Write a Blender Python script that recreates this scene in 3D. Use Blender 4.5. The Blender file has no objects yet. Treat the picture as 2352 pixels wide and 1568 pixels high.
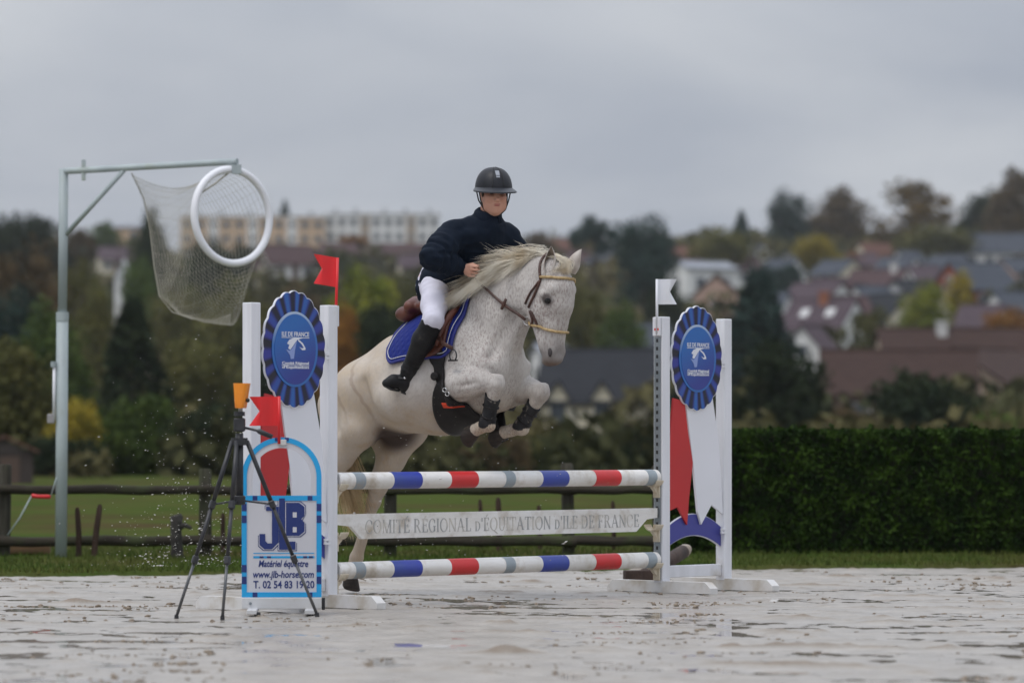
import bpy, bmesh, math, random
import numpy as np
from mathutils import Vector, Matrix, Euler, noise as mnoise

R = math.radians
scene = bpy.context.scene
COL = scene.collection

# ------------------------------------------------------------------ camera
CAM_H = 0.97            # a crouching photographer, 135 mm lens
LENS = 135.0
cam_d = bpy.data.cameras.new('camera'); cam = bpy.data.objects.new('camera', cam_d); COL.objects.link(cam)
cam.location = (0, 0, CAM_H); cam.rotation_euler = (R(90), 0, 0)
cam_d.lens = LENS; cam_d.sensor_width = 36; cam_d.shift_y = 0.094
cam_d.clip_start = 0.1; cam_d.clip_end = 20000
cam_d.dof.use_dof = True; cam_d.dof.focus_distance = 22.7; cam_d.dof.aperture_fstop = 2.2
cam_d.dof.aperture_blades = 9
scene.camera = cam

# ------------------------------------------------------------------ sky: even cloud cover over a Nishita sky
SUN_EL, SUN_AZ = R(62), R(228)      # veiled sun high behind the photographer's left shoulder
world = bpy.data.worlds.new('World'); scene.world = world; world.use_nodes = True
nt = world.node_tree; nt.nodes.clear()
def wn(t, **k):
    n = nt.nodes.new(t)
    for a, b in k.items(): setattr(n, a, b)
    return n
w_out = wn('ShaderNodeOutputWorld'); w_bg = wn('ShaderNodeBackground')
w_sky = wn('ShaderNodeTexSky', sky_type='NISHITA', sun_disc=False, sun_elevation=SUN_EL, sun_rotation=SUN_AZ)
w_sky.air_density = 1.0; w_sky.dust_density = 3.0
w_tc = wn('ShaderNodeTexCoord'); w_map = wn('ShaderNodeMapping'); w_map.inputs['Scale'].default_value = (2.6, 2.6, 9.0)
w_n = wn('ShaderNodeTexNoise'); w_n.inputs['Scale'].default_value = 2.2; w_n.inputs['Detail'].default_value = 5; w_n.inputs['Roughness'].default_value = 0.5
w_n.inputs['Distortion'].default_value = 0.35
w_r = wn('ShaderNodeValToRGB')
w_r.color_ramp.elements[0].position = 0.34; w_r.color_ramp.elements[0].color = (3.05, 3.30, 3.85, 1)
w_r.color_ramp.elements[1].position = 0.66; w_r.color_ramp.elements[1].color = (4.45, 4.62, 4.95, 1)
w_mix = wn('ShaderNodeMix', data_type='RGBA'); w_mix.inputs[0].default_value = 0.93
nt.links.new(w_tc.outputs['Generated'], w_map.inputs['Vector']); nt.links.new(w_map.outputs['Vector'], w_n.inputs['Vector'])
nt.links.new(w_n.outputs['Fac'], w_r.inputs['Fac'])
nt.links.new(w_sky.outputs['Color'], w_mix.inputs[6]); nt.links.new(w_r.outputs['Color'], w_mix.inputs[7])
# overcast sky: the zenith is brighter than the horizon
w_sep = wn('ShaderNodeSeparateXYZ'); w_lum = wn('ShaderNodeMapRange'); w_lum.inputs[1].default_value = 0.10; w_lum.inputs[2].default_value = 1.0; w_lum.inputs[3].default_value = 1.0; w_lum.inputs[4].default_value = 2.5
w_mul = wn('ShaderNodeVectorMath', operation='SCALE')
nt.links.new(w_tc.outputs['Generated'], w_sep.inputs[0]); nt.links.new(w_sep.outputs['Z'], w_lum.inputs[0]); nt.links.new(w_mix.outputs[2], w_mul.inputs[0]); nt.links.new(w_lum.outputs[0], w_mul.inputs['Scale'])
nt.links.new(w_mul.outputs[0], w_bg.inputs['Color']); w_bg.inputs['Strength'].default_value = 0.10
nt.links.new(w_bg.outputs['Background'], w_out.inputs['Surface'])

sun_d = bpy.data.lights.new('sun', 'SUN'); sun_d.energy = 0.9; sun_d.angle = R(25); sun_d.color = (1.0, 0.965, 0.92)
sun = bpy.data.objects.new('sun', sun_d); COL.objects.link(sun)
# Sky Texture rotation runs clockwise from +Y; the lamp points from that direction
_sd = Vector((math.sin(SUN_AZ) * math.cos(SUN_EL), math.cos(SUN_AZ) * math.cos(SUN_EL), math.sin(SUN_EL)))
sun.rotation_euler = (-_sd).to_track_quat('-Z', 'Y').to_euler(); sun.location = _sd * 50

scene.view_settings.view_transform = 'Standard'; scene.view_settings.look = 'None'
scene.view_settings.exposure = 0.38; scene.view_settings.gamma = 1.0; scene.view_settings.use_curve_mapping = False
scene.render.engine = 'CYCLES'; scene.cycles.use_denoising = True
scene.cycles.max_bounces = 6; scene.cycles.diffuse_bounces = 3; scene.cycles.glossy_bounces = 3
scene.cycles.transmission_bounces = 4; scene.cycles.transparent_max_bounces = 8; scene.cycles.volume_bounces = 1
scene.cycles.caustics_reflective = False; scene.cycles.caustics_refractive = False

# ------------------------------------------------------------------ helpers
K = 36.0 / LENS / 2352.0     # metres per picture unit and metre of distance
HOR = 1005.0
def at(u, v, d):
    """a point of the place at distance d, read off the photograph"""
    return Vector(((u - 1176) * K * d, d, CAM_H + (HOR - v) * K * d))
def gd(v):
    """distance at which flat ground lies at picture row v"""
    return CAM_H / (K * (v - HOR))

def tag(o, label=None, cat=None, group=None, kind=None):
    if label: o['label'] = label
    if cat: o['category'] = cat
    if group: o['group'] = group
    if kind: o['kind'] = kind
    return o
def thing(name, loc, rz=0, label=None, cat=None, group=None, kind=None):
    o = bpy.data.objects.new(name, None); COL.objects.link(o); o.empty_display_size = 0.1
    o.location = loc; o.rotation_euler = (0, 0, rz)
    return tag(o, label, cat, group, kind)
def link(name, me, m, parent=None, smooth=False):
    o = bpy.data.objects.new(name, me); COL.objects.link(o)
    if m is not None and not me.materials: me.materials.append(m)
    if parent is not None: o.parent = parent
    if smooth: me.shade_smooth()
    return o
def copy_tree(o, parent=None):
    c = o.copy(); COL.objects.link(c); c.parent = parent
    for ch in o.children: copy_tree(ch, c)
    return c

# ------------------------------------------------------------------ materials
def pmat(name, col, col2=None, scale=6.0, rough=0.6, bump=0.0, bscale=40.0, spec=0.5, metal=0.0, stretch=(1, 1, 1), coords='Object',
         lo=0.35, hi=0.65, detail=4, coat=0.0, dirt=None, dirt_lo=0.55, dirt_hi=0.75, dirt_scale=5.0, sss=0.0, alpha=None, rand=0.0):
    m = bpy.data.materials.new(name); m.use_nodes = True
    t = m.node_tree; b = t.nodes['Principled BSDF']; L = t.links.new
    b.inputs['Roughness'].default_value = rough; b.inputs['Metallic'].default_value = metal
    b.inputs['Specular IOR Level'].default_value = spec; b.inputs['Coat Weight'].default_value = coat
    if sss: b.inputs['Subsurface Weight'].default_value = sss; b.inputs['Subsurface Radius'].default_value = (0.01, 0.004, 0.002)
    if alpha is not None: b.inputs['Alpha'].default_value = alpha
    tc = t.nodes.new('ShaderNodeTexCoord'); mp = t.nodes.new('ShaderNodeMapping'); mp.inputs['Scale'].default_value = stretch
    L(tc.outputs[coords], mp.inputs['Vector'])
    c = None
    if col2 is not None:
        n = t.nodes.new('ShaderNodeTexNoise'); n.inputs['Scale'].default_value = scale; n.inputs['Detail'].default_value = detail
        L(mp.outputs['Vector'], n.inputs['Vector'])
        r = t.nodes.new('ShaderNodeValToRGB'); r.color_ramp.elements[0].position = lo; r.color_ramp.elements[1].position = hi
        r.color_ramp.elements[0].color = (*col, 1); r.color_ramp.elements[1].color = (*col2, 1)
        L(n.outputs['Fac'], r.inputs['Fac']); c = r.outputs['Color']
    if dirt is not None:
        n = t.nodes.new('ShaderNodeTexNoise'); n.inputs['Scale'].default_value = dirt_scale; n.inputs['Detail'].default_value = 7; n.inputs['Roughness'].default_value = 0.62
        L(tc.outputs[coords], n.inputs['Vector'])
        mr = t.nodes.new('ShaderNodeMapRange'); mr.inputs[1].default_value = dirt_lo; mr.inputs[2].default_value = dirt_hi
        L(n.outputs['Fac'], mr.inputs[0])
        mx = t.nodes.new('ShaderNodeMix'); mx.data_type = 'RGBA'; mx.inputs[7].default_value = (*dirt, 1)
        L(mr.outputs[0], mx.inputs[0])
        if c is None: mx.inputs[6].default_value = (*col, 1)
        else: L(c, mx.inputs[6])
        c = mx.outputs[2]
    if rand:
        oi = t.nodes.new('ShaderNodeObjectInfo'); mr = t.nodes.new('ShaderNodeMapRange'); mr.inputs[3].default_value = 1 - rand; mr.inputs[4].default_value = 1 + rand
        L(oi.outputs['Random'], mr.inputs[0])
        hs = t.nodes.new('ShaderNodeHueSaturation'); L(mr.outputs[0], hs.inputs['Value'])
        if c is None: hs.inputs['Color'].default_value = (*col, 1)
        else: L(c, hs.inputs['Color'])
        c = hs.outputs['Color']
    if c is None: b.inputs['Base Color'].default_value = (*col, 1)
    else: L(c, b.inputs['Base Color'])
    if bump:
        n = t.nodes.new('ShaderNodeTexNoise'); n.inputs['Scale'].default_value = bscale; n.inputs['Detail'].default_value = 4
        L(mp.outputs['Vector'], n.inputs['Vector'])
        bp = t.nodes.new('ShaderNodeBump'); bp.inputs['Strength'].default_value = bump; bp.inputs['Distance'].default_value = 0.02
        L(n.outputs['Fac'], bp.inputs['Height']); L(bp.outputs['Normal'], b.inputs['Normal'])
    return m

# ------------------------------------------------------------------ mesh builder
class MB:
    def __init__(s): s.v = []; s.f = []; s.mi = []; s.m = 0
    def add(s, vs, fs):
        o = len(s.v); s.v += [tuple(p) for p in vs]; s.f += [tuple(i + o for i in f) for f in fs]; s.mi += [s.m] * len(fs)
        return s
    def box(s, c, size, M=None, bev=0.0):
        x, y, z = [q / 2 for q in size]
        if bev:
            b = bev; vs = []
            # chamfered box: 24 vertices
            for sx in (-1, 1):
                for sy in (-1, 1):
                    for sz in (-1, 1):
                        vs += [(sx * x, sy * (y - b), sz * (z - b)), (sx * (x - b), sy * y, sz * (z - b)), (sx * (x - b), sy * (y - b), sz * z)]
            bm = bmesh.new(); bv = [bm.verts.new(v) for v in vs]; bmesh.ops.convex_hull(bm, input=bv)
            bm.verts.index_update(); vs = [v.co.copy() for v in bm.verts]; fs = [[v.index for v in f.verts] for f in bm.faces]; bm.free()
        else:
            vs = [(-x, -y, -z), (x, -y, -z), (x, y, -z), (-x, y, -z), (-x, -y, z), (x, -y, z), (x, y, z), (-x, y, z)]
            fs = [(0, 3, 2, 1), (4, 5, 6, 7), (0, 1, 5, 4), (1, 2, 6, 5), (2, 3, 7, 6), (3, 0, 4, 7)]
        c = Vector(c)
        vs = [((M @ Vector(v)) if M is not None else Vector(v)) + c for v in vs]
        return s.add(vs, fs)
    def prism(s, pts, y0, y1, fn=None):
        """outline pts (x,z), extruded along y from y0 to y1"""
        n = len(pts); fn = fn or (lambda x, y, z: (x, y, z))
        vs = [fn(x, y0, z) for x, z in pts] + [fn(x, y1, z) for x, z in pts]
        fs = [tuple(range(n)), tuple(range(2 * n - 1, n - 1, -1))] + [(i, i + n, (i + 1) % n + n, (i + 1) % n) for i in range(n)]
        return s.add(vs, fs)
    def ring(s, outer, inner, y0, y1, closed=True):
        n = len(outer)
        vs = [(x, y0, z) for x, z in outer] + [(x, y0, z) for x, z in inner] + [(x, y1, z) for x, z in outer] + [(x, y1, z) for x, z in inner]
        fs = []
        for i in range(n if closed else n - 1):
            j = (i + 1) % n
            fs += [(i, j, j + n, i + n), (i + 2 * n, i + 3 * n, j + 3 * n, j + 2 * n), (i, i + 2 * n, j + 2 * n, j), (i + n, j + n, j + 3 * n, i + 3 * n)]
        if not closed:
            fs += [(0, n, 3 * n, 2 * n), (n - 1, 3 * n - 1, 4 * n - 1, 2 * n - 1)]
        return s.add(vs, fs)
    def tube(s, pts, rad, sides=10, cap=True, flat=1.0, up=None):
        pts = [Vector(p) for p in pts]; n = len(pts)
        if not hasattr(rad, '__len__'): rad = [rad] * n
        vs = []; fs = []; prev = None
        for i, p in enumerate(pts):
            t = (pts[min(i + 1, n - 1)] - pts[max(i - 1, 0)])
            if t.length < 1e-9: t = Vector((0, 0, 1))
            t.normalize()
            if prev is None:
                ref = Vector(up) if up is not None else (Vector((0, 0, 1)) if abs(t.z) < 0.9 else Vector((1, 0, 0)))
                a = t.cross(ref).normalized()
            else:
                a = (prev - t * prev.dot(t)).normalized()
            prev = a; b = t.cross(a)
            for k in range(sides):
                w = 2 * math.pi * k / sides
                vs.append(p + a * (math.cos(w) * rad[i]) + b * (math.sin(w) * rad[i] * flat))
        for i in range(n - 1):
            for k in range(sides):
                l = (k + 1) % sides
                fs.append((i * sides + k, i * sides + l, (i + 1) * sides + l, (i + 1) * sides + k))
        if cap:
            fs.append(tuple(range(sides - 1, -1, -1))); fs.append(tuple((n - 1) * sides + k for k in range(sides)))
        return s.add(vs, fs)
    def ell(s, c, r, M=None, seg=14, rings=9):
        vs = [(0, 0, -1)]; fs = []
        for i in range(1, rings):
            a = -math.pi / 2 + math.pi * i / rings
            for k in range(seg):
                w = 2 * math.pi * k / seg; vs.append((math.cos(a) * math.cos(w), math.cos(a) * math.sin(w), math.sin(a)))
        vs.append((0, 0, 1)); n = len(vs)
        for k in range(seg): fs.append((0, 1 + (k + 1) % seg, 1 + k)); fs.append((n - 1, n - 1 - seg + k, n - 1 - seg + (k + 1) % seg))
        for i in range(rings - 2):
            for k in range(seg):
                a = 1 + i * seg + k; b = 1 + i * seg + (k + 1) % seg; fs.append((a, b, b + seg, a + seg))
        c = Vector(c); vs = [Vector((v[0] * r[0], v[1] * r[1], v[2] * r[2])) for v in vs]
        vs = [((M @ v) if M is not None else v) + c for v in vs]
        return s.add(vs, fs)
    def mesh(s, name):
        me = bpy.data.meshes.new(name); me.from_pydata([tuple(v) for v in s.v], [], s.f); me.validate(); me.update()
        if max(s.mi, default=0) > 0 and len(me.polygons) == len(s.mi): me.polygons.foreach_set('material_index', s.mi)
        return me
    def build(s, name, m, parent=None, smooth=False, label=None):
        me = s.mesh(name)
        if isinstance(m, (list, tuple)):
            for q in m: me.materials.append(q)
            o = link(name, me, None, parent, smooth)
        else: o = link(name, me, m, parent, smooth)
        if label: o['label'] = label
        return o
def smooth_angle(o, deg=40):
    me = o.data; me.shade_smooth()
    try: me.set_sharp_from_angle(angle=R(deg))
    except Exception: pass
    return o
def text_mesh(body, size, width=None, font_shear=0.0, extrude=0.0008, offset=0.0):
    """lettering as a mesh in the x-z plane, centred on x, baseline z=0, facing -y"""
    cu = bpy.data.curves.new('lettering', 'FONT'); cu.body = body; cu.size = size; cu.align_x = 'CENTER'; cu.shear = font_shear
    cu.extrude = extrude; cu.offset = offset; cu.resolution_u = 3
    o = bpy.data.objects.new('lettering', cu); COL.objects.link(o)
    dg = bpy.context.evaluated_depsgraph_get(); me = bpy.data.meshes.new_from_object(o.evaluated_get(dg))
    bpy.data.objects.remove(o); bpy.data.curves.remove(cu)
    co = np.empty(len(me.vertices) * 3, np.float32); me.vertices.foreach_get('co', co); co = co.reshape(-1, 3)
    if width:
        w = co[:, 0].max() - co[:, 0].min(); co[:, 0] *= width / w
        co[:, 0] -= (co[:, 0].max() + co[:, 0].min()) / 2
    out = np.stack([co[:, 0], -co[:, 2], co[:, 1]], 1)
    me.vertices.foreach_set('co', out.ravel().astype(np.float32)); me.update(); me.materials.clear()
    return me
# ================================================================== smooth organic bodies: signed distance field + surface nets
class Field:
    def __init__(s, lo, hi, h):
        s.lo = np.array(lo, np.float64); s.h = h; s.n = (np.ceil((np.array(hi) - s.lo) / h).astype(int) + 1)
        s.D = np.full(s.n, 1.0, np.float32)
    def block(s, lo, hi, pad):
        i0 = np.clip(np.floor((np.array(lo) - pad - s.lo) / s.h).astype(int), 0, s.n - 1); i1 = np.clip(np.ceil((np.array(hi) + pad - s.lo) / s.h).astype(int) + 1, 1, s.n)
        sl = tuple(slice(a, b) for a, b in zip(i0, i1))
        g = [(s.lo[k] + s.h * np.arange(i0[k], i1[k])).astype(np.float32) for k in range(3)]
        return sl, np.meshgrid(*g, indexing='ij')
    def merge(s, sl, d, k, sub=False):
        a = s.D[sl]
        if sub:
            hh = np.clip(0.5 - 0.5 * (a + d) / k, 0, 1); s.D[sl] = a + (-d - a) * hh + k * hh * (1 - hh)
        else:
            hh = np.clip(0.5 + 0.5 * (a - d) / k, 0, 1); s.D[sl] = a + (d - a) * hh - k * hh * (1 - hh)
    def cone(s, p0, r0, p1, r1, k=0.03, wf=1.0, sub=False):
        """round cone from p0 to p1; wf squeezes it across y about the mid y"""
        p0 = np.array(p0, float); p1 = np.array(p1, float); rm = max(r0, r1); pad = rm * max(1, wf) + k * 1.2 + s.h * 2
        sl, (X, Y, Z) = s.block(np.minimum(p0, p1), np.maximum(p0, p1), pad)
        ym = (p0[1] + p1[1]) / 2; dy = 1.0 / wf
        q0 = np.array((p0[0], (p0[1] - ym) * dy, p0[2])); q1 = np.array((p1[0], (p1[1] - ym) * dy, p1[2]))
        Yq = (Y - ym) * dy; ba = q1 - q0; L2 = ba @ ba + 1e-12
        t = np.clip(((X - q0[0]) * ba[0] + (Yq - q0[1]) * ba[1] + (Z - q0[2]) * ba[2]) / L2, 0, 1)
        d = np.sqrt((X - q0[0] - t * ba[0]) ** 2 + (Yq - q0[1] - t * ba[1]) ** 2 + (Z - q0[2] - t * ba[2]) ** 2) - (r0 + (r1 - r0) * t)
        s.merge(sl, (d * min(1.0, wf) if wf != 1.0 else d).astype(np.float32), k, sub)
    def chain(s, pts, k=0.03, wf=1.0):
        for (a, b) in zip(pts[:-1], pts[1:]): s.cone(a[:3], a[3], b[:3], b[3], k, wf)
    def ell(s, c, r, k=0.03, M=None, sub=False):
        rm = max(r); sl, (X, Y, Z) = s.block(np.array(c) - rm, np.array(c) + rm, k * 1.2 + s.h * 2)
        P = np.stack([X - c[0], Y - c[1], Z - c[2]], -1)
        if M is not None: P = P @ np.array(M, np.float32)       # columns of M = ellipsoid axes
        q = P / np.array(r, np.float32); n = np.sqrt((q ** 2).sum(-1)); g = np.sqrt(((q / np.array(r, np.float32)) ** 2).sum(-1)) + 1e-9
        d = np.where(n > 1e-6, n * (n - 1) / g, -min(r))
        s.merge(sl, d.astype(np.float32), k, sub)
    def mesh(s, name, relax=2):
        D = s.D; h = s.h; ins = D < 0; n = np.array(D.shape) - 1
        cnt = np.zeros(n, np.int8); sh = {}
        for c in [(i, j, k) for i in (0, 1) for j in (0, 1) for k in (0, 1)]:
            sh[c] = tuple(slice(c[q], c[q] + n[q]) for q in range(3)); cnt += ins[sh[c]]
        act = (cnt > 0) & (cnt < 8); idx = np.argwhere(act); m = len(idx)
        vid = np.full(n, -1, np.int64); vid[act] = np.arange(m)
        acc = np.zeros((m, 3)); num = np.zeros(m)
        cv = {c: D[sh[c]][act] for c in sh}
        for c in sh:
            for ax in range(3):
                if c[ax]: continue
                e = list(c); e[ax] = 1; e = tuple(e); a, b = cv[c], cv[e]; x = (a < 0) != (b < 0)
                t = np.where(x, a / np.where(x, a - b, 1), 0); p = np.tile(np.array(c, float), (m, 1)); p[:, ax] = t
                acc[x] += p[x]; num[x] += 1
        V = (idx + acc / num[:, None]) * h + s.lo
        faces = []
        for ax in range(3):
            o1, o2 = [(1, 2), (2, 0), (0, 1)][ax]
            a = ins; sl0 = [slice(None)] * 3; sl1 = [slice(None)] * 3; sl0[ax] = slice(0, -1); sl1[ax] = slice(1, None)
            x = a[tuple(sl0)] != a[tuple(sl1)]; e = np.argwhere(x)
            ok = (e[:, o1] > 0) & (e[:, o2] > 0) & (e[:, o1] < n[o1]) & (e[:, o2] < n[o2]); e = e[ok]
            flip = a[tuple(e.T)]
            def V_(d1, d2):
                q = e.copy(); q[:, o1] -= d1; q[:, o2] -= d2; return vid[tuple(q.T)]
            q = np.stack([V_(1, 1), V_(0, 1), V_(0, 0), V_(1, 0)], 1); q[~flip] = q[~flip][:, ::-1]
            faces.append(q)
        Fc = np.concatenate(faces); Fc = Fc[(Fc >= 0).all(1)]
        for _ in range(relax):
            s_ = np.zeros_like(V); c_ = np.zeros(len(V))
            for i in range(4):
                a, b = Fc[:, i], Fc[:, (i + 1) % 4]
                np.add.at(s_, a, V[b]); np.add.at(c_, a, 1); np.add.at(s_, b, V[a]); np.add.at(c_, b, 1)
            V = V * 0.5 + 0.5 * s_ / np.maximum(c_, 1)[:, None]
        return raw_mesh(name, V, Fc)
def raw_mesh(name, V, Fc, smooth=True):
    V = np.asarray(V, np.float32); Fc = np.asarray(Fc, np.int32); k = Fc.shape[1]
    me = bpy.data.meshes.new(name); me.vertices.add(len(V)); me.vertices.foreach_set('co', V.ravel())
    me.loops.add(Fc.size); me.loops.foreach_set('vertex_index', Fc.ravel()); me.polygons.add(len(Fc))
    me.polygons.foreach_set('loop_start', np.arange(0, Fc.size, k, dtype=np.int32)); me.polygons.foreach_set('loop_total', np.full(len(Fc), k, np.int32))
    me.update(calc_edges=True)
    if smooth: me.shade_smooth()
    return me
def strands_mesh(name, curves, rad, sides=3):
    """many tapered hairs; curves: list of (n,3) arrays of equal n"""
    C = np.asarray(curves, np.float64); S, n, _ = C.shape
    T = np.gradient(C, axis=1); T /= np.linalg.norm(T, axis=2, keepdims=True) + 1e-9
    ref = np.array([0.3, 0.8, 0.52]); A = np.cross(T, ref); A /= np.linalg.norm(A, axis=2, keepdims=True) + 1e-9; B = np.cross(T, A)
    prof = np.interp(np.linspace(0, 1, n), [0, 0.15, 0.6, 1], [0.8, 1, 0.85, 0.12])
    rad = np.broadcast_to(np.asarray(rad), (S,))[:, None, None] * prof[None, :, None]
    V = np.stack([C + rad * (A * math.cos(2 * math.pi * k / sides) + B * math.sin(2 * math.pi * k / sides)) for k in range(sides)], 2)
    base = (np.arange(S) * n * sides)[:, None, None]; i = np.arange(n - 1)[None, :, None] * sides; k = np.arange(sides)[None, None, :]; l = (k + 1) % sides
    q = np.stack([base + i + k, base + i + l, base + i + sides + l, base + i + sides + k], -1).reshape(-1, 4)
    return raw_mesh(name, V.reshape(-1, 3), q)
def bvh_of(me):
    from mathutils.bvhtree import BVHTree
    return BVHTree.FromPolygons([tuple(v.co) for v in me.vertices], [tuple(p.vertices) for p in me.polygons])
# ================================================================== ground
def fbm(x, y, sc, oct=4, seed=0.0, gain=0.5):
    """value-noise fbm on numpy arrays"""
    out = np.zeros_like(x, dtype=np.float64); amp = 1.0; tot = 0.0
    for o in range(oct):
        X = x * sc + 17.3 * o + seed; Y = y * sc - 9.1 * o + seed * 1.7
        xi = np.floor(X).astype(np.int64); yi = np.floor(Y).astype(np.int64); xf = X - xi; yf = Y - yi
        sx = xf * xf * (3 - 2 * xf); sy = yf * yf * (3 - 2 * yf)
        def h(a, b):
            n = (a * 374761393 + b * 668265263 + int(seed * 1013)) & 0x7fffffff
            n = ((n ^ (n >> 27)) * 1274126177) & 0x7fffffff
            return ((n ^ (n >> 16)) & 0xffff) / 65535.0
        v = (h(xi, yi) * (1 - sx) + h(xi + 1, yi) * sx) * (1 - sy) + (h(xi, yi + 1) * (1 - sx) + h(xi + 1, yi + 1) * sx) * sy
        out += amp * (v - 0.5) * 2; tot += amp; amp *= gain; sc *= 2.03
    return out / tot
def grid_mesh(name, xs, ys, zf, m, smooth=True):
    X, Y = np.meshgrid(xs, ys); Z = zf(X, Y); nx, ny = len(xs), len(ys)
    v = np.stack([X.ravel(), Y.ravel(), Z.ravel()], 1).astype(np.float32)
    i = np.arange(nx * ny).reshape(ny, nx)
    f = np.stack([i[:-1, :-1].ravel(), i[:-1, 1:].ravel(), i[1:, 1:].ravel(), i[1:, :-1].ravel()], 1).astype(np.int32)
    me = bpy.data.meshes.new(name); me.vertices.add(len(v)); me.vertices.foreach_set('co', v.ravel())
    me.loops.add(f.size); me.loops.foreach_set('vertex_index', f.ravel()); me.polygons.add(len(f))
    me.polygons.foreach_set('loop_start', np.arange(0, f.size, 4, dtype=np.int32)); me.polygons.foreach_set('loop_total', np.full(len(f), 4, np.int32))
    me.update(calc_edges=True)
    if smooth: me.shade_smooth()
    me.materials.append(m)
    o = bpy.data.objects.new(name, me); COL.objects.link(o)
    return o

def arena_edge(X):            # the sand ends here and the grass begins
    return 27.85 + 0.24 * X + 0.10 * np.sin(X * 0.9) + 0.05 * np.sin(X * 3.1 + 1)
def sand_h(X, Y):
    h = 0.004 * fbm(X, Y, 0.45, 3, 3.0) + 0.009 * fbm(X * 0.5, Y * 1.5, 2.4, 3, 11.0) + 0.008 * fbm(X, Y, 6.0, 3, 23.0, 0.7) + 0.005 * fbm(X, Y, 15.0, 2, 33.0, 0.7)
    # kicked-up clods and hoof prints
    c = fbm(X, Y, 2.1, 3, 41.0); cl = np.clip(c - 0.22, 0, 1); h += cl * (0.020 + 0.075 * np.clip(fbm(X, Y, 9.0, 3, 71.0), 0, 1))
    p = fbm(X, Y, 3.6, 2, 57.0); h -= 0.028 * np.clip(p - 0.38, 0, 1) * 1.6
    return h
def sand_z(X, Y):
    z = sand_h(X, Y) - 0.004
    return z
xs = np.concatenate([np.linspace(-9, -4.8, 60)[:-1], np.linspace(-4.8, 4.8, 400), np.linspace(4.8, 9, 60)[1:]])
ys = np.concatenate([np.linspace(11.0, 14.8, 60)[:-1], np.linspace(14.8, 31.0, 680)])
WATER_Z = float(np.percentile(sand_z(*np.meshgrid(xs[::4], ys[::4])), 27))

M_sand = bpy.data.materials.new('wet_sand'); M_sand.use_nodes = True
t_ = M_sand.node_tree; b_ = t_.nodes['Principled BSDF']; L_ = t_.links.new; N_ = t_.nodes.new
tc_ = N_('ShaderNodeTexCoord')
n1 = N_('ShaderNodeTexNoise'); n1.inputs['Scale'].default_value = 3.5; n1.inputs['Detail'].default_value = 9; n1.inputs['Roughness'].default_value = 0.68; L_(tc_.outputs['Object'], n1.inputs['Vector'])
r1 = N_('ShaderNodeValToRGB'); r1.color_ramp.elements[0].position = 0.35; r1.color_ramp.elements[0].color = (0.268, 0.245, 0.214, 1); r1.color_ramp.elements[1].position = 0.65; r1.color_ramp.elements[1].color = (0.382, 0.354, 0.316, 1)
L_(n1.outputs['Fac'], r1.inputs['Fac'])
# crumbs that stand clear of the water are drier and browner
gm = N_('ShaderNodeSeparateXYZ'); L_(tc_.outputs['Object'], gm.inputs[0])
mr_ = N_('ShaderNodeMapRange'); mr_.inputs[1].default_value = 0.001; mr_.inputs[2].default_value = 0.014; L_(gm.outputs['Z'], mr_.inputs[0])
n2 = N_('ShaderNodeTexNoise'); n2.inputs['Scale'].default_value = 9; n2.inputs['Detail'].default_value = 5; L_(tc_.outputs['Object'], n2.inputs['Vector'])
mm = N_('ShaderNodeMath'); mm.operation = 'MULTIPLY'; L_(mr_.outputs[0], mm.inputs[0]); L_(n2.outputs['Fac'], mm.inputs[1])
mx_ = N_('ShaderNodeMix'); mx_.data_type = 'RGBA'; L_(mm.outputs[0], mx_.inputs[0]); L_(r1.outputs['Color'], mx_.inputs[6]); mx_.inputs[7].default_value = (0.17, 0.118, 0.072, 1)
L_(mx_.outputs[2], b_.inputs['Base Color'])
rr_ = N_('ShaderNodeMapRange'); rr_.inputs[1].default_value = -0.012; rr_.inputs[2].default_value = 0.010; rr_.inputs[3].default_value = 0.16; rr_.inputs[4].default_value = 0.75
L_(gm.outputs['Z'], rr_.inputs[0]); L_(rr_.outputs[0], b_.inputs['Roughness'])
n3 = N_('ShaderNodeTexNoise'); n3.inputs['Scale'].default_value = 38; n3.inputs['Detail'].default_value = 8; L_(tc_.outputs['Object'], n3.inputs['Vector'])
bp_ = N_('ShaderNodeBump'); bs_ = N_('ShaderNodeMapRange'); bs_.inputs[1].default_value = -0.012; bs_.inputs[2].default_value = 0.012; bs_.inputs[3].default_value = 0.15; bs_.inputs[4].default_value = 1.0; L_(gm.outputs['Z'], bs_.inputs[0]); L_(bs_.outputs[0], bp_.inputs['Strength']); bp_.inputs['Distance'].default_value = 0.012; L_(n3.outputs['Fac'], bp_.inputs['Height']); L_(bp_.outputs['Normal'], b_.inputs['Normal'])
b_.inputs['Specular IOR Level'].default_value = 0.5

arena = grid_mesh('sand_arena', xs, ys, sand_z, M_sand); tag(arena, kind='structure')

M_water = bpy.data.materials.new('rain_water'); M_water.use_nodes = True
b_ = M_water.node_tree.nodes['Principled BSDF']; b_.inputs['Base Color'].default_value = (0.33, 0.29, 0.25, 1); b_.inputs['Roughness'].default_value = 0.03; b_.inputs['IOR'].default_value = 1.33
t_ = M_water.node_tree; tc_ = t_.nodes.new('ShaderNodeTexCoord'); n3 = t_.nodes.new('ShaderNodeTexNoise'); n3.inputs['Scale'].default_value = 5; n3.inputs['Detail'].default_value = 2
t_.links.new(tc_.outputs['Object'], n3.inputs['Vector']); bp_ = t_.nodes.new('ShaderNodeBump'); bp_.inputs['Strength'].default_value = 0.06; bp_.inputs['Distance'].default_value = 0.01
t_.links.new(n3.outputs['Fac'], bp_.inputs['Height']); t_.links.new(bp_.outputs['Normal'], b_.inputs['Normal'])
water = grid_mesh('puddle_water', np.linspace(-8.9, 8.9, 3), np.linspace(11.1, 30.9, 3), lambda X, Y: X * 0 + WATER_Z, M_water); tag(water, kind='structure')

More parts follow.
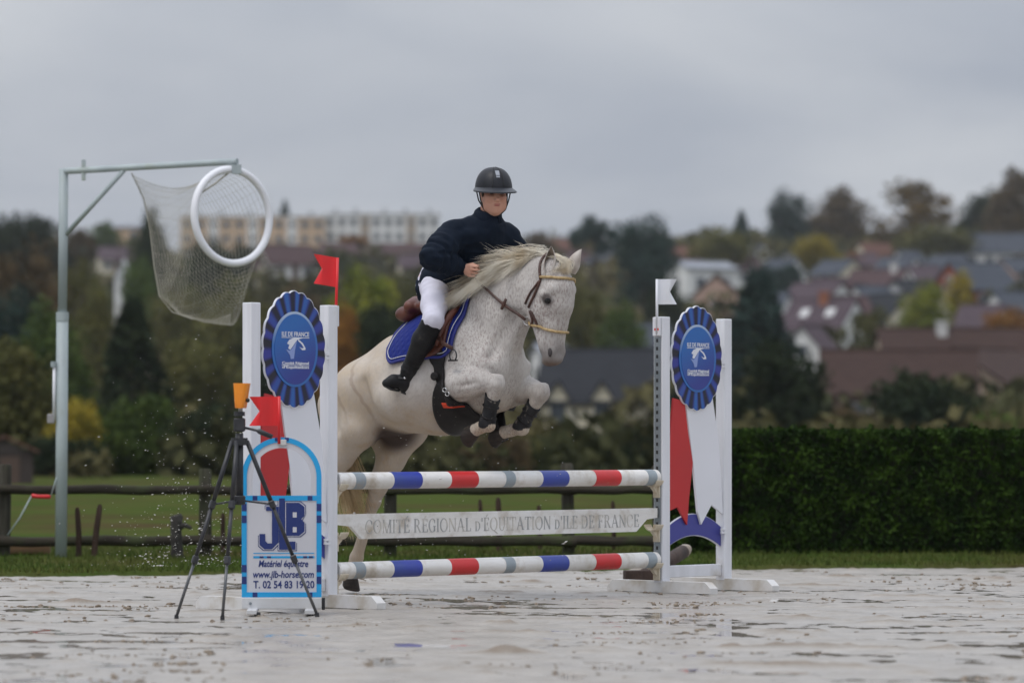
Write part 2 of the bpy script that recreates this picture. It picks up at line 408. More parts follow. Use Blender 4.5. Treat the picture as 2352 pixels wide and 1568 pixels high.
# --- crumbs and clods of sand kicked up by hooves
rngc = np.random.default_rng(51)
cx_ = []; 
for i in range(120):
    y0 = 14.9 + 13.0 * rngc.random() ** 0.9; x0 = rngc.uniform(-5.0, 5.0); m = int(rngc.integers(5, 30)); sp = rngc.uniform(0.04, 0.20)
    for k in range(m): cx_.append((x0 + rngc.normal(0, sp * 1.6), y0 + rngc.normal(0, sp), rngc.uniform(0.003, 0.009) * (1.0 if rngc.random() < 0.85 else 1.7)))
cx_ = np.array(cx_); cz_ = sand_z(cx_[:, 0], cx_[:, 1])
ico = bmesh.new(); bmesh.ops.create_icosphere(ico, subdivisions=1, radius=1.0); iv = np.array([v.co[:] for v in ico.verts]); ifc = np.array([[v.index for v in f.verts] for f in ico.faces]); ico.free()
jit = 1 + 0.28 * rngc.normal(0, 1, (len(cx_), len(iv), 1)); sc3 = np.stack([rngc.uniform(0.9, 1.9, len(cx_)), rngc.uniform(0.8, 1.4, len(cx_)), rngc.uniform(0.55, 0.9, len(cx_))], 1)
Vc = iv[None] * jit * sc3[:, None, :] * cx_[:, 2][:, None, None] + np.stack([cx_[:, 0], cx_[:, 1], np.maximum(cz_, WATER_Z) + cx_[:, 2] * 0.25], 1)[:, None, :]
M_clod = pmat('brown_sand_clods', (0.24, 0.195, 0.150), (0.32, 0.27, 0.215), scale=7, rough=0.9, spec=0.1, bump=0.5, bscale=90)
oc = link('sand_clods', raw_mesh('sand_clods', Vc.reshape(-1, 3), (ifc[None] + (np.arange(len(cx_)) * len(iv))[:, None, None]).reshape(-1, 3), True), M_clod); tag(oc, 'brown crumbs and clods of sand scattered over the wet arena', 'sand clods', kind='stuff')
# ================================================================== land beyond the arena
_TP = np.array([(-200, 0), (0, 0), (85, 0.0), (150, 0.3), (240, 1.3), (300, 6.0), (360, 11.5), (440, 17.0), (520, 22.5), (640, 30.0), (760, 38.0), (900, 42.0), (1300, 42.0), (3000, 20.0)], float)
def terrain(x, y):
    x = np.asarray(x, float); y = np.asarray(y, float)
    z = np.interp(y, _TP[:, 0], _TP[:, 1])
    return z + np.clip((y - 240) / 120, 0, 1) * 0.7 * fbm(x, y, 0.012, 2, 2.0)
def ground_at(x, y): return float(terrain(np.array([x]), np.array([y]))[0])

M_grass = pmat('meadow_grass', (0.044, 0.074, 0.016), (0.080, 0.084, 0.028), scale=0.8, rough=0.9, spec=0.0, bump=0.4, bscale=9, lo=0.38, hi=0.68, detail=7, dirt=(0.072, 0.046, 0.028), dirt_lo=0.50, dirt_hi=0.68, dirt_scale=0.30)
M_hill = pmat('hillside_scrub', (0.040, 0.048, 0.020), (0.070, 0.055, 0.030), scale=0.05, rough=0.95, detail=7, lo=0.38, hi=0.62, spec=0.0)
def edge_z(X, Y):
    e = Y - arena_edge(X); return np.where(e < 0, -0.10, 0.020 + 0.012 * fbm(X, Y, 1.5, 3, 8.0) + 0.02 * np.clip(e / 2, 0, 1))
g1 = grid_mesh('grass_field', np.concatenate([np.linspace(-60, -7, 30)[:-1], np.linspace(-7, 7, 220), np.linspace(7, 60, 30)[1:]]), np.concatenate([np.linspace(24.5, 34, 150)[:-1], np.linspace(34, 110, 90)]), edge_z, M_grass); tag(g1, kind='structure')
g2 = grid_mesh('hillside', np.concatenate([np.linspace(-1600, -260, 14)[:-1], np.linspace(-260, 260, 105), np.linspace(260, 1600, 14)[1:]]), np.concatenate([np.linspace(60, 240, 30)[:-1], np.linspace(240, 900, 110)[:-1], np.linspace(900, 3000, 15)]), lambda X, Y: terrain(X, Y) - np.where(Y < 112, 0.05, 0.0), M_hill); tag(g2, kind='structure')
M_sand2 = pmat('damp_sand', (0.40, 0.355, 0.305), (0.50, 0.455, 0.40), scale=1.5, rough=0.5, detail=6, bump=0.2, bscale=30)
g3 = grid_mesh('riding_ground', np.linspace(-60, 60, 25), np.linspace(-40, 28, 20), lambda X, Y: X * 0 - 0.055, M_sand2); tag(g3, kind='structure')

# --- grass along the edge of the sand: blades
rg = np.random.default_rng(3)
def blades(name, n, x0, x1, e0, e1, h0, h1, m, zf):
    x = rg.uniform(x0, x1, n); y = arena_edge(x) + e0 + (e1 - e0) * rg.random(n) ** 1.6; h = rg.uniform(h0, h1, n); a = rg.uniform(0, 2 * math.pi, n); w = rg.uniform(0.003, 0.007, n); ln = rg.normal(0, 0.35, (n, 2)) * h[:, None]
    z = zf(x, y); c = np.stack([x, y, z], 1); d = np.stack([np.cos(a) * w, np.sin(a) * w, np.zeros(n)], 1)
    V = np.stack([c - d, c + d, c + np.stack([ln[:, 0], ln[:, 1], h], 1)], 1).reshape(-1, 3)
    return link(name, raw_mesh(name, V, np.arange(3 * n).reshape(-1, 3), False), m)
M_blade = pmat('grass_blade', (0.046, 0.082, 0.013), (0.098, 0.104, 0.026), scale=1.2, rough=0.8, spec=0.1, lo=0.35, hi=0.7)
go = blades('grass', 42000, -6.2, 6.2, -0.06, 6.0, 0.015, 0.060, M_blade, lambda x, y: edge_z(x, y) - 0.004); tag(go, 'short green grass growing along the edge of the sand', 'grass', kind='stuff')

# ================================================================== foliage
def leaf_quads(C, size, rng, flat=0.0):
    """a randomly turned leaf spray (two crossed-corner quad) at each centre"""
    n = len(C); a = rng.normal(0, 1, (n, 3)); a /= np.linalg.norm(a, axis=1, keepdims=True); r = rng.normal(0, 1, (n, 3)); b = np.cross(a, r); b /= np.linalg.norm(b, axis=1, keepdims=True)
    s = (size * rng.uniform(0.55, 1.35, n))[:, None]; a = a * s; b = b * s * 0.62
    V = np.stack([C - a, C + b * 0.9 + a * 0.1, C + a, C - b + a * 0.05], 1).reshape(-1, 3)
    return V, np.arange(4 * n).reshape(-1, 4)
def crown_points(kind, rng, n):
    if kind == 'conifer':
        t = rng.random(n) ** 0.75; t = 0.06 + 0.94 * t; tier = (np.floor(t * 13) + rng.random(n) * 0.5) / 13; r = (1 - tier) ** 0.72 * 0.33 * (0.35 + 0.65 * rng.random(n) ** 0.4); w = rng.uniform(0, 2 * math.pi, n)
        lob = 1 + 0.22 * np.sin(w * 3 + tier * 9) + 0.12 * np.sin(w * 7 + tier * 23); r = r * lob + 0.006
        return np.stack([r * np.cos(w), r * np.sin(w), tier + 0.03 * rng.normal(0, 1, n) - r * 0.28], 1)
    spec = {'round': (0.42, 0.50, 0.52, 40, 0.19), 'tall': (0.20, 0.44, 0.55, 24, 0.14), 'bush': (0.55, 0.62, 0.30, 52, 0.22), 'cedar': (0.46, 0.26, 0.72, 17, 0.15), 'open': (0.42, 0.42, 0.58, 28, 0.16)}[kind]
    rx, rz, zc, nc, cr = spec
    p = rng.normal(0, 1, (nc, 3)); p /= np.linalg.norm(p, axis=1, keepdims=True); p *= (rng.random(nc) ** 0.42)[:, None]
    cen = np.stack([p[:, 0] * rx * 0.80, p[:, 1] * rx * 0.80, zc + p[:, 2] * rz * 0.82], 1)
    if kind in ('round', 'open'): cen[:, 2] = np.maximum(cen[:, 2], 0.17)
    if kind == 'bush': cen[:, 2] = np.clip(np.abs(cen[:, 2]), 0.06, 0.80)
    i = rng.integers(0, nc, n); q = rng.normal(0, 1, (n, 3)); q /= np.linalg.norm(q, axis=1, keepdims=True); q *= (rng.random(n) ** 0.5)[:, None]
    rr = cr * (0.6 + 0.7 * rng.random(nc))[i][:, None]; sc = np.array([1, 1, 0.55 if kind == 'cedar' else 0.85])
    return cen[i] + q * rr * sc
TREE_MESH = {}
def tree_meshes(kind, var):
    key = (kind, var)
    if key in TREE_MESH: return TREE_MESH[key]
    rng = np.random.default_rng(hash(kind) % 1 + {'conifer': 11, 'round': 23, 'tall': 37, 'bush': 53, 'cedar': 71, 'open': 91}[kind] + var * 101)
    n = {'conifer': 4200, 'round': 5600, 'tall': 2800, 'bush': 9500, 'cedar': 2800, 'open': 3000}[kind]
    sz = {'conifer': 0.024, 'round': 0.026, 'tall': 0.024, 'bush': 0.030, 'cedar': 0.026, 'open': 0.024}[kind]
    V, Fq = leaf_quads(crown_points(kind, rng, n), sz, rng); crown = raw_mesh('crown', V, Fq, False)
    mb = MB(); top_ = {'conifer': 0.96, 'round': 0.72, 'tall': 0.9, 'bush': 0.5, 'cedar': 0.9, 'open': 0.75}[kind]; r0 = {'bush': 0.02, 'conifer': 0.022}.get(kind, 0.028)
    mb.tube([(0, 0, -0.02), (0.006, 0.004, top_ * 0.4), (-0.004, 0.006, top_)], [r0, r0 * 0.7, r0 * 0.15], sides=7)
    if kind != 'conifer':
        for k in range(7):
            w = k * 2.4 + var; z0 = top_ * (0.30 + 0.08 * k); l = {'tall': 0.14, 'bush': 0.42}.get(kind, 0.30) * (1 - 0.06 * k)
            mb.tube([(0, 0, z0), (math.cos(w) * l * 0.5, math.sin(w) * l * 0.5, z0 + l * 0.35), (math.cos(w) * l, math.sin(w) * l, z0 + l * 0.6)], [r0 * 0.45, r0 * 0.3, r0 * 0.08], sides=5)
    TREE_MESH[key] = (crown, mb.mesh('trunk')); return TREE_MESH[key]
def fol(name, c0, c1): return pmat(name, c0, c1, scale=4.5, rough=0.75, lo=0.34, hi=0.66, detail=3, spec=0.04, rand=0.18)
FOL = {'dark': fol('dark_evergreen_leaves', (0.014, 0.024, 0.014), (0.033, 0.044, 0.020)), 'rust': fol('rusty_olive_leaves', (0.095, 0.070, 0.028), (0.185, 0.118, 0.040)), 'blue': fol('blue_green_needles', (0.018, 0.036, 0.033), (0.038, 0.064, 0.051)),
       'green': fol('green_leaves', (0.041, 0.070, 0.018), (0.096, 0.134, 0.031)), 'olive': fol('olive_leaves', (0.070, 0.074, 0.026), (0.134, 0.125, 0.041)),
       'yellow': fol('yellowing_leaves', (0.160, 0.141, 0.020), (0.333, 0.250, 0.036)), 'orange': fol('orange_autumn_leaves', (0.192, 0.087, 0.020), (0.346, 0.160, 0.033)),
       'brown': fol('brown_autumn_leaves', (0.067, 0.049, 0.028), (0.128, 0.090, 0.046)), 'lime': fol('yellow_green_leaves', (0.109, 0.141, 0.020), (0.224, 0.230, 0.036))}
M_bark = pmat('bark', (0.050, 0.038, 0.028), (0.085, 0.068, 0.052), scale=12, rough=0.9, bump=0.4, bscale=30)
_tv = {}
def tree(kind, u, vt, wpx, d, colr, label, name='tree', cat='tree', group=None, hscale=1.0):
    x = (u - 1176) * K * d; z = ground_at(x, d); h = (CAM_H + (HOR - vt) * K * d - z) * (1.10 if kind == 'bush' else 1.03); w = wpx * K * d
    v = _tv.get(kind, 0); _tv[kind] = v + 1; cm, tm = tree_meshes(kind, v % 3)
    wid = {'conifer': 0.62, 'round': 0.92, 'tall': 0.52, 'bush': 1.25, 'cedar': 1.0, 'open': 0.95}[kind]
    t = thing(name, (x, d, z - 0.02), random.Random(int(u * 7 + vt)).uniform(0, 6.28), label, cat, group)
    sx = 1.22 * w / wid; rz0 = {'bush': 1.0, 'conifer': 1.0}.get(kind, 1.0); t.scale = (sx, sx, h / {'conifer': 0.99, 'round': 1.02, 'tall': 1.02, 'bush': 1.0, 'cedar': 1.0, 'open': 1.02}[kind])
    for nm, me, m in (('trunk', tm, M_bark), ('crown', cm, FOL[colr])):
        o = bpy.data.objects.new(nm, me); COL.objects.link(o); o.parent = t
        if not me.materials: me.materials.append(None)
        o.material_slots[0].link = 'OBJECT'; o.material_slots[0].material = m
    return t
GB = 'bushes at the far side of the meadow'; GT = 'trees on the hillside'; GS = 'trees along the skyline'
for a in [
    ('bush', 150, 985, 190, 92, 'dark', 'low dark bush between the small shed and the goal post', 'bush', 'bush', GB),
    ('bush', 330, 905, 250, 95, 'green', 'green bush at the foot of the dark spruce, beyond the goal post', 'bush', 'bush', GB),
    ('bush', 480, 918, 210, 93, 'dark', 'dark green bush behind the tripod', 'bush', 'bush', GB),
    ('bush', 655, 930, 200, 94, 'dark', 'dark bush hidden behind the near jump wing', 'bush', 'bush', GB),
    ('bush', 850, 880, 220, 100, 'dark', "dark bush behind the horse's hindquarters", 'bush', 'bush', GB),
    ('bush', 1010, 900, 230, 97, 'dark', "dark bush behind the horse's belly", 'bush', 'bush', GB),
    ('bush', 1130, 985, 190, 95, 'brown', "low brown bush below the horse's front hooves", 'bush', 'bush', GB),
    ('bush', 1290, 990, 190, 96, 'olive', "olive bush just right of the horse's folded forelegs", 'bush', 'bush', GB),
    ('bush', 1425, 978, 190, 98, 'dark', 'dark bush left of the far jump wing', 'bush', 'bush', GB),
    ('bush', 1565, 950, 170, 100, 'dark', 'dark bush behind the far jump wing', 'bush', 'bush', GB),
    ('bush', 1785, 772, 250, 120, 'dark', 'large rounded evergreen bush above the clipped hedge', 'bush', 'bush', GB),
    ('bush', 2105, 838, 340, 112, 'dark', 'broad shrub above the hedge in front of the brown-roofed house', 'bush', 'bush', GB),
    ('bush', 2290, 925, 150, 108, 'green', 'low green shrub above the hedge by the picture edge', 'bush', 'bush', GB),
    ('bush', 1950, 935, 150, 110, 'brown', 'low brown shrub between the rounded evergreen and the broad shrub', 'bush', 'bush', GB),
    ('round', 28, 775, 240, 100, 'olive', 'olive-green tree left of the goal post at the picture edge', 'tree', 'tree', GB),
    ('round', 165, 900, 130, 93, 'yellow', 'small yellow-leaved tree beside the goal post foot', 'tree', 'tree', GB),
    ('conifer', 305, 696, 190, 130, 'dark', 'dark spruce standing between goal post and near jump wing', 'spruce_tree', 'spruce'),
    ('round', 55, 555, 220, 205, 'brown', 'large brown tree left of the goal post', 'tree', 'tree', GT),
    ('round', 182, 590, 125, 235, 'olive', 'olive-yellow tree just right of the goal post', 'tree', 'tree', GT),
    ('round', 20, 635, 180, 160, 'blue', 'dark blue-green tree at the left picture edge', 'tree', 'tree', GT),
    ('round', 130, 690, 180, 150, 'green', 'green tree right behind the goal post', 'tree', 'tree', GT),
    ('round', 225, 640, 120, 200, 'olive', 'olive tree left of the white tower', 'tree', 'tree', GT),
    ('round', 75, 476, 170, 420, 'dark', 'tall dark tree on the skyline left of the goal post', 'tree', 'tree', GS),
    ('round', -5, 492, 130, 400, 'dark', 'dark tree on the skyline cut by the left picture edge', 'tree', 'tree', GS),
    ('open', 172, 505, 100, 450, 'brown', 'bare-looking brown tree on the skyline right of the goal post', 'tree', 'tree', GS),
    ('round', 240, 508, 100, 620, 'green', 'small green tree on the skyline above the peach building', 'tree', 'tree', GS),
    ('tall', 345, 474, 80, 350, 'dark', 'slim dark poplar rising behind the hanging net', 'poplar_tree', 'poplar', GT),
    ('round', 318, 575, 80, 300, 'green', 'green tree left of the poplar', 'tree', 'tree', GT),
    ('round', 480, 545, 120, 400, 'dark', 'dark tree seen through the net ring', 'tree', 'tree', GT),
    ('round', 552, 552, 80, 430, 'dark', 'small dark tree at the right rim of the net ring', 'tree', 'tree', GT),
    ('round', 420, 640, 160, 250, 'olive', 'yellow-olive tree behind the lower part of the net', 'tree', 'tree', GT),
    ('round', 560, 640, 200, 235, 'olive', 'olive tree just above the near jump wing', 'tree', 'tree', GT),
    ('round', 650, 555, 55, 620, 'green', 'small round green tree below the peach apartment block', 'tree', 'tree', GT),
    ('round', 706, 562, 62, 600, 'blue', 'small dark tree below the junction of the apartment blocks', 'tree', 'tree', GT),
    ('tall', 812, 530, 62, 640, 'orange', 'orange-brown tree in front of the white apartment block', 'tree', 'tree', GT),
    ('conifer', 655, 466, 44, 800, 'blue', 'tiny conifer above the roof of the apartment block', 'tree', 'tree', GS),
    ('round', 705, 655, 170, 215, 'brown', 'brown tree behind the red flag of the jump', 'tree', 'tree', GT),
    ('round', 830, 605, 170, 225, 'lime', 'yellow-green tree right of the red flag', 'tree', 'tree', GT),
    ('round', 935, 612, 120, 240, 'olive', "olive tree left of the rider's elbow", 'tree', 'tree', GT),
    ('tall', 860, 655, 120, 182, 'dark', 'dark tree between the red flag and the rider', 'tree', 'tree', GT),
    ('round', 775, 685, 120, 172, 'orange', 'orange-brown tree right of the near wing post', 'tree', 'tree', GT),
    ('round', 905, 705, 190, 150, 'dark', 'dark tree behind the saddle', 'tree', 'tree', GT),
    ('round', 470, 765, 200, 160, 'olive', 'brown-green tree left of the near jump wing', 'tree', 'tree', GT),
    ('round', 640, 740, 180, 165, 'dark', 'dark tree hidden behind the blue rosette of the near wing', 'tree', 'tree', GT),
    ('round', 1235, 532, 100, 610, 'brown', "reddish-brown tree on the skyline right of the rider's shoulder", 'tree', 'tree', GS),
    ('cedar', 1362, 488, 112, 450, 'blue', 'dark cedar on the skyline above the horse head', 'cedar_tree', 'cedar', GS),
    ('round', 1478, 478, 138, 380, 'blue', 'broad dark fir between horse head and white flag', 'fir_tree', 'fir', GT),
    ('round', 1350, 640, 125, 260, 'olive', "brown tree just right of the horse's muzzle", 'tree', 'tree', GT),
    ('round', 1432, 690, 135, 245, 'green', 'green tree below the broad dark fir', 'tree', 'tree', GT),
    ('bush', 1530, 640, 120, 330, 'dark', 'dark bush behind the white flag', 'bush', 'bush', GT),
    ('round', 1655, 514, 140, 480, 'olive', 'olive tree on the skyline above the white house', 'tree', 'tree', GS),
    ('conifer', 1702, 492, 66, 560, 'blue', 'small dark conifer right of the olive skyline tree', 'tree', 'tree', GS),
    ('round', 1815, 432, 118, 620, 'blue', 'dark pine on the skyline, first of the tall group', 'pine_tree', 'pine', GS),
    ('round', 1930, 428, 165, 640, 'brown', 'broad brown-green skyline tree beside the dark pine', 'tree', 'tree', GS),
    ('open', 2098, 412, 205, 600, 'rust', 'tall orange-brown skyline tree with loose crown', 'tree', 'tree', GS),
    ('round', 2150, 510, 190, 560, 'olive', 'olive tree below the tall orange-brown skyline tree', 'tree', 'tree', GS),
    ('round', 2250, 436, 150, 615, 'dark', 'dark skyline tree above the long white house', 'tree', 'tree', GS),
    ('round', 2338, 384, 180, 580, 'brown', 'tallest brown tree at the right picture edge', 'tree', 'tree', GS),
    ('round', 1880, 530, 115, 480, 'yellow', 'yellow-olive round tree below the tall skyline pair', 'tree', 'tree', GT),
    ('bush', 1790, 590, 120, 420, 'blue', 'dark blue-green rounded bush on the slope', 'bush', 'bush', GT),
    ('conifer', 1742, 634, 225, 222, 'blue', 'very dark conifer right of the far jump wing', 'conifer_tree', 'conifer', GT),
    ('round', 2120, 640, 120, 305, 'lime', 'yellow-green tree among the houses above the brown roof', 'tree', 'tree', GT),
    ('round', 2010, 702, 120, 268, 'olive', 'olive tree left above the brown roof', 'tree', 'tree', GT),
    ('tall', 2205, 618, 70, 335, 'yellow', 'slim yellowing tree left of the brick gable', 'tree', 'tree', GT),
    ('round', 2315, 695, 110, 285, 'orange', 'orange tree at the right picture edge above the brown roof', 'tree', 'tree', GT),
    ('round', 1595, 745, 130, 205, 'dark', 'dark tree seen between the posts of the far wing', 'tree', 'tree', GT),
    ('round', 1960, 575, 70, 500, 'orange', 'small orange tree among the upper houses', 'tree', 'tree', GT),
    ('round', 1250, 690, 120, 300, 'olive', "olive tree hidden behind the horse's head", 'tree', 'tree', GT),
]: tree(*a)

# the rest of the wooded slope reads as one mass
rngw = np.random.default_rng(19); Vs = []; Fs = []; off = 0
for i in range(1260):
    d = rngw.uniform(150, 740) if i < 420 else (rngw.uniform(88, 150) if i < 640 else rngw.uniform(585, 700) if i < 760 else rngw.uniform(95, 740)); u = rngw.uniform(-250, 2600) if i < 640 else rngw.uniform(1560, 2600) if i < 760 else (rngw.uniform(-2300, -150) if i % 2 else rngw.uniform(2500, 4600)); x = (u - 1176) * K * d
    if 1500 < u < 2352 and 300 < d < 560 and rngw.random() < 0.72: continue
    if 560 < d and 380 < u < 1050: continue
    if d < 235 and 1230 < u < 1500 and (d > 125 or i % 2): continue
    z = ground_at(x, d); r = rngw.uniform(1.2, 2.8) * (1 + d / 900) * (1 if i < 420 else 0.55 if i < 640 else 1.15 if i < 760 else 1.3); n = 150
    q = rngw.normal(0, 1, (n, 3)); q /= np.linalg.norm(q, axis=1, keepdims=True); q *= (rngw.random(n) ** 0.4)[:, None]; q[:, 2] = np.abs(q[:, 2]) * 1.05
    V, F_ = leaf_quads(np.array([x, d, z]) + q * r, 0.16 * r, rngw); Vs.append(V); Fs.append(F_ + off); off += len(V)
M_wood = pmat('mixed_autumn_foliage', (0.040, 0.050, 0.022), (0.105, 0.088, 0.038), scale=0.06, rough=0.8, lo=0.36, hi=0.62, detail=5, spec=0.04)
ow = link('wooded_slope', raw_mesh('wooded_slope', np.concatenate(Vs), np.concatenate(Fs), False), M_wood); tag(ow, 'mass of autumn shrubs and trees filling the slope between houses', 'woodland', kind='stuff')
# ================================================================== houses on the slope
def wallm(n, c): return pmat(n, c, tuple(q * 0.86 for q in c), scale=0.9, rough=0.85, detail=5, spec=0.1)
WALL = {'white': wallm('white_render', (0.74, 0.74, 0.72)), 'cream': wallm('cream_render', (0.66, 0.60, 0.46)), 'pink': wallm('pink_render', (0.52, 0.36, 0.29)), 'grey': wallm('grey_render', (0.40, 0.41, 0.42)),
        'brick': wallm('red_brick', (0.24, 0.075, 0.048)), 'peach': wallm('peach_panel', (0.60, 0.43, 0.28)), 'beige': wallm('beige_render', (0.42, 0.34, 0.26)), 'brownw': wallm('brown_render', (0.20, 0.14, 0.11))}
def roofm(n, c, st=(1, 1, 9)): return pmat(n, c, tuple(q * 0.66 for q in c), scale=1.1, rough=0.8, detail=6, bump=0.3, bscale=3, stretch=st, spec=0.1)
ROOF = {'brown': roofm('brown_tiles', (0.062, 0.037, 0.031)), 'slate': roofm('slate_tiles', (0.075, 0.085, 0.105)), 'purple': roofm('purple_brown_tiles', (0.095, 0.070, 0.082)), 'maroon': roofm('maroon_tiles', (0.092, 0.058, 0.060)),
        'dark': roofm('dark_slate_tiles', (0.030, 0.032, 0.038)), 'red': roofm('red_tiles', (0.145, 0.074, 0.058)), 'pale': roofm('pale_flat_roof', (0.34, 0.36, 0.40))}
M_pane = pmat('window_pane', (0.05, 0.06, 0.075), rough=0.12, spec=0.7)
M_wframe = pmat('window_frame', (0.55, 0.55, 0.54), rough=0.5)
M_door = pmat('dark_door', (0.09, 0.055, 0.04), rough=0.6)
M_chim = pmat('brick_chimney', (0.32, 0.12, 0.06), (0.24, 0.09, 0.05), scale=3, rough=0.9)
M_chimw = pmat('white_chimney', (0.55, 0.54, 0.52), rough=0.85)
def window(parent, c, w, h, axis, sgn):
    """frame and pane set on a wall; axis 'y' faces +-y, 'x' faces +-x"""
    if axis == 'y': s0, s1, o0, o1 = (w, 0.10, h), (w - 0.16, 0.04, h - 0.16), (0, sgn * 0.03, 0), (0, sgn * 0.065, 0)
    else: s0, s1, o0, o1 = (0.10, w, h), (0.04, w - 0.16, h - 0.16), (sgn * 0.03, 0, 0), (sgn * 0.065, 0, 0)
    f = MB().box(Vector(c) + Vector(o0), s0).build('window', M_wframe, parent); MB().box(Vector(c) + Vector(o1), s1).build('pane', M_pane, f)
def house(u, d, L, Dp, hw, hr, yaw, wc, rc, label, win=2, chim=None, z_off=0.0, storeys=1, door=True, name='house', cat='house', dorm=(), skyl=()):
    x = (u - 1176) * K * d; z = ground_at(x, d) + z_off
    t = thing(name, (x, d, z), R(yaw), label, cat, 'houses on the slope' if cat == 'house' else None)
    mb = MB(); a, b = L / 2, Dp / 2
    vs = [(-a, -b, -1.5), (a, -b, -1.5), (a, b, -1.5), (-a, b, -1.5), (-a, -b, hw), (a, -b, hw), (a, b, hw), (-a, b, hw), (-a, 0, hw + hr), (a, 0, hw + hr)]
    mb.add(vs, [(0, 1, 5, 4), (1, 2, 6, 9, 5), (2, 3, 7, 6), (3, 0, 4, 8, 7), (0, 3, 2, 1)]); mb.build('wall', WALL[wc], t)
    ov, th = 0.35, 0.14; sl = hr / b; rb = MB()
    for s_ in (-1, 1):
        e = b + ov; ze = hw - ov * sl
        p = [(-a - ov * .6, s_ * e, ze + 0.02), (a + ov * .6, s_ * e, ze + 0.02), (a + ov * .6, 0, hw + hr + 0.02), (-a - ov * .6, 0, hw + hr + 0.02)]
        rb.add(p + [(x_, y_, z_ + th) for x_, y_, z_ in p], [(0, 1, 2, 3), (7, 6, 5, 4), (0, 4, 5, 1), (1, 5, 6, 2), (2, 6, 7, 3), (3, 7, 4, 0)])
    rf = rb.build('roof', ROOF[rc], t)
    MB().tube([(-a - ov * .6, 0, hw + hr + th), (a + ov * .6, 0, hw + hr + th)], 0.13, sides=6).build('ridge', ROOF[rc], rf)
    if chim is not None:
        cx, cm = chim; MB().box((cx * a, -b * 0.15, hw + hr * 0.85 + 0.35), (0.7, 0.55, 1.2)).box((cx * a, -b * 0.15, hw + hr * 0.85 + 1.02), (0.84, 0.7, 0.14)).build('chimney', cm, rf)
    for s in range(storeys):
        zz = hw * (s + 0.52) / storeys
        for i in range(win):
            if win and not (door and s == 0 and i == win // 2 and win > 2): window(t, (-a + L * (i + 0.5) / win, -b, zz), min(1.25, L / win * 0.5), min(1.35, hw / storeys * 0.5), 'y', -1)
        for sg in (-1, 1): window(t, (sg * a, 0.0, zz), 1.15, min(1.3, hw / storeys * 0.5), 'x', sg)
    if hr > 2.2:
        for sg in (-1, 1): window(t, (sg * a, 0, hw + hr * 0.32), 0.9, 1.0, 'x', sg)
    if door: MB().box((-a + L * (win // 2 + 0.5) / max(win, 1) if win > 2 else a * 0.05, -b - 0.03, 1.02), (0.95, 0.10, 2.05)).build('door', M_door, t)
    for dx in dorm:
        dm = thing('dormer', (dx * a, -b + 0.72, hw - 1.30)); dm.parent = t
        w_, h_, r_ = 1.5, 1.25, 1.15
        MB().add([(-w_ / 2, -0.9, -0.5), (w_ / 2, -0.9, -0.5), (w_ / 2, 1.2, -0.5), (-w_ / 2, 1.2, -0.5), (-w_ / 2, -0.9, h_), (w_ / 2, -0.9, h_), (w_ / 2, 1.2, h_), (-w_ / 2, 1.2, h_), (0, -0.9, h_ + r_), (0, 1.2, h_ + r_)], [(0, 1, 5, 8, 4), (1, 2, 6, 5), (2, 3, 7, 9, 6), (3, 0, 4, 7)]).build('dormer_wall', WALL[wc], dm)
        rb = MB()
        for s_ in (-1, 1):
            p = [(s_ * (w_ / 2 + 0.22), -1.15, h_ - 0.28), (s_ * (w_ / 2 + 0.22), 1.7, h_ - 0.28), (0, 1.7, h_ + r_ + 0.04), (0, -1.15, h_ + r_ + 0.04)]
            rb.add(p + [(x_, y_, z_ + 0.13) for x_, y_, z_ in p], [(0, 1, 2, 3), (7, 6, 5, 4), (0, 4, 5, 1), (1, 5, 6, 2), (2, 6, 7, 3), (3, 7, 4, 0)])
        rb.build('dormer_roof', ROOF[rc], dm)
        MB().box((0, -0.93, 0.55), (0.95, 0.08, 1.15)).build('dormer_window', M_pane, dm)
    for dx in skyl:
        ang = math.atan2(hr, b); M = Matrix.Rotation(ang, 3, 'X'); MB().box((dx * a, -b * 0.55, hw + hr * 0.45 + 0.19), (0.8, 1.0, 0.08), M=M).build('skylight', M_wframe, rf)
    return t
house(2065, 232, 9.2, 7.0, 2.4, 2.5, -6, 'brownw', 'brown', 'brown-tiled bungalow behind the broad shrub, right of the evergreen bush')
house(2262, 240, 9.0, 8.5, 2.5, 2.6, 58, 'beige', 'brown', 'beige gabled house with brown roof at the right picture edge')
house(2235, 264, 13.0, 8.0, 2.4, 2.7, 4, 'beige', 'brown', 'long dark brown roofed house rising behind the bungalow', chim=(-0.35, M_chimw))
house(1425, 235, 9.2, 8.0, 1.95, 3.05, -8, 'cream', 'dark', 'dark slate-roofed house with two cream dormers right of the horse', dorm=(-0.72, -0.14), win=3)
house(1310, 272, 4.8, 5.0, 3.0, 0.6, 10, 'white', 'pale', "low white flat-roofed building behind the horse's muzzle", door=False)
house(1612, 440, 6.2, 5.5, 3.4, 0.7, 24, 'white', 'pale', 'white flat-roofed house right of the broad dark fir', door=False)
house(1880, 362, 5.4, 4.8, 2.2, 1.8, -42, 'white', 'purple', 'white house with purple-grey roof right of the dark conifer')
house(1895, 322, 5.8, 5.0, 2.2, 2.3, -35, 'white', 'purple', 'house with orange brick chimney and two skylights', chim=(0.05, M_chim), skyl=(-0.4, 0.45))
house(1925, 455, 4.8, 4.6, 2.2, 1.6, -48, 'cream', 'slate', 'cream gabled house with slate roof in the middle of the slope')
house(2020, 420, 6.0, 4.6, 2.2, 1.7, -25, 'white', 'maroon', 'long low house with maroon roof beside the cream gabled one', chim=(0.6, M_chimw))
house(2095, 395, 5.0, 4.6, 2.0, 1.7, 38, 'grey', 'dark', 'small grey house with dark roof left of the yellowing tree')
house(2240, 402, 7.5, 6.0, 2.6, 2.7, 38, 'brick', 'slate', 'blue-slated house with red brick gable end')
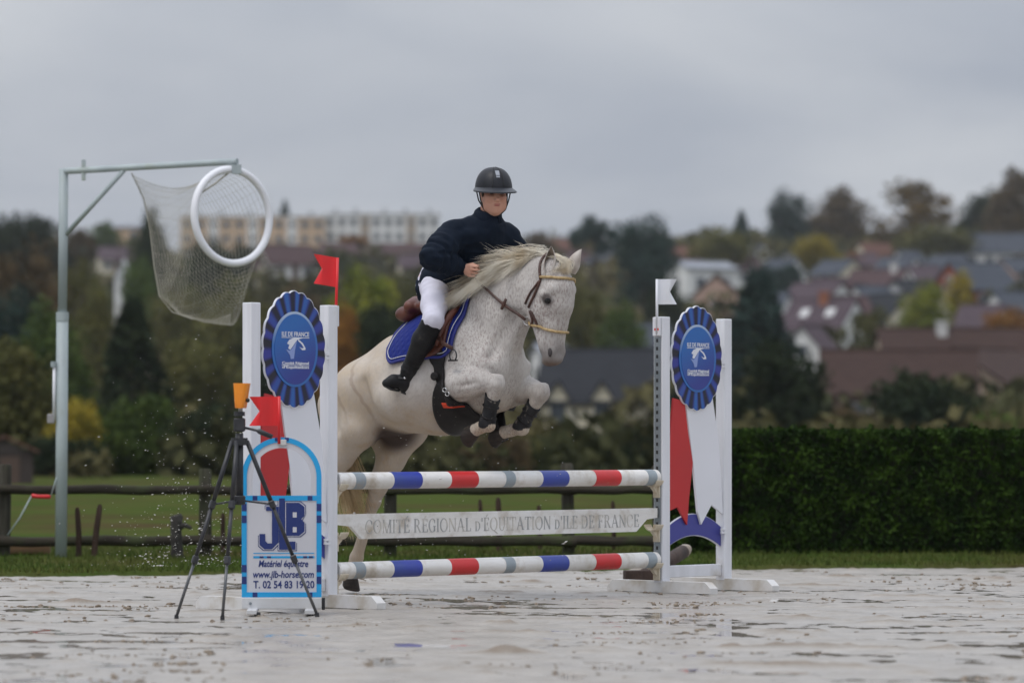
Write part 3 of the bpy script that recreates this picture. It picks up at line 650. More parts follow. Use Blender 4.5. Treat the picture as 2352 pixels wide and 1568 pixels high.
house(2290, 560, 15.0, 6.0, 2.8, 2.6, -4, 'white', 'slate', 'long white house with grey roof below the skyline trees', win=6)
house(1650, 395, 4.4, 4.6, 2.2, 2.0, 80, 'pink', 'brown', 'small pink gabled house behind the rosette of the far wing')
house(1735, 540, 4.4, 4.5, 2.0, 1.8, -60, 'white', 'slate', 'small pale house right of the olive skyline tree')
house(2012, 565, 5.8, 4.8, 2.0, 2.0, 30, 'cream', 'red', 'red-roofed house below the tall orange-brown tree')
house(1262, 640, 6.2, 4.6, 2.2, 1.5, 10, 'cream', 'red', 'small red-roofed house behind the ears of the horse')
house(1402, 505, 5.0, 4.6, 2.4, 1.8, -55, 'cream', 'slate', 'pale gabled house left of the broad dark fir')
house(1560, 545, 7.4, 4.6, 2.2, 1.5, 6, 'pink', 'red', 'low pink house right of the broad dark fir')
house(655, 525, 7.8, 5.0, 2.0, 2.4, 32, 'white', 'maroon', 'maroon-roofed house with white gable left of the red flag')
house(860, 585, 16.5, 5.0, 2.0, 1.7, 2, 'grey', 'maroon', 'long maroon-roofed row below the white apartment block', win=7)
house(262, 560, 4.6, 4.6, 2.0, 1.7, 12, 'cream', 'purple', 'purple-roofed house below the small peach building')
house(285, 700, 7.2, 5.0, 5.2, 0.5, 4, 'peach', 'pale', 'small peach building left of the poplar', door=False, storeys=2)
house(470, 262, 5.6, 4.8, 1.7, 1.7, -50, 'cream', 'brown', 'cream gabled house with brown roof behind the green bush below the spruce')
house(395, 268, 3.8, 4.0, 1.5, 1.5, 55, 'cream', 'brown', 'small cream gable just right of the dark spruce')
house(228, 292, 3.8, 4.0, 2.0, 1.7, 10, 'grey', 'purple', 'purple-roofed house left of the dark spruce')
house(1862, 275, 3.6, 4.6, 2.2, 2.6, 66, 'white', 'purple', 'white gable showing above the rounded evergreen bush')
house(2335, 455, 5.0, 4.6, 2.2, 1.6, 35, 'pink', 'slate', 'pink-walled house above the brick gable')
house(340, 332, 2.6, 3.0, 2.6, 0.7, 6, 'white', 'pale', 'low white house beside the white tower', door=False)

for (u, d, L, Dp, hw, hr, yaw, wc, rc, lab) in [
    (1800, 470, 4.0, 4.0, 2.0, 1.5, -40, 'white', 'slate', 'small white house left of the yellow-olive round tree'),
    (1975, 500, 4.2, 4.0, 2.0, 1.5, 20, 'cream', 'purple', 'small cream house beside the small orange tree'),
    (2065, 470, 4.6, 4.2, 2.0, 1.6, -35, 'white', 'slate', 'white house with slate roof below the tall orange-brown tree'),
    (2120, 440, 4.0, 4.0, 2.0, 1.5, 25, 'white', 'purple', 'white gabled cottage above the yellow-green tree'),
    (1960, 385, 4.0, 4.0, 2.0, 1.6, 50, 'grey', 'maroon', 'grey cottage with maroon roof behind the brick-chimney house'),
    (2180, 480, 4.4, 4.2, 2.0, 1.6, -20, 'grey', 'slate', 'grey cottage left below the long white house'),
    (2045, 345, 4.6, 4.4, 2.0, 1.7, -50, 'cream', 'dark', 'cream house with dark roof right of the brick-chimney house'),
    (2330, 350, 4.6, 4.4, 2.0, 1.7, 30, 'white', 'slate', 'white house at the right picture edge below the brick gable'),
    (1700, 480, 4.4, 4.2, 2.0, 1.6, 35, 'white', 'maroon', 'white house with maroon roof right of the flat-roofed one'),
    (1460, 300, 5.0, 4.4, 2.0, 1.6, 5, 'white', 'slate', 'white house peeking out above the dark slate roof'),
    (960, 500, 5.0, 4.4, 2.0, 1.6, 8, 'cream', 'purple', "purple-roofed house left of the rider's elbow"),
    (560, 470, 4.6, 4.4, 2.0, 1.6, -20, 'cream', 'maroon', 'maroon-roofed house seen below the net ring'),
    (1830, 500, 3.6, 3.6, 2.0, 1.4, 30, 'cream', 'slate', 'tiny cream house right of the dark blue-green rounded bush'),
    (1905, 410, 3.6, 3.6, 2.0, 1.4, -15, 'white', 'purple', 'tiny white house above the purple-grey roof'),
    (2000, 375, 3.8, 3.6, 2.0, 1.5, 35, 'white', 'slate', 'small white house between the maroon roof and the dark-roofed cottage'),
    (2150, 385, 3.6, 3.6, 2.0, 1.4, -45, 'cream', 'purple', 'tiny cream gable left of the slim yellowing tree'),
    (1945, 345, 3.6, 3.6, 2.0, 1.5, 15, 'cream', 'maroon', 'small cream house right behind the brick chimney'),
    (2085, 520, 3.8, 3.6, 2.0, 1.4, 40, 'white', 'slate', 'tiny white house at the foot of the olive skyline tree'),
    (2260, 330, 4.0, 3.8, 2.0, 1.6, -30, 'cream', 'purple', 'small cream house left of the orange tree at the right edge'),
    (1575, 470, 3.8, 3.6, 2.0, 1.5, -30, 'white', 'purple', 'small white house left of the white flat-roofed one'),
    (1770, 350, 3.6, 3.6, 2.0, 1.5, -30, 'white', 'slate', 'small white house peeking out right of the dark conifer'),
    (1330, 520, 4.0, 3.6, 2.0, 1.5, 20, 'white', 'maroon', 'small white house below the cedar'),
    (140, 330, 4.2, 4.2, 2.0, 1.8, 25, 'cream', 'purple', 'purple-roofed house just right of the goal post'),
]: house(u, d, L, Dp, hw, hr, yaw, wc, rc, lab)

# white church tower with a small spire
d = 330; x = (286 - 1176) * K * d; z = ground_at(x, d)
ct = thing('church_tower', (x, d, z), R(12), 'slim white church tower with pointed cap above the dark spruce', 'tower')
MB().box((0, 0, 2.2), (1.55, 1.55, 7.0)).build('shaft', WALL['white'], ct)
MB().add([(-.85, -.85, 5.7), (.85, -.85, 5.7), (.85, .85, 5.7), (-.85, .85, 5.7), (0, 0, 7.6)], [(0, 1, 4), (1, 2, 4), (2, 3, 4), (3, 0, 4), (3, 2, 1, 0)]).build('spire', WALL['grey'], ct)
for zz in (4.4, 2.4): window(ct, (0, -0.775, zz), 0.5, 0.9, 'y', -1)

# apartment blocks on the hilltop
def block(u0, u1, d, vtop, cells, wc, label, panels):
    xc = ((u0 + u1) / 2 - 1176) * K * d; L = (u1 - u0) * K * d; z = ground_at(xc, d) - 1.0; h = CAM_H + (HOR - vtop) * K * d - z
    t = thing('apartment_block', (xc, d, z), R(3), label, 'building', 'apartment blocks on the hilltop')
    MB().box((0, 5, h / 2 - 1), (L, 10, h + 2)).build('wall', WALL[wc], t)
    MB().box((0, 5, h + 0.18), (L + 0.4, 10.4, 0.34)).build('roof', M_wframe, t)
    for i in range(cells):
        cx = -L / 2 + L * (i + 0.5) / cells; cw = L / cells
        if panels and i % panels == panels - 1:
            MB().box((cx, -0.08, h / 2), (cw * 0.8, 0.14, h - 0.4)).build('stair_panel', WALL['white' if wc != 'white' else 'beige'], t)
            for s in range(3): window(t, (cx, -0.16, h - 1.3 - 2.55 * s), cw * 0.4, 1.1, 'y', -1)
        else:
            for s in range(3): window(t, (cx, 0.0, h - 1.35 - 2.55 * s), cw * 0.58, 1.35, 'y', -1)
    rngb = random.Random(int(u0))
    for i in range(5):
        MB().box((-L / 2 + L * (i + 0.3 + 0.4 * rngb.random()) / 5, 4, h + 0.85), (0.9, 0.8, 1.2)).build('roof_vent', WALL['grey'], t)
block(415, 745, 705, 499, 11, 'peach', 'peach apartment block on the hilltop behind the net ring', 3)
block(746, 1010, 712, 494, 10, 'white', "white apartment block on the hilltop left of the rider's shoulder", 4)
# low shed in the meadow
d = 78; sh = thing('shed', ((10 - 1176) * K * d, d, 0.0), R(8), 'low dark shed with red-brown roof at the left picture edge', 'shed')
MB().box((0, 0, 0.34), (1.15, 0.9, 0.70)).build('wall', pmat('dark_shed_boards', (0.040, 0.030, 0.026), (0.06, 0.045, 0.04), scale=4, rough=0.9, stretch=(9, 9, 1)), sh)
rb = MB()
for s_ in (-1, 1):
    p = [(s_ * 0.70, -0.55, 0.66), (s_ * 0.70, 0.55, 0.66), (0, 0.55, 0.98), (0, -0.55, 0.98)]; rb.add(p + [(a, b, c + 0.05) for a, b, c in p], [(0, 1, 2, 3), (7, 6, 5, 4), (0, 4, 5, 1), (1, 5, 6, 2), (2, 6, 7, 3), (3, 7, 4, 0)])
rb.build('roof', ROOF['red'], sh); MB().prism([(-0.55, 0.66), (0.55, 0.66), (0, 0.95)], -0.45, 0.45).build('gable', pmat('grey_shed_boards', (0.075, 0.06, 0.055), rough=0.9), sh)
MB().box((0.1, -0.455, 0.30), (0.4, 0.02, 0.58)).build('door', M_door, sh)
# ================================================================== hedge, rail fence, goal post
rngk = np.random.default_rng(31)
hx0 = (1528 - 1176) * K * 30.9; hx1 = 9.0; hy0, hy1, hh = 30.85, 32.0, 1.035
hg = thing('hedge', ((hx0 + hx1) / 2, 31.4, 0), 0, 'dense clipped green hedge bordering the arena behind the far jump wing', 'hedge')
M_hcore = pmat('hedge_core_shade', (0.010, 0.014, 0.007), (0.018, 0.018, 0.010), scale=9, rough=0.95)  # near-black colour stands in for shade deep inside the hedge
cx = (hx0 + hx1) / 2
MB().box((0, 0.02, 0.50), (hx1 - hx0 - 0.16, hy1 - hy0 - 0.18, 0.96)).build('shade_core', M_hcore, hg)  # solid dark box added inside so no light shows through the leaves
n = 64000; side = rngk.random(n); P = np.empty((n, 3))
f1 = side < 0.72; f2 = (side >= 0.72) & (side < 0.93); f3 = side >= 0.93
P[:, 0] = rngk.uniform(hx0, hx1, n); P[:, 1] = rngk.uniform(hy0, hy1, n); P[:, 2] = rngk.uniform(0.05, hh, n)
bul = 0.035 * fbm(P[:, 0], P[:, 2], 2.2, 3, 6.0)
P[f1, 1] = hy0 + bul[f1] + np.abs(rngk.normal(0, 0.035, f1.sum())); P[f2, 2] = hh + 0.02 * fbm(P[:, 0], P[:, 1], 3, 2, 1.0)[f2] - np.abs(rngk.normal(0, 0.03, f2.sum())); P[f3, 0] = hx0 + np.abs(rngk.normal(0, 0.03, f3.sum()))
P[:, 0] -= cx; P[:, 1] -= 31.4
up_ = rngk.uniform(0, 1, 900); sx_ = rngk.uniform(hx0, hx1, 70) - cx      # stray shoots along the top
sh_ = np.concatenate([np.stack([np.full(7, q) + rngk.normal(0, 0.012, 7), np.full(7, rngk.uniform(hy0, hy0 + 0.5) - 31.4) + rngk.normal(0, 0.012, 7), hh + np.linspace(0.0, rngk.uniform(0.01, 0.05), 7)], 1) for q in sx_])
V, Fq = leaf_quads(np.concatenate([P, sh_]), 0.021, rngk)
M_hleaf = pmat('hedge_leaf', (0.010, 0.023, 0.005), (0.046, 0.086, 0.012), scale=5.5, rough=0.6, lo=0.40, hi=0.72, detail=6, spec=0.03)
hl_ = link('leaves', raw_mesh('leaves', V, Fq, False), M_hleaf, hg); hl_['kind'] = 'stuff'

M_rail = pmat('weathered_fence_wood', (0.028, 0.024, 0.018), (0.055, 0.047, 0.036), scale=6, rough=0.9, bump=0.5, bscale=22, spec=0.15, stretch=(0.4, 5, 5), dirt=(0.055, 0.065, 0.030), dirt_lo=0.5, dirt_hi=0.7, dirt_scale=3)
M_post = pmat('weathered_fence_post', (0.042, 0.038, 0.030), (0.075, 0.070, 0.054), scale=7, rough=0.9, bump=0.5, bscale=22, spec=0.15, stretch=(5, 5, 0.5), dirt=(0.06, 0.072, 0.032), dirt_lo=0.5, dirt_hi=0.7, dirt_scale=3)
RD = 30.2
fx0 = (5 - 1176) * K * RD
rf_ = thing('rail_fence', (fx0, RD, 0), 0, 'weathered two-rail wooden fence along the meadow', 'fence')
pus = [5, 470, 895, 1307, 1515]; rngf = random.Random(5)
pxs = [-3.2] + [(u - 1176) * K * RD - fx0 for u in pus]; pxs[0] = pxs[1] - 1.5; pxs.insert(0, pxs[0] - 1.5)
for i, xq in enumerate(pxs):
    h = 0.745 + rngf.uniform(-0.02, 0.03); l = rngf.uniform(-0.02, 0.02)
    o = MB().tube([(xq, 0.075, -0.1), (xq + l * .5, 0.075, h * 0.5), (xq + l, 0.075, h - 0.012), (xq + l, 0.075, h)], [0.052, 0.050, 0.049, 0.040], sides=12).build('post', M_post, rf_); smooth_angle(o, 45)
for i in range(len(pxs) - 1):
    for z, r in ((0.562, 0.036), (0.160, 0.040)):
        a, b = pxs[i] - 0.06, pxs[i + 1] + 0.06; dz = rngf.uniform(-0.010, 0.010); pts = [(a + (b - a) * q / 6, -0.012 + 0.004 * (i % 2), z + dz * (q / 6 - 0.5) + 0.006 * math.sin(q * 2.1 + i)) for q in range(7)]
        o = MB().tube(pts, [r * (1 + 0.06 * math.sin(q * 1.7 + i)) for q in range(7)], sides=12).build('rail', M_rail, rf_); smooth_angle(o, 50)
# stakes left in the meadow behind the rails
M_stake = pmat('old_brown_stake', (0.040, 0.026, 0.020), (0.075, 0.050, 0.038), scale=8, spec=0.1, rough=0.95, bump=0.5, bscale=26, stretch=(4, 4, 0.6))
for (u, vt, vb, w, ln, lab) in [(181, 1165, 1290, 14, 0.02, 'brown stake, first right of the goal post, behind the rail fence'), (213, 1158, 1290, 15, 0.10, 'leaning brown stake, second right of the goal post'), (512, 1178, 1284, 12, 0.0, 'thin stake behind the rails just right of the tripod legs'),
                                (1105, 1146, 1270, 11, 0.0, 'short thin stake seen under the upper pole near mid jump'), (1147, 1142, 1276, 15, 0.01, 'thick dark stake seen above and below the plank near its middle'), (1240, 1160, 1272, 13, 0.0, 'brown stake between the dark stake and the fence post'), (1410, 1150, 1273, 11, 0.0, 'thin stake seen below the plank near the far wing')]:
    d = gd(vb); t = thing('wooden_stake', ((u - 1176) * K * d, d, 0), random.Random(u).uniform(0, 3), lab, 'stake', 'stakes behind the rail fence'); h = (vb - vt) * K * d; r = w * K * d / 2
    o = MB().tube([(0, 0, -0.05), (ln * .3, 0, h * 0.55), (ln * .6, 0.01, h * 0.93), (ln * .65, 0.012, h)], [r, r * 0.95, r * 0.85, r * 0.5], sides=9).build('shaft', M_stake, t); smooth_angle(o, 50)
d = gd(1290); t = thing('tree_stump', ((405 - 1176) * K * d, d, 0), 0, 'rough dark stump with a side branch beyond the rails, left of the tripod', 'stump')
M_stump = pmat('dark_rough_bark', (0.022, 0.020, 0.018), (0.055, 0.050, 0.044), scale=9, rough=0.95, bump=1.0, bscale=18)
o = MB().tube([(0, 0, -0.05), (0.005, 0, 0.12), (-0.004, 0, 0.26), (0.004, 0, 0.355), (0.0, 0, 0.372)], [0.060, 0.046, 0.043, 0.050, 0.036], sides=13).build('trunk', M_stump, t); smooth_angle(o, 60)
MB().tube([(0.02, 0, 0.27), (0.07, -0.02, 0.29), (0.12, -0.03, 0.265)], [0.026, 0.022, 0.012], sides=8).build('branch', M_stump, t, smooth=True)
d = 30.6; t = thing('timber_block', ((62 - 1176) * K * d, d, 0.0), R(4), 'orange-brown block of timber lying below the rails at the left edge', 'timber')
M_timb = pmat('orange_brown_timber', (0.20, 0.115, 0.055), (0.13, 0.075, 0.038), scale=5, rough=0.85, stretch=(0.5, 5, 5), bump=0.3, bscale=20)
MB().box((0, 0, 0.085), (0.37, 0.16, 0.075), bev=0.008).build('upper_beam', M_timb, t); MB().box((0.0, 0.01, 0.024), (0.33, 0.13, 0.045), bev=0.005).build('lower_beam', pmat('dark_brown_timber', (0.05, 0.035, 0.024), rough=0.9), t)  # the lower beam is a darker brown than the upper one

# --- horse-ball goal: galvanised post, arm, white ring and net
GD = 29.9
M_galv = pmat('galvanised_steel', (0.40, 0.46, 0.46), (0.32, 0.37, 0.38), scale=5, rough=0.5, stretch=(1, 1, 0.3), dirt=(0.30, 0.33, 0.24), dirt_lo=0.55, dirt_hi=0.8, dirt_scale=3)
M_ringw = pmat('white_ring_plastic', (0.78, 0.79, 0.82), rough=0.4)
M_net = pmat('pale_net_cord', (0.44, 0.42, 0.35), (0.34, 0.32, 0.26), scale=8, rough=0.8)
gx = (140 - 1176) * K * GD
gp = thing('goal_post', (gx, GD, 0), 0, 'tall galvanised goal post with arm, white ring and hanging net', 'goal')
gz = CAM_H + (HOR - 388) * K * GD; lean_x = 0.022
MB().tube([(0, 0, -0.1), (lean_x * .5, 0, gz * 0.62)], 0.046, sides=16).build('lower_mast', M_galv, gp, smooth=True)
MB().tube([(lean_x * .5, 0, gz * 0.62 + 0.001), (lean_x, 0, gz)], 0.036, sides=16).build('upper_mast', M_galv, gp, smooth=True)
MB().tube([(lean_x * .5, 0, gz * 0.62 - 0.02), (lean_x * .5, 0, gz * 0.62 + 0.05)], 0.049, sides=16).build('collar', M_galv, gp)
DR = 29.25
ae = Vector(at(545, 371, DR)) - Vector((gx, GD, 0)); a0 = Vector((lean_x - 0.02, 0, gz - 0.02))
MB().tube([a0, ae], 0.025, sides=10).build('arm', M_galv, gp)
br0 = a0.lerp(ae, 0.36); MB().tube([Vector((lean_x * .8, 0, CAM_H + (HOR - 545) * K * GD)), br0 - Vector((0, 0, 0.02))], 0.019, sides=10).build('brace', M_galv, gp, smooth=True)
MB().box(a0.lerp(ae, 0.13), (0.03, 0.03, 0.16)).build('hook', M_galv, gp)
rcn = Vector(at(533, 497, DR)) - Vector((gx, GD, 0)); rr = 108 * K * DR; nv = Vector((0.66, -0.75, 0.03)).normalized(); sv = Vector((0, 0, 1)).cross(nv).normalized(); uv = nv.cross(sv)
rp = [rcn + sv * (rr * math.cos(2 * math.pi * i / 48)) + uv * (rr * math.sin(2 * math.pi * i / 48)) for i in range(48)]
vsr = []; fsr = []
for i in range(48):
    c = rp[i]; ra = (c - rcn).normalized()
    for k in range(10):
        w = 2 * math.pi * k / 10; vsr.append(c + ra * (0.029 * math.cos(w)) + nv * (0.029 * math.sin(w)))
for i in range(48):
    for k in range(10): fsr.append((i * 10 + k, i * 10 + (k + 1) % 10, ((i + 1) % 48) * 10 + (k + 1) % 10, ((i + 1) % 48) * 10 + k))
MB().add(vsr, fsr).build('ring', M_ringw, gp, smooth=True)
MB().box(ae.lerp(rcn, 0.12) + Vector((0, 0, -0.01)), (0.07, 0.05, 0.07)).build('ring_clamp', M_galv, gp)
# net: a bag hung from the ring back to the brace joint
nn = 36; ns = 36
def off_(u, v, d): return Vector(at(u, v, d)) - Vector((gx, GD, 0))
seam = [off_(u, v, 29.75) for u, v in ((303, 400), (330, 455), (345, 530), (354, 610), (366, 680), (395, 716), (440, 732), (490, 736), (530, 722))]
def seam_at(q):
    q = q * (len(seam) - 1); i = min(int(q), len(seam) - 2); return seam[i].lerp(seam[i + 1], q - i)
def net_pt(i, j):
    """i round the ring, j from the ring (0) to the closing seam (1)"""
    th = 2 * math.pi * i / nn; c = rcn + sv * (rr * math.cos(th)) + uv * (rr * math.sin(th)); t = j / ns; hgt = 0.5 - 0.5 * math.sin(th)   # 0 top .. 1 bottom
    e = seam_at(min(1, hgt)); p = c.lerp(e, t ** 0.85); sag = math.sin(math.pi * min(1.0, t * 0.98 + 0.02)) ; p.z -= sag * (0.12 + 0.11 * hgt ** 1.3); p += sv * (0.02 * math.sin(5 * th) * sag) ; p.y += 0.10 * math.cos(th) * sag
    return p
nb = MB()
for i in range(nn): nb.tube([net_pt(i, j) for j in range(0, ns + 1, 2)], 0.0008, sides=3, cap=False)
for j in range(1, ns + 1): nb.tube([net_pt(i, j) for i in range(0, nn + 1, 2)], 0.0012, sides=3, cap=False)
nb.build('net', M_net, gp)
MB().tube([off_(303, 398, 29.72)] + seam, 0.0045, sides=6).build('seam_cord', M_net, gp, smooth=True)
MB().tube([rcn + uv * rr * 0.98, rcn + uv * rr * 0.72 - sv * rr * 0.42 + Vector((0, 0.1, 0)), rcn + uv * rr * 0.40 - sv * rr * 0.92], 0.007, sides=6).build('tie_cord', M_net, gp, smooth=True)
MB().tube([(-0.052, -0.03, CAM_H + (HOR - 965) * K * GD), (-0.048, -0.03, CAM_H + (HOR - 838) * K * GD)], 0.012, sides=10).build('white_tube', M_ringw, gp, smooth=True)
MB().box((-0.075, -0.02, CAM_H + (HOR - 961) * K * GD), (0.055, 0.05, 0.075), bev=0.006).build('switch_box', pmat('grey_plastic_box', (0.30, 0.29, 0.29), rough=0.6), gp)
MB().tube([(-0.055, -0.03, CAM_H + (HOR - 843) * K * GD), (-0.055, -0.03, CAM_H + (HOR - 830) * K * GD)], 0.022, sides=10).build('tube_cap', M_galv, gp)
gh = thing('gate_handle', (gx - 0.055, GD - 0.04, 0), 0, 'red spring gate handle hooked to the goal post on its wire', 'gate handle')
zq = CAM_H + (HOR - 1140) * K * GD
MB().tube([(-0.02, 0, zq), (-0.035, 0, zq), (-0.12, 0, zq + 0.002), (-0.165, 0, zq + 0.008), (-0.17, 0, zq + 0.008)], [0.010, 0.017, 0.015, 0.018, 0.006], sides=10).build('grip', M_flagred if 'M_flagred' in globals() else pmat('red_grip', (0.6, 0.015, 0.02), rough=0.4), gh, smooth=True)
MB().tube([(-0.17, 0, zq + 0.006), (-0.26, 0.02, zq - 0.16), (-0.36, 0.04, zq - 0.30)], 0.006, sides=6).build('wire', M_galv, gh, smooth=True)
MB().tube([(-0.02, 0, zq), (0.01, 0.0, zq + 0.10), (0.03, 0.02, zq + 0.17)], 0.005, sides=6).build('hook_wire', M_galv, gh, smooth=True)

# --- air: light autumn haze over the whole place
hzb = MB().box((0, 1300, 45), (4400, 3360, 110)); hz = hzb.build('haze', None); tag(hz, 'thin grey autumn haze over the valley', 'haze', kind='stuff')
mh = bpy.data.materials.new('haze_air'); mh.use_nodes = True; th_ = mh.node_tree; th_.nodes.remove(th_.nodes['Principled BSDF'])
pv = th_.nodes.new('ShaderNodeVolumePrincipled'); pv.inputs['Color'].default_value = (0.94, 0.97, 1.0, 1); pv.inputs['Density'].default_value = 0.00012; pv.inputs['Anisotropy'].default_value = 0.2
th_.links.new(pv.outputs['Volume'], th_.nodes['Material Output'].inputs['Volume']); hz.data.materials.append(mh)
# ================================================================== the jump
FX, FY = 0.689, 0.725                    # direction of the jump, from the near wing to the far wing
FROT = math.atan2(FY, FX)
F0 = Vector((-1.0526, 22.05, 0))         # inner post of the near wing
def fs_world(s, o=0.0, z=0.0): return Vector((F0.x + s * FX - o * FY, F0.y + s * FY + o * FX, z))
def u_to_s(u):
    q = (u - 1176) * K
    return (q * F0.y - F0.x) / (FX - q * FY)

M_white = pmat('white_painted_wood', (0.74, 0.75, 0.79), (0.66, 0.67, 0.70), scale=3, rough=0.42, bump=0.05, bscale=30, stretch=(6, 6, 0.6), dirt=(0.42, 0.36, 0.27), dirt_lo=0.60, dirt_hi=0.86, dirt_scale=3.2)
M_whited = pmat('white_paint_dirty', (0.80, 0.79, 0.77), (0.70, 0.68, 0.64), scale=4, rough=0.5, bump=0.08, bscale=22, stretch=(1, 4, 4), dirt=(0.36, 0.29, 0.20), dirt_lo=0.50, dirt_hi=0.78, dirt_scale=6)
M_foot = pmat('white_foot_muddy', (0.68, 0.68, 0.68), (0.58, 0.56, 0.52), scale=6, rough=0.5, dirt=(0.40, 0.34, 0.26), dirt_lo=0.48, dirt_hi=0.80, dirt_scale=6)
M_red = pmat('red_paint', (0.60, 0.022, 0.025), (0.50, 0.03, 0.03), scale=7, rough=0.45, dirt=(0.42, 0.18, 0.13), dirt_lo=0.62, dirt_hi=0.8, dirt_scale=9)
M_blue = pmat('blue_paint', (0.028, 0.05, 0.36), (0.04, 0.07, 0.32), scale=7, rough=0.45, dirt=(0.16, 0.16, 0.25), dirt_lo=0.62, dirt_hi=0.85, dirt_scale=9)
M_grey = pmat('grey_paint', (0.30, 0.35, 0.38), (0.26, 0.30, 0.33), scale=7, rough=0.5, dirt=(0.36, 0.30, 0.22), dirt_lo=0.6, dirt_hi=0.8, dirt_scale=9)
M_board = pmat('white_board', (0.76, 0.77, 0.82), (0.72, 0.73, 0.77), scale=2, rough=0.4)
M_ribred = pmat('red_board', (0.52, 0.018, 0.020), (0.46, 0.02, 0.022), scale=3, rough=0.4)
M_navy = pmat('navy_print', (0.012, 0.03, 0.16), rough=0.4)
M_arch = pmat('violet_blue_board', (0.045, 0.05, 0.27), (0.055, 0.06, 0.29), scale=3, rough=0.4)
M_black = pmat('black_plastic', (0.012, 0.012, 0.014), (0.02, 0.02, 0.022), scale=20, rough=0.45)
M_steel = pmat('galvanised_strip', (0.22, 0.25, 0.27), (0.30, 0.33, 0.35), scale=9, rough=0.45, metal=0.6)
M_cup = pmat('cream_plastic_cup', (0.66, 0.60, 0.48), (0.56, 0.48, 0.36), scale=12, rough=0.45, dirt=(0.35, 0.26, 0.16), dirt_lo=0.5, dirt_hi=0.8, dirt_scale=18)
M_print = pmat('white_print', (0.72, 0.74, 0.80), rough=0.45)
M_print2 = pmat('pale_blue_print', (0.25, 0.33, 0.62), rough=0.45)
M_letter = pmat('faded_grey_lettering', (0.36, 0.37, 0.37), (0.62, 0.59, 0.53), scale=9, rough=0.6, lo=0.42, hi=0.62)
M_flagred = pmat('red_plastic_flag', (0.70, 0.012, 0.018), (0.62, 0.02, 0.02), scale=5, rough=0.35)
M_flagwhite = pmat('white_plastic_flag', (0.74, 0.76, 0.80), (0.68, 0.69, 0.72), scale=5, rough=0.35)

def rosette_mat():
    m = bpy.data.materials.new('pleated_rosette_print'); m.use_nodes = True
    t = m.node_tree; b = t.nodes['Principled BSDF']; L = t.links.new; N = t.nodes.new
    b.inputs['Roughness'].default_value = 0.38
    tc = N('ShaderNodeTexCoord'); sp = N('ShaderNodeSeparateXYZ'); L(tc.outputs['Object'], sp.inputs[0])
    def math_(op, a, bb=None):
        n = N('ShaderNodeMath'); n.operation = op
        for i, q in enumerate((a, bb)):
            if q is None: continue
            if isinstance(q, (int, float)): n.inputs[i].default_value = q
            else: L(q, n.inputs[i])
        return n.outputs[0]
    x = math_('DIVIDE', sp.outputs['X'], 0.235); z = math_('DIVIDE', sp.outputs['Z'], 0.322)
    ang = math_('ARCTAN2', z, x)
    w = math_('SINE', math_('ADD', math_('MULTIPLY', ang, 18.0), math_('MULTIPLY', math_('SINE', math_('MULTIPLY', ang, 9.0)), 0.5)))
    w = math_('MULTIPLY_ADD', w, 0.5); w.node.inputs[2].default_value = 0.5
    r = N('ShaderNodeValToRGB'); e = r.color_ramp.elements
    e[0].position = 0.18; e[0].color = (0.008, 0.010, 0.035, 1); e[1].position = 0.95; e[1].color = (0.022, 0.115, 0.40, 1)
    q = e.new(0.5); q.color = (0.020, 0.035, 0.20, 1)
    L(w, r.inputs['Fac'])
    # the sides of the printed pleats run to violet
    r2 = N('ShaderNodeValToRGB'); e = r2.color_ramp.elements
    e[0].position = 0.18; e[0].color = (0.008, 0.008, 0.02, 1); e[1].position = 0.8; e[1].color = (0.030, 0.035, 0.26, 1)
    L(w, r2.inputs['Fac'])
    mx = N('ShaderNodeMix'); mx.data_type = 'RGBA'
    f = math_('POWER', math_('ABSOLUTE', math_('COSINE', ang)), 2.0); L(f, mx.inputs[0]); L(r.outputs['Color'], mx.inputs[6]); L(r2.outputs['Color'], mx.inputs[7])
    L(mx.outputs[2], b.inputs['Base Color'])
    return m
M_ros = rosette_mat()
def oval_mat(name, c0, c1, lo, hi, axis=(0.5, 1.0)):
    m = bpy.data.materials.new(name); m.use_nodes = True
    t = m.node_tree; b = t.nodes['Principled BSDF']; L = t.links.new; N = t.nodes.new
    b.inputs['Roughness'].default_value = 0.38
    tc = N('ShaderNodeTexCoord'); sp = N('ShaderNodeSeparateXYZ'); L(tc.outputs['Object'], sp.inputs[0])
    a = N('ShaderNodeMath'); a.operation = 'MULTIPLY'; a.inputs[1].default_value = -axis[0]; L(sp.outputs['X'], a.inputs[0])
    c = N('ShaderNodeMath'); c.operation = 'MULTIPLY_ADD'; c.inputs[1].default_value = axis[1]; L(sp.outputs['Z'], c.inputs[0]); L(a.outputs[0], c.inputs[2])
    mr = N('ShaderNodeMapRange'); mr.inputs[1].default_value = lo; mr.inputs[2].default_value = hi; L(c.outputs[0], mr.inputs[0])
    mx = N('ShaderNodeMix'); mx.data_type = 'RGBA'; mx.inputs[6].default_value = (*c0, 1); mx.inputs[7].default_value = (*c1, 1); L(mr.outputs[0], mx.inputs[0])
    L(mx.outputs[2], b.inputs['Base Color'])
    return m
M_oval = oval_mat('oval_blue_print', (0.030, 0.045, 0.26), (0.022, 0.13, 0.42), -0.16, 0.13)
M_ovalrim = oval_mat('oval_rim_print', (0.035, 0.15, 0.45), (0.42, 0.52, 0.66), 0.05, 0.21, axis=(0.15, 1.0))

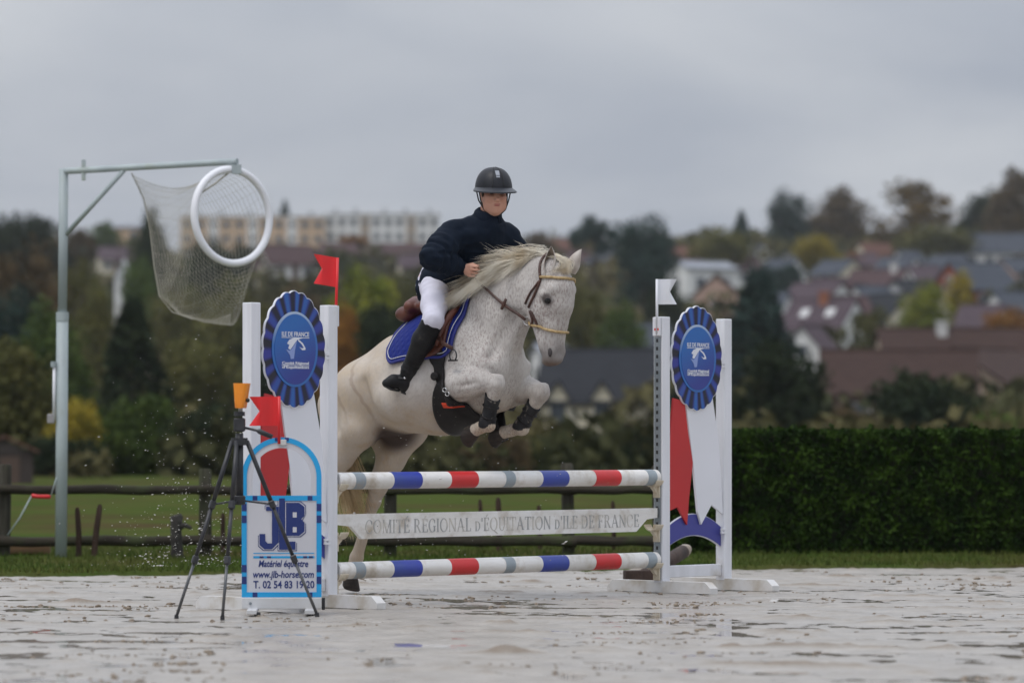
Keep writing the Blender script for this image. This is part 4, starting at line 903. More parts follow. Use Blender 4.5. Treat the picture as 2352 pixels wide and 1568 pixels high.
HORSE_LOGO = [  # mane, then the nose line, read off the oval emblem (x to the right, z up, unit = oval half height)
    [(-0.30, 0.10), (-0.22, 0.20), (-0.05, 0.26), (0.12, 0.27), (0.26, 0.25), (0.17, 0.235), (0.06, 0.20), (-0.02, 0.12), (-0.12, 0.0), (-0.19, -0.07), (-0.26, -0.04), (-0.22, 0.06)],
    [(0.10, 0.22), (0.26, 0.12), (0.36, -0.02), (0.355, -0.07), (0.25, -0.08), (0.14, 0.01), (0.24, -0.03), (0.30, -0.01), (0.22, 0.09), (0.10, 0.17)],
    [(-0.20, -0.10), (-0.11, -0.03), (0.0, 0.12), (0.05, 0.18), (-0.02, -0.08), (-0.06, -0.32), (-0.17, -0.33), (-0.20, -0.22), (-0.34, -0.07)],
]
def scallop(rx, rz, n=22, amp=0.035, steps=6, ph=0.0):
    pts = []
    for i in range(n * steps):
        a = 2 * math.pi * i / (n * steps) + ph
        w = 1 + amp * (abs(math.cos(a * n / 2 - ph * n / 2)) - 0.6)
        pts.append((rx * w * math.sin(a), rz * w * math.cos(a)))
    return pts
PW = 0.075; WING_H = 1.73; WING_W = 0.60

def wing(loc, label, inner, other):
    """one wing of the jump: two posts on cross feet, with the rosette boards between; local x runs along the jump"""
    t = thing('jump_wing', loc, FROT, label, 'jump wing', 'wings of the jump')
    for px in (0.0, WING_W):
        MB().box((px, 0, 0.06 + (WING_H - 0.06) / 2), (PW, PW, WING_H - 0.06), bev=0.004).build('post', M_white, t)
        o = MB().prism([(-0.43, 0.0), (0.43, 0.0), (0.43, 0.035), (0.385, 0.072), (-0.385, 0.072), (-0.43, 0.035)], -0.035, 0.035,
                       fn=lambda x, y, z, px=px: (px + y * 1.02, x, z)).build('foot', M_foot, t)
    xa, xb = PW / 2 + 0.001, WING_W - PW / 2 - 0.001
    MB().box((WING_W / 2, 0, 0.128), (xb - xa, 0.03, 0.075), bev=0.003).build('bottom_rail', M_white, t)
    # violet arch
    up = []; dn = []
    for i in range(17):
        q = i / 16; x = xa + (xb - xa) * q; w = 1 - (2 * q - 1) ** 2
        up.append((x, 0.405 + 0.085 * w)); dn.append((x, 0.275 + 0.075 * w))
    MB().prism(up + dn[::-1], -0.004, 0.012).build('arch_board', M_white, t)
    MB().prism([(x, z - 0.004) for x, z in up] + [(x, z + 0.004) for x, z in dn[::-1]], -0.0075, -0.0045).build('arch_print', M_arch, t)
    # ribbons
    red = [(0.085, 1.22), (0.19, 1.20), (0.225, 1.00), (0.27, 0.815), (0.235, 0.60), (0.215, 0.42), (0.125, 0.535), (0.045, 0.51), (0.040, 0.90)]
    wht = [(0.20, 1.20), (0.46, 1.22), (0.52, 0.95), (xb, 0.50), (xb - 0.005, 0.485), (0.45, 0.545), (0.35, 0.42), (0.315, 0.50), (0.272, 0.80)]
    MB().prism(red, -0.024, -0.010).build('red_ribbon_board', M_ribred, t)
    MB().prism(wht, -0.026, -0.011).build('white_ribbon_board', M_board, t)
    # rosette
    rc = (WING_W / 2 - 0.005, 1.472)
    ro = thing('rosette', (rc[0], -0.032, rc[1])); ro.parent = t
    MB().prism(scallop(0.243, 0.330), -0.004, 0.010).build('rosette_board', M_board, ro)
    p = MB().prism(scallop(0.238, 0.325), -0.0065, -0.0045).build('pleated_print', M_ros, ro)
    n = 48
    el = lambda rx, rz: [(rx * math.sin(2 * math.pi * i / n), rz * math.cos(2 * math.pi * i / n)) for i in range(n)]
    MB().prism(el(0.178, 0.214), -0.0110, -0.0070).build('oval_rim', M_ovalrim, ro)
    MB().prism(el(0.160, 0.200), -0.0135, -0.0115).build('oval_print', M_oval, ro)
    lb = MB()
    for i, poly in enumerate(HORSE_LOGO):
        lb.m = 1 if i == 2 else 0
        lb.prism([(x * 0.215, z * 0.205 + 0.012) for x, z in poly], -0.0155, -0.0138)
    for z, hh in ((0.066, 0.0018), (-0.0915, 0.0018), (-0.083, 0.0), (-0.105, 0.0)):
        lb.m = 0
        if hh: lb.box((0, -0.0148, z), (0.215, 0.0015, hh * 2))
    lb.build('horse_head_emblem', [M_print, M_print2], ro)
    for body, sz, wd, z in (('ILE DE FRANCE', 0.036, 0.212, 0.0735), ("Comité Régional", 0.022, 0.208, -0.0855), ("d'Équitation", 0.022, 0.208, -0.1085)):
        o = link('lettering', text_mesh(body, sz, wd, extrude=0.0006, offset=0.0006), M_print, ro); o.location = (0, -0.0150, z)
    # clips that hold the boards to the outer-hand post
    for z in (1.425, 0.365):
        cb = MB(); cb.box((xb - 0.004, -0.034, z), (0.05, 0.012, 0.012)); cb.box((xb - 0.004, -0.034, z + 0.022), (0.05, 0.012, 0.012)); cb.box((xb - 0.02, -0.032, z + 0.011), (0.012, 0.010, 0.03))
        cb.build('clip', M_white, t)
    # perforated cup track on the side that faces the jump
    sx = -1 if inner == 0.0 else 1
    tr = MB(); x0 = inner + sx * (PW / 2 + 0.004)
    tr.box((x0, 0, 0.84), (0.007, 0.050, 1.52))
    tk = tr.build('cup_track', M_steel, t)
    hb = MB()
    for i in range(30):
        hb.box((x0 + sx * 0.0042, 0, 0.13 + i * 0.05), (0.002, 0.016, 0.022))
    hb.build('track_hole', M_black, tk)
    pl = MB().box((x0 + sx * 0.006, 0, WING_H - 0.062), (0.016, 0.062, 0.118), bev=0.003).build('flag_holder', M_white, t)
    MB().box((x0 + sx * 0.0155, -0.004, WING_H - 0.080), (0.0015, 0.036, 0.014)).build('red_sticker', M_flagred, pl)
    return t
near_wing = wing(fs_world(-WING_W), 'near jump wing with blue rosette, standing behind the small advertising sign', WING_W, None)
far_wing = wing(fs_world(2.896), 'far jump wing with blue rosette and white flag, in front of the hedge end', 0.0, None)

# --- cups
def cup(s, z, side, label):
    """side +1: on the near wing opening away from it, -1: on the far wing"""
    o = fs_world(s, 0, z)
    t = thing('jump_cup', o, FROT, label, 'jump cup', 'cups that carry the poles and plank')
    mb = MB(); n = 9; ro_, ri = 0.062, 0.054
    out = [(-ro_ * math.cos(math.pi * (0.12 + 0.76 * i / (n - 1))), -ro_ * math.sin(math.pi * (0.12 + 0.76 * i / (n - 1))) + 0.0) for i in range(n)]
    inn = [(-ri * math.cos(math.pi * (0.12 + 0.76 * i / (n - 1))), -ri * math.sin(math.pi * (0.12 + 0.76 * i / (n - 1))) + 0.0) for i in range(n)]
    tmp = MB().ring(out, inn, 0, 1, closed=False)
    mb.add([(side * (0.046 + 0.062 * y), x, z_) for x, y, z_ in tmp.v], tmp.f)
    mb.build('cradle', M_cup, t, smooth=False)
    MB().box((side * 0.050, 0, -0.075), (0.010, 0.055, 0.11), bev=0.002).build('bracket', M_cup, t)
    MB().prism([(side * 0.045, -0.055), (side * 0.10, -0.064), (side * 0.045, -0.115)], -0.012, 0.012).build('brace', M_cup, t)
    return t
Z_TOP, Z_BOT, Z_PLANK = 0.722, 0.205, 0.457
SL, SR = 0.0, 2.896
for (z, nm) in ((Z_TOP, 'top pole'), (Z_PLANK - 0.012, 'plank'), (Z_BOT, 'bottom pole')):
    cup(SL, z + 0.002, 1, 'cream cup on the near jump wing carrying the ' + nm)
    cup(SR, z + 0.002, -1, 'cream cup on the far jump wing carrying the ' + nm)

# --- poles
bands_u = [805, 828, 893, 958, 1025, 1087, 1150, 1172, 1235, 1295, 1357, 1415, 1477, 1497]
bands_c = ['w', 'g', 'w', 'b', 'w', 'r', 'w', 'g', 'w', 'b', 'w', 'r', 'w', 'g', 'w']
def pole(z, label, roll):
    s0, s1 = 0.055, 2.841; rad = 0.049
    t = thing('jump_pole', fs_world(s0, 0, z - rad), FROT, label, 'pole', 'striped jump poles')
    edges = [0.0] + [u_to_s(u) - s0 for u in bands_u] + [s1 - s0]
    cm = {'w': ('white_band', M_whited), 'g': ('grey_band', M_grey), 'b': ('blue_band', M_blue), 'r': ('red_band', M_red)}
    rng = random.Random(int(z * 1000))
    for i, c in enumerate(bands_c):
        a, b = edges[i], edges[i + 1]; mb = MB(); nm, m = cm[c]
        n = 3
        if i == 0: pts = [(0, 0, rad), (0.006, 0, rad), (b, 0, rad)]; rr = [rad * 0.86, rad, rad]
        elif i == len(bands_c) - 1: pts = [(a, 0, rad), (b - 0.006, 0, rad), (b, 0, rad)]; rr = [rad, rad, rad * 0.86]
        else: pts = [(a, 0, rad), ((a + b) / 2, 0, rad), (b, 0, rad)]; rr = [rad + (0.0006 if c != 'w' else 0)] * 3
        mb.tube(pts, rr, sides=28)
        o = mb.build(nm, m, t); smooth_angle(o, 40)
    return t
pole(Z_TOP, 'upper red, white and blue striped pole above the lettered plank', 0)
pole(Z_BOT, 'lower red, white and blue striped pole just above the sand', 1)

# --- plank
pk = thing('jump_plank', fs_world(0.055, 0, 0.385), FROT, 'white wooden plank lettered in grey between the two striped poles', 'plank')
LP = 2.786
prof = [(0.0, 0.145), (LP, 0.145), (LP, 0.085), (LP - 0.10, 0.075), (LP - 0.20, 0.0), (0.20, 0.0), (0.11, 0.075), (0.0, 0.085)]
MB().prism(prof, -0.012, 0.012).build('board', M_whited, pk)
# --- serif capitals on the plank
def serif_glyph(ch):
    """list of polygons in a unit box, cap height 1; returns (polys, width)"""
    S, T, F = 0.135, 0.05, 0.05      # stem, thin stroke, serif height
    P = []
    def rect(x0, x1, y0, y1): P.append([(x0, y0), (x1, y0), (x1, y1), (x0, y1)])
    def stem(x, y0=0.0, y1=1.0, w=S, ser=0.07):
        rect(x, x + w, y0, y1)
        if ser: rect(x - ser, x + w + ser, y0, y0 + F * 0.8); rect(x - ser, x + w + ser, y1 - F * 0.8, y1)
    def diag(x0, y0, x1, y1, w): P.append([(x0, y0), (x0 + w, y0), (x1 + w, y1), (x1, y1)])
    def bowl(cx, cy, rx, ry, a0, a1, thick=S, thin=T, n=14):
        for i in range(n):
            q = []
            for k in (i, i + 1):
                a = R(a0 + (a1 - a0) * k / n); th = thin + (thick - thin) * abs(math.cos(a)) ** 1.3
                q.append(((cx + rx * math.cos(a), cy + ry * math.sin(a)), (cx + (rx - th) * math.cos(a), cy + (ry - min(th, ry * .4) * 0.8) * math.sin(a))))
            P.append([q[0][0], q[1][0], q[1][1], q[0][1]])
    if ch in 'CG':
        bowl(0.42, 0.5, 0.42, 0.52, 48, 312); rect(0.66, 0.72, 0.66, 0.92)
        if ch == 'C': rect(0.66, 0.70, 0.08, 0.25)
        else: rect(0.60, 0.60 + S, 0.05, 0.45); rect(0.52, 0.80, 0.41, 0.45)
        return P, 0.80
    if ch in 'OQ':
        bowl(0.45, 0.5, 0.45, 0.52, 0, 360, n=24)
        if ch == 'Q': P.append([(0.36, 0.02), (0.52, 0.02), (0.95, -0.26), (0.78, -0.24)])
        return P, 0.92
    if ch == 'I': stem(0.09); return P, 0.32
    if ch == 'L': stem(0.09); rect(0.2, 0.62, 0, T); rect(0.57, 0.62, 0, 0.24); return P, 0.64
    if ch in 'EF\u00c9':
        stem(0.09); rect(0.2, 0.60, 1 - T, 1); rect(0.55, 0.60, 0.80, 1); rect(0.2, 0.48, 0.5, 0.5 + T); rect(0.44, 0.48, 0.40, 0.64)
        if ch != 'F': rect(0.2, 0.63, 0, T); rect(0.58, 0.63, 0, 0.22)
        if ch == '\u00c9': P.append([(0.28, 1.06), (0.36, 1.06), (0.52, 1.24), (0.40, 1.24)])
        return P, 0.66
    if ch == 'T': stem(0.31, ser=0.08); rect(0.02, 0.74, 1 - T, 1); rect(0.02, 0.06, 0.78, 1); rect(0.70, 0.74, 0.78, 1); return P, 0.76
    if ch == 'M':
        stem(0.07, w=T, ser=0.06); stem(0.80, w=S); diag(0.44, 0.0, 0.08, 1.0, S); diag(0.44, 0.0, 0.82, 1.0, T); return P, 1.02
    if ch == 'N':
        stem(0.08, w=T, ser=0.06); rect(0.72, 0.72 + T, 0, 1); rect(0.65, 0.85, 1 - F * .8, 1); diag(0.68, 0.0, 0.06, 1.0, S); return P, 0.88
    if ch == 'A':
        diag(0.05, 0, 0.38, 1, T); diag(0.68, 0, 0.34, 1, S); rect(0.2, 0.66, 0.32, 0.32 + T); rect(0.0, 0.2, 0, F * .8); rect(0.6, 0.9, 0, F * .8); return P, 0.88
    if ch == 'R':
        stem(0.09); bowl(0.36, 0.74, 0.27, 0.26, -90, 90); rect(0.2, 0.38, 1 - T, 1); rect(0.2, 0.38, 0.48, 0.48 + T); diag(0.64, 0, 0.34, 0.5, S); rect(0.62, 0.84, 0, F * .8); return P, 0.84
    if ch == 'D':
        stem(0.09); bowl(0.36, 0.5, 0.44, 0.5, -90, 90, n=16); rect(0.2, 0.38, 1 - T, 1); rect(0.2, 0.38, 0, T); return P, 0.86
    if ch == 'U':
        rect(0.09, 0.09 + S, 0.25, 1); rect(0.02, 0.30, 1 - F * .8, 1); rect(0.66, 0.66 + T, 0.25, 1); rect(0.58, 0.79, 1 - F * .8, 1); bowl(0.40, 0.28, 0.31, 0.30, 180, 360); return P, 0.82
    if ch == "'": rect(0.06, 0.14, 0.70, 1.0); return P, 0.20
    return P, 0.30
def serif_text(text, x0, x1, z0, h, y, small="\u0001"):
    """text with words in lower case drawn as small capitals"""
    items = []; pen = 0.0; word = 0
    for ch in text:
        sm = 0.72 if ch.islower() else 1.0
        if ch == ' ': word += 1
        P, w = serif_glyph(ch.upper()); items.append((P, pen, sm, word)); pen += (w * sm + 0.09)
    k = (x1 - x0) / pen; words = [MB() for _ in range(word + 1)]
    for P, px, sm, wi in items:
        mb = words[wi]
        for poly in P:
            mb.prism([(x0 + (px + a * sm) * k, z0 + b * sm * h) for a, b in poly], y, y + 0.0016)
    return words
sl0, sl1 = u_to_s(836) - 0.055, u_to_s(1466) - 0.055
for w_ in serif_text("COMIT\u00c9 R\u00c9GIONAL d'\u00c9QUITATION d'ILE DE FRANCE", sl0, sl1, 0.031, 0.078, -0.0142): w_.build('lettering', M_letter, pk)

# --- flags
def flag(name, base, pole_h, fw, fh, z0, m, dirn, label, lean=0.0, sag=0.0, rz=0.0):
    """flag on a stick; dirn: which way the cloth flies along local x"""
    t = thing(name, base, rz, label, 'flag')
    MB().tube([(0, 0, 0), (lean * pole_h, 0, pole_h)], 0.0085, sides=10).build('stick', m, t, smooth=True)
    n = 12; top = []; bot = []
    mb = MB(); vs = []; fs = []
    ys = lambda q: 0.012 * math.sin(q * 7.0)
    for i in range(n + 1):
        q = i / n; x = dirn * fw * q + lean * (z0 + fh / 2)
        notch = 0.34 * fw * max(0.0, (q - 0.6) / 0.4)
        vs += [(x, ys(q), z0 + fh - sag * q), (x - dirn * notch, ys(q), z0 + fh / 2 - sag * q), (x, ys(q), z0 - sag * q)]
    for i in range(n):
        a = i * 3; fs += [(a, a + 1, a + 4, a + 3), (a + 1, a + 2, a + 5, a + 4)]
    k = len(vs); vs += [(x, y + 0.002, z) for x, y, z in vs]; fs += [tuple(k + i for i in f[::-1]) for f in fs]
    edge = [i * 3 for i in range(n + 1)] + [n * 3 + 1, n * 3 + 2] + [i * 3 + 2 for i in range(n - 1, -1, -1)] + [1]
    for i in range(len(edge)):
        a, b = edge[i], edge[(i + 1) % len(edge)]; fs.append((a, a + k, b + k, b))
    mb.add(vs, fs); mb.build('cloth', m, t)
    return t
b0 = fs_world(0.050, -0.005, 1.62)
flag('red_flag', b0, 0.385, 0.135, 0.17, 0.215, M_flagred, -1, 'red swallow-tailed flag on top of the near jump wing', lean=0.03, sag=-0.022, rz=0.0)
b1 = fs_world(2.896 - 0.053, -0.005, 1.62)
flag('white_flag', b1, 0.345, 0.125, 0.158, 0.187, M_flagwhite, 1, 'white swallow-tailed flag on top of the far jump wing', lean=0.0, rz=0.0)

# ================================================================== advertising sign of the timing gate
SD = 21.15
M_cyan = pmat('cyan_frame', (0.012, 0.36, 0.72), (0.015, 0.32, 0.66), scale=5, rough=0.4)
M_panel = pmat('pale_sign_panel', (0.60, 0.60, 0.64), (0.56, 0.56, 0.60), scale=3, rough=0.4)
M_signw = pmat('white_plastic_base', (0.62, 0.63, 0.65), (0.55, 0.54, 0.52), scale=5, rough=0.5, dirt=(0.36, 0.30, 0.22), dirt_lo=0.55, dirt_hi=0.85, dirt_scale=6)
sgx = (647 - 1176) * K * SD
sg = thing('advertising_sign', (sgx, SD, 0), R(2.0), 'small cyan-framed arched advertising sign standing in front of the near wing', 'sign')
px = K * SD
def SX(u): return (u - 647) * px
def SZ(v): return (1412 - v) * px
zb = SZ(1373); zt = SZ(1140); xo = 91.5 * px
# frame tube of the panel and of the arch
fw_ = 11.5 * px
MB().prism([(-xo, zb), (xo, zb), (xo, zt), (-xo, zt)], -0.006, 0.006).build('panel', M_panel, sg)
fr = MB()
def bar(x0, x1, z0, z1, y0=-0.010, y1=0.010): fr.box(((x0 + x1) / 2, (y0 + y1) / 2, (z0 + z1) / 2), (x1 - x0, y1 - y0, z1 - z0))
bar(-xo, -xo + fw_, zb, zt); bar(xo - fw_, xo, zb, zt); bar(-xo + fw_, xo - fw_, zb, zb + fw_); bar(-xo + fw_, xo - fw_, zt - fw_, zt)
fr.build('frame', M_cyan, sg)
n = 29; zc = SZ(1098); ra = xo; rz_ = SZ(1006) - zc
def arch_pts(dx, dz):
    p = [(-(ra - dx), zt + 0.0005)]
    p += [(-(ra - dx) * math.cos(math.pi * i / (n - 1)), zc + (rz_ - dz) * math.sin(math.pi * i / (n - 1))) for i in range(n)]
    return p + [((ra - dx), zt + 0.0005)]
MB().ring(arch_pts(0, 0), arch_pts(fw_, fw_), -0.010, 0.010, closed=False).build('arch_frame', M_cyan, sg)
MB().ring(arch_pts(fw_ + .0005, fw_ + .0005), arch_pts(fw_ * 2.15, fw_ * 2.15), -0.006, 0.006, closed=False).build('arch_panel', M_panel, sg)
ck = MB()
for u in (586, 712):
    for z0, z1 in ((zb, zb + fw_), (zt - fw_, zt)): ck.box((SX(u), -0.0108, (z0 + z1) / 2), (11 * px, 0.0012, z1 - z0 - 0.002))
for v in (1167, 1194, 1307, 1334):
    for s_ in (-1, 1): ck.box((s_ * (xo - fw_ / 2), -0.0108, SZ(v)), (fw_ - 0.002, 0.0012, 17 * px))
ck.box((SX(636), -0.0108, SZ(1011)), (9 * px, 0.0012, 8 * px)); ck.box((SX(659), -0.0108, SZ(1011)), (9 * px, 0.0012, 8 * px))
ck.build('frame_marking', M_navy, sg)
MB().box((SX(648), -0.012, SZ(1018)), (20 * px, 0.02, 13 * px), bev=0.002).build('flag_clip', M_signw, sg)
# base
MB().box((0, 0.0, SZ(1387)), (2 * xo, 0.045, 26 * px), bev=0.003).build('base_beam', M_signw, sg)
for s_ in (-1, 1):
    MB().box((s_ * xo * 0.72, 0.0, 0.021), (0.055, 0.46, 0.024), bev=0.003).build('foot', M_signw, sg)
    MB().box((s_ * xo * 0.72 + 0.03, -0.20, 0.010), (0.035, 0.04, 0.020), bev=0.003).build('rubber_pad', M_black, sg)
    MB().tube([(s_ * xo * 0.78, -0.024, SZ(1387)), (s_ * xo * 0.78, -0.030, SZ(1387))], 0.008, sides=10).build('bolt', M_steel, sg)
MB().box((xo + 0.010, 0.01, SZ(1388)), (0.018, 0.04, 28 * px), bev=0.003).build('end_cap', M_black, sg)
# printed letters: block J, L, B with an outline
def block_poly(kind):
    if kind == 'J': return [(0, 0.10), (0.0, 0.36), (0.14, 0.36), (0.14, 0.20), (0.20, 0.14), (0.30, 0.14), (0.30, 0.90), (0.16, 0.90), (0.16, 1.0), (0.46, 1.0), (0.46, 0.16), (0.30, 0.0), (0.12, 0.0)]
    if kind == 'L': return [(0, 0), (0.42, 0), (0.42, 0.16), (0.15, 0.16), (0.15, 1.0), (0, 1.0)]
    if kind == 'B': return [(0, 0), (0.40, 0), (0.56, 0.13), (0.56, 0.40), (0.46, 0.5), (0.56, 0.60), (0.56, 0.87), (0.40, 1), (0, 1)]
lg = MB(); UY = 1159
def put(poly, u0, v0, w, h, y, grow=0.0):
    cx = sum(p[0] for p in poly) / len(poly); cz = sum(p[1] for p in poly) / len(poly)
    lg.prism([(SX(u0 + p[0] * w), SZ(v0 - p[1] * h)) for p in poly], y, y + 0.0012)
for m_, sc_, y in ((0, 3.2, -0.0076), (1, 1.6, -0.0090), (0, 0.0, -0.0104)):
    lg.m = m_
    for kind, u0, v0, w, h in (('J', 596, 1263, 96, 98), ('L', 641, 1264, 90, 118), ('B', 657, 1232, 76, 84 - 8)):
        pl = block_poly(kind); xs = [p[0] for p in pl]; cx = (min(xs) + max(xs)) / 2
        def gr(p):
            return (p[0] + (1 if p[0] > cx else -1) * sc_ / w, p[1] + (1 if p[1] > 0.5 else -1) * sc_ / h)
        put([gr(p) for p in pl] if sc_ else pl, u0, v0, w, h, y)
lg.m = 1
for zz in (1216, 1182): lg.box((SX(677), -0.0112, SZ(zz + 2)), (9 * px, 0.0012, 12 * px))
lg.build('letter_mark', [M_navy, M_panel], sg)
ln = MB(); ln.box((SX(652), -0.0070, SZ(1272)), (140 * px, 0.0012, 2 * px)); ln.box((SX(652), -0.0070, SZ(1281)), (140 * px, 0.0012, 5 * px))
ln.m = 1
for u in (601, 618, 701, 714): ln.box((SX(u), -0.0080, SZ(1281)), (9 * px, 0.0012, 4.5 * px))
ln.build('printed_line', [M_cyan, M_navy], sg)
for body, h, u, w, v, sh in (('MARTINEAU', 9, 650, 52, 1283, 0.25), ('Matériel équestre', 17, 651, 114, 1303, 0.2), ('www.jlb-horse.com', 18, 651, 140, 1328, 0.15), ('T. 02 54 83 19 20', 19, 652, 140, 1352, 0.0)):
    if body == 'MARTINEAU': continue
    o = link('lettering', text_mesh(body, h * px * 1.25, w * px, sh, extrude=0.0005, offset=0.0012), M_navy, sg); o.location = (SX(u), -0.0070, SZ(v))
flag('red_flag', at(641, 1019, SD - 0.02) , 0.262, 0.165, 0.160, 0.100, M_flagred, -1, 'red swallow-tailed flag on top of the arched advertising sign', lean=0.0)

# ================================================================== tripod with the orange light-barrier reflector
TD = 20.75
M_trip = pmat('black_anodised_tripod', (0.014, 0.015, 0.018), (0.03, 0.03, 0.034), scale=12, rough=0.4)
M_alu = pmat('dark_grey_aluminium', (0.09, 0.095, 0.10), (0.13, 0.13, 0.135), scale=10, rough=0.35, metal=0.5)
M_orange = pmat('orange_plastic', (0.80, 0.26, 0.008), (0.74, 0.22, 0.008), scale=6, rough=0.35, coat=0.2)
M_pin = pmat('pale_pin', (0.55, 0.55, 0.52), rough=0.35)
hx = (550 - 1176) * K * TD
tp = thing('tripod', (hx, TD, 0), 0, 'black camera tripod carrying the orange housing beside the arched sign', 'tripod')
tz = lambda v: CAM_H + (HOR - v) * K * TD
tx = lambda u: (u - 550) * K * TD
MB().box((0, 0, tz(975)), (0.062, 0.06, 0.075), bev=0.008).build('pan_head', M_trip, tp)
MB().tube([(0, 0, tz(945)), (0, 0, tz(955))], 0.030, sides=16).build('mounting_plate', M_trip, tp)
MB().tube([(0.01, -0.01, tz(980)), (tx(590), -0.02, tz(988)), (tx(596), -0.02, tz(990)), (tx(626), -0.02, tz(1003))], [0.007, 0.007, 0.015, 0.013], sides=10).build('pan_handle', M_trip, tp, smooth=True)
MB().tube([(0, 0, tz(995)), (0, 0, tz(1150))], 0.021, sides=16).build('centre_column', M_trip, tp, smooth=True)
MB().box((0, 0, tz(1148)), (0.062, 0.062, 0.05), bev=0.006).build('spreader_collar', M_trip, tp)
MB().tube([(0, 0, tz(1005)), (0, 0, tz(1022))], 0.045, sides=18).build('shoulder', M_trip, tp)
feet = [Vector((tx(410), -0.12, 0)), Vector((tx(519), -0.25, 0)), Vector((tx(727), 0.07, 0))]
for f in feet:
    dirv = Vector((f.x, f.y, 0)).normalized(); top = Vector((0, 0, tz(1012))) + dirv * 0.04
    p1 = top.lerp(f, 0.36); p2 = top.lerp(f, 0.67)
    lg_ = MB().tube([top, p1], 0.0125, sides=10).build('leg', M_trip, tp, smooth=True)
    MB().tube([p1, p2], 0.0105, sides=10).build('leg_section', M_trip, lg_, smooth=True)
    MB().tube([p2, f + Vector((0, 0, 0.012))], 0.0085, sides=10).build('leg_section', M_alu, lg_, smooth=True)
    for p in (p1, p2):
        MB().box(p, (0.032, 0.032, 0.045), M=(f - top).to_track_quat('Z', 'Y').to_matrix(), bev=0.005).build('leg_lock', M_trip, lg_)
    MB().tube([f + Vector((0, 0, 0.022)), f], [0.011, 0.013], sides=10).build('rubber_foot', M_black, lg_)
    MB().tube([Vector((0, 0, tz(1148))), p1], 0.005, sides=8).build('spreader', M_trip, tp)
oh = thing('reflector_housing', (tx(553) + hx, TD, tz(945)), R(-8), 'orange plastic light-barrier housing on top of the tripod', 'sensor')
pu = K * TD
MB().tube([(-0.004, 0, 0), (-0.004, 0, 14 * pu)], 0.009, sides=12).build('pin', M_pin, oh, smooth=True)
hb = MB(); ring_n = 24
prof = [(8, 0.80), (9, 0.95), (22, 1.03), (44, 1.13), (60, 1.20), (64, 1.22), (65, 1.20)]
vs = []; fs = []
for (zz, sc_) in prof:
    for k in range(ring_n):
        a = 2 * math.pi * k / ring_n; ca, sa = math.cos(a), math.sin(a)
        x = 0.0335 * sc_ * math.copysign(abs(ca) ** 0.6, ca); y = 0.05 * math.copysign(abs(sa) ** 0.6, sa)
        if x > 0: x = x * (0.72 + 0.42 * (zz - 8) / 57)
        vs.append((x + 0.004, y, zz * pu))
for i in range(len(prof) - 1):
    for k in range(ring_n): l = (k + 1) % ring_n; fs.append((i * ring_n + k, i * ring_n + l, (i + 1) * ring_n + l, (i + 1) * ring_n + k))
fs.append(tuple(range(ring_n - 1, -1, -1))); fs.append(tuple((len(prof) - 1) * ring_n + k for k in range(ring_n)))
hb.add(vs, fs); o = hb.build('shell', M_orange, oh); smooth_angle(o, 50)
MB().ell((0.043, -0.02, 26 * pu), (0.011, 0.012, 0.012)).build('adjusting_knob', M_black, oh, smooth=True)

# dark wooden pole leaning behind the far wing
M_darkpole = pmat('dark_bark_pole', (0.030, 0.018, 0.014), (0.06, 0.036, 0.026), scale=14, rough=0.8, bump=0.5, bscale=30, stretch=(1, 1, 0.3))
M_cutend = pmat('pale_frayed_wood', (0.42, 0.38, 0.33), (0.28, 0.22, 0.17), scale=25, rough=0.9, bump=0.4, bscale=60)
pa, pb = at(1462, 1345, 25.3), at(1588, 1254, 26.2); pa.z = 0.03
lo = thing('wooden_pole', (pa.x, pa.y, 0), 0, 'short dark wooden pole leaning up behind the far jump wing', 'pole')
q = pb - Vector((pa.x, pa.y, 0)); qa = Vector((0, 0, pa.z))
MB().tube([qa, qa.lerp(q, 0.3), qa.lerp(q, 0.6), qa.lerp(q, 0.84)], [0.046, 0.050, 0.048, 0.047], sides=14).build('shaft', M_darkpole, lo, smooth=True)
MB().tube([qa.lerp(q, 0.842), qa.lerp(q, 0.88), qa.lerp(q, 0.93)], [0.0465, 0.044, 0.030], sides=14).build('frayed_end', M_cutend, lo)
MB().box((0.06, 0.03, 0.05), (0.30, 0.06, 0.098), M=Matrix.Rotation(R(20), 3, 'Z'), bev=0.006).build('ground_block', M_darkpole, lo)
# ================================================================== the grey horse, jumping square over the middle
HS = 1.4
HO = fs_world(HS); HROT = math.atan2(-FX, FY)      # local x = heading, local y = the horse's left, z up
def hp(u, v, b):
    """point of the horse frame at side offset b (towards the horse's right), read off the photograph -> local (x, y, z)"""
    q = (u - 1176) * K
    a = (q * (HO.y - FY * b) - HO.x + FX * b) / (FY + q * FX)
    d = HO.y - FX * a - FY * b
    return Vector((a, -b, CAM_H + (HOR - v) * K * d))

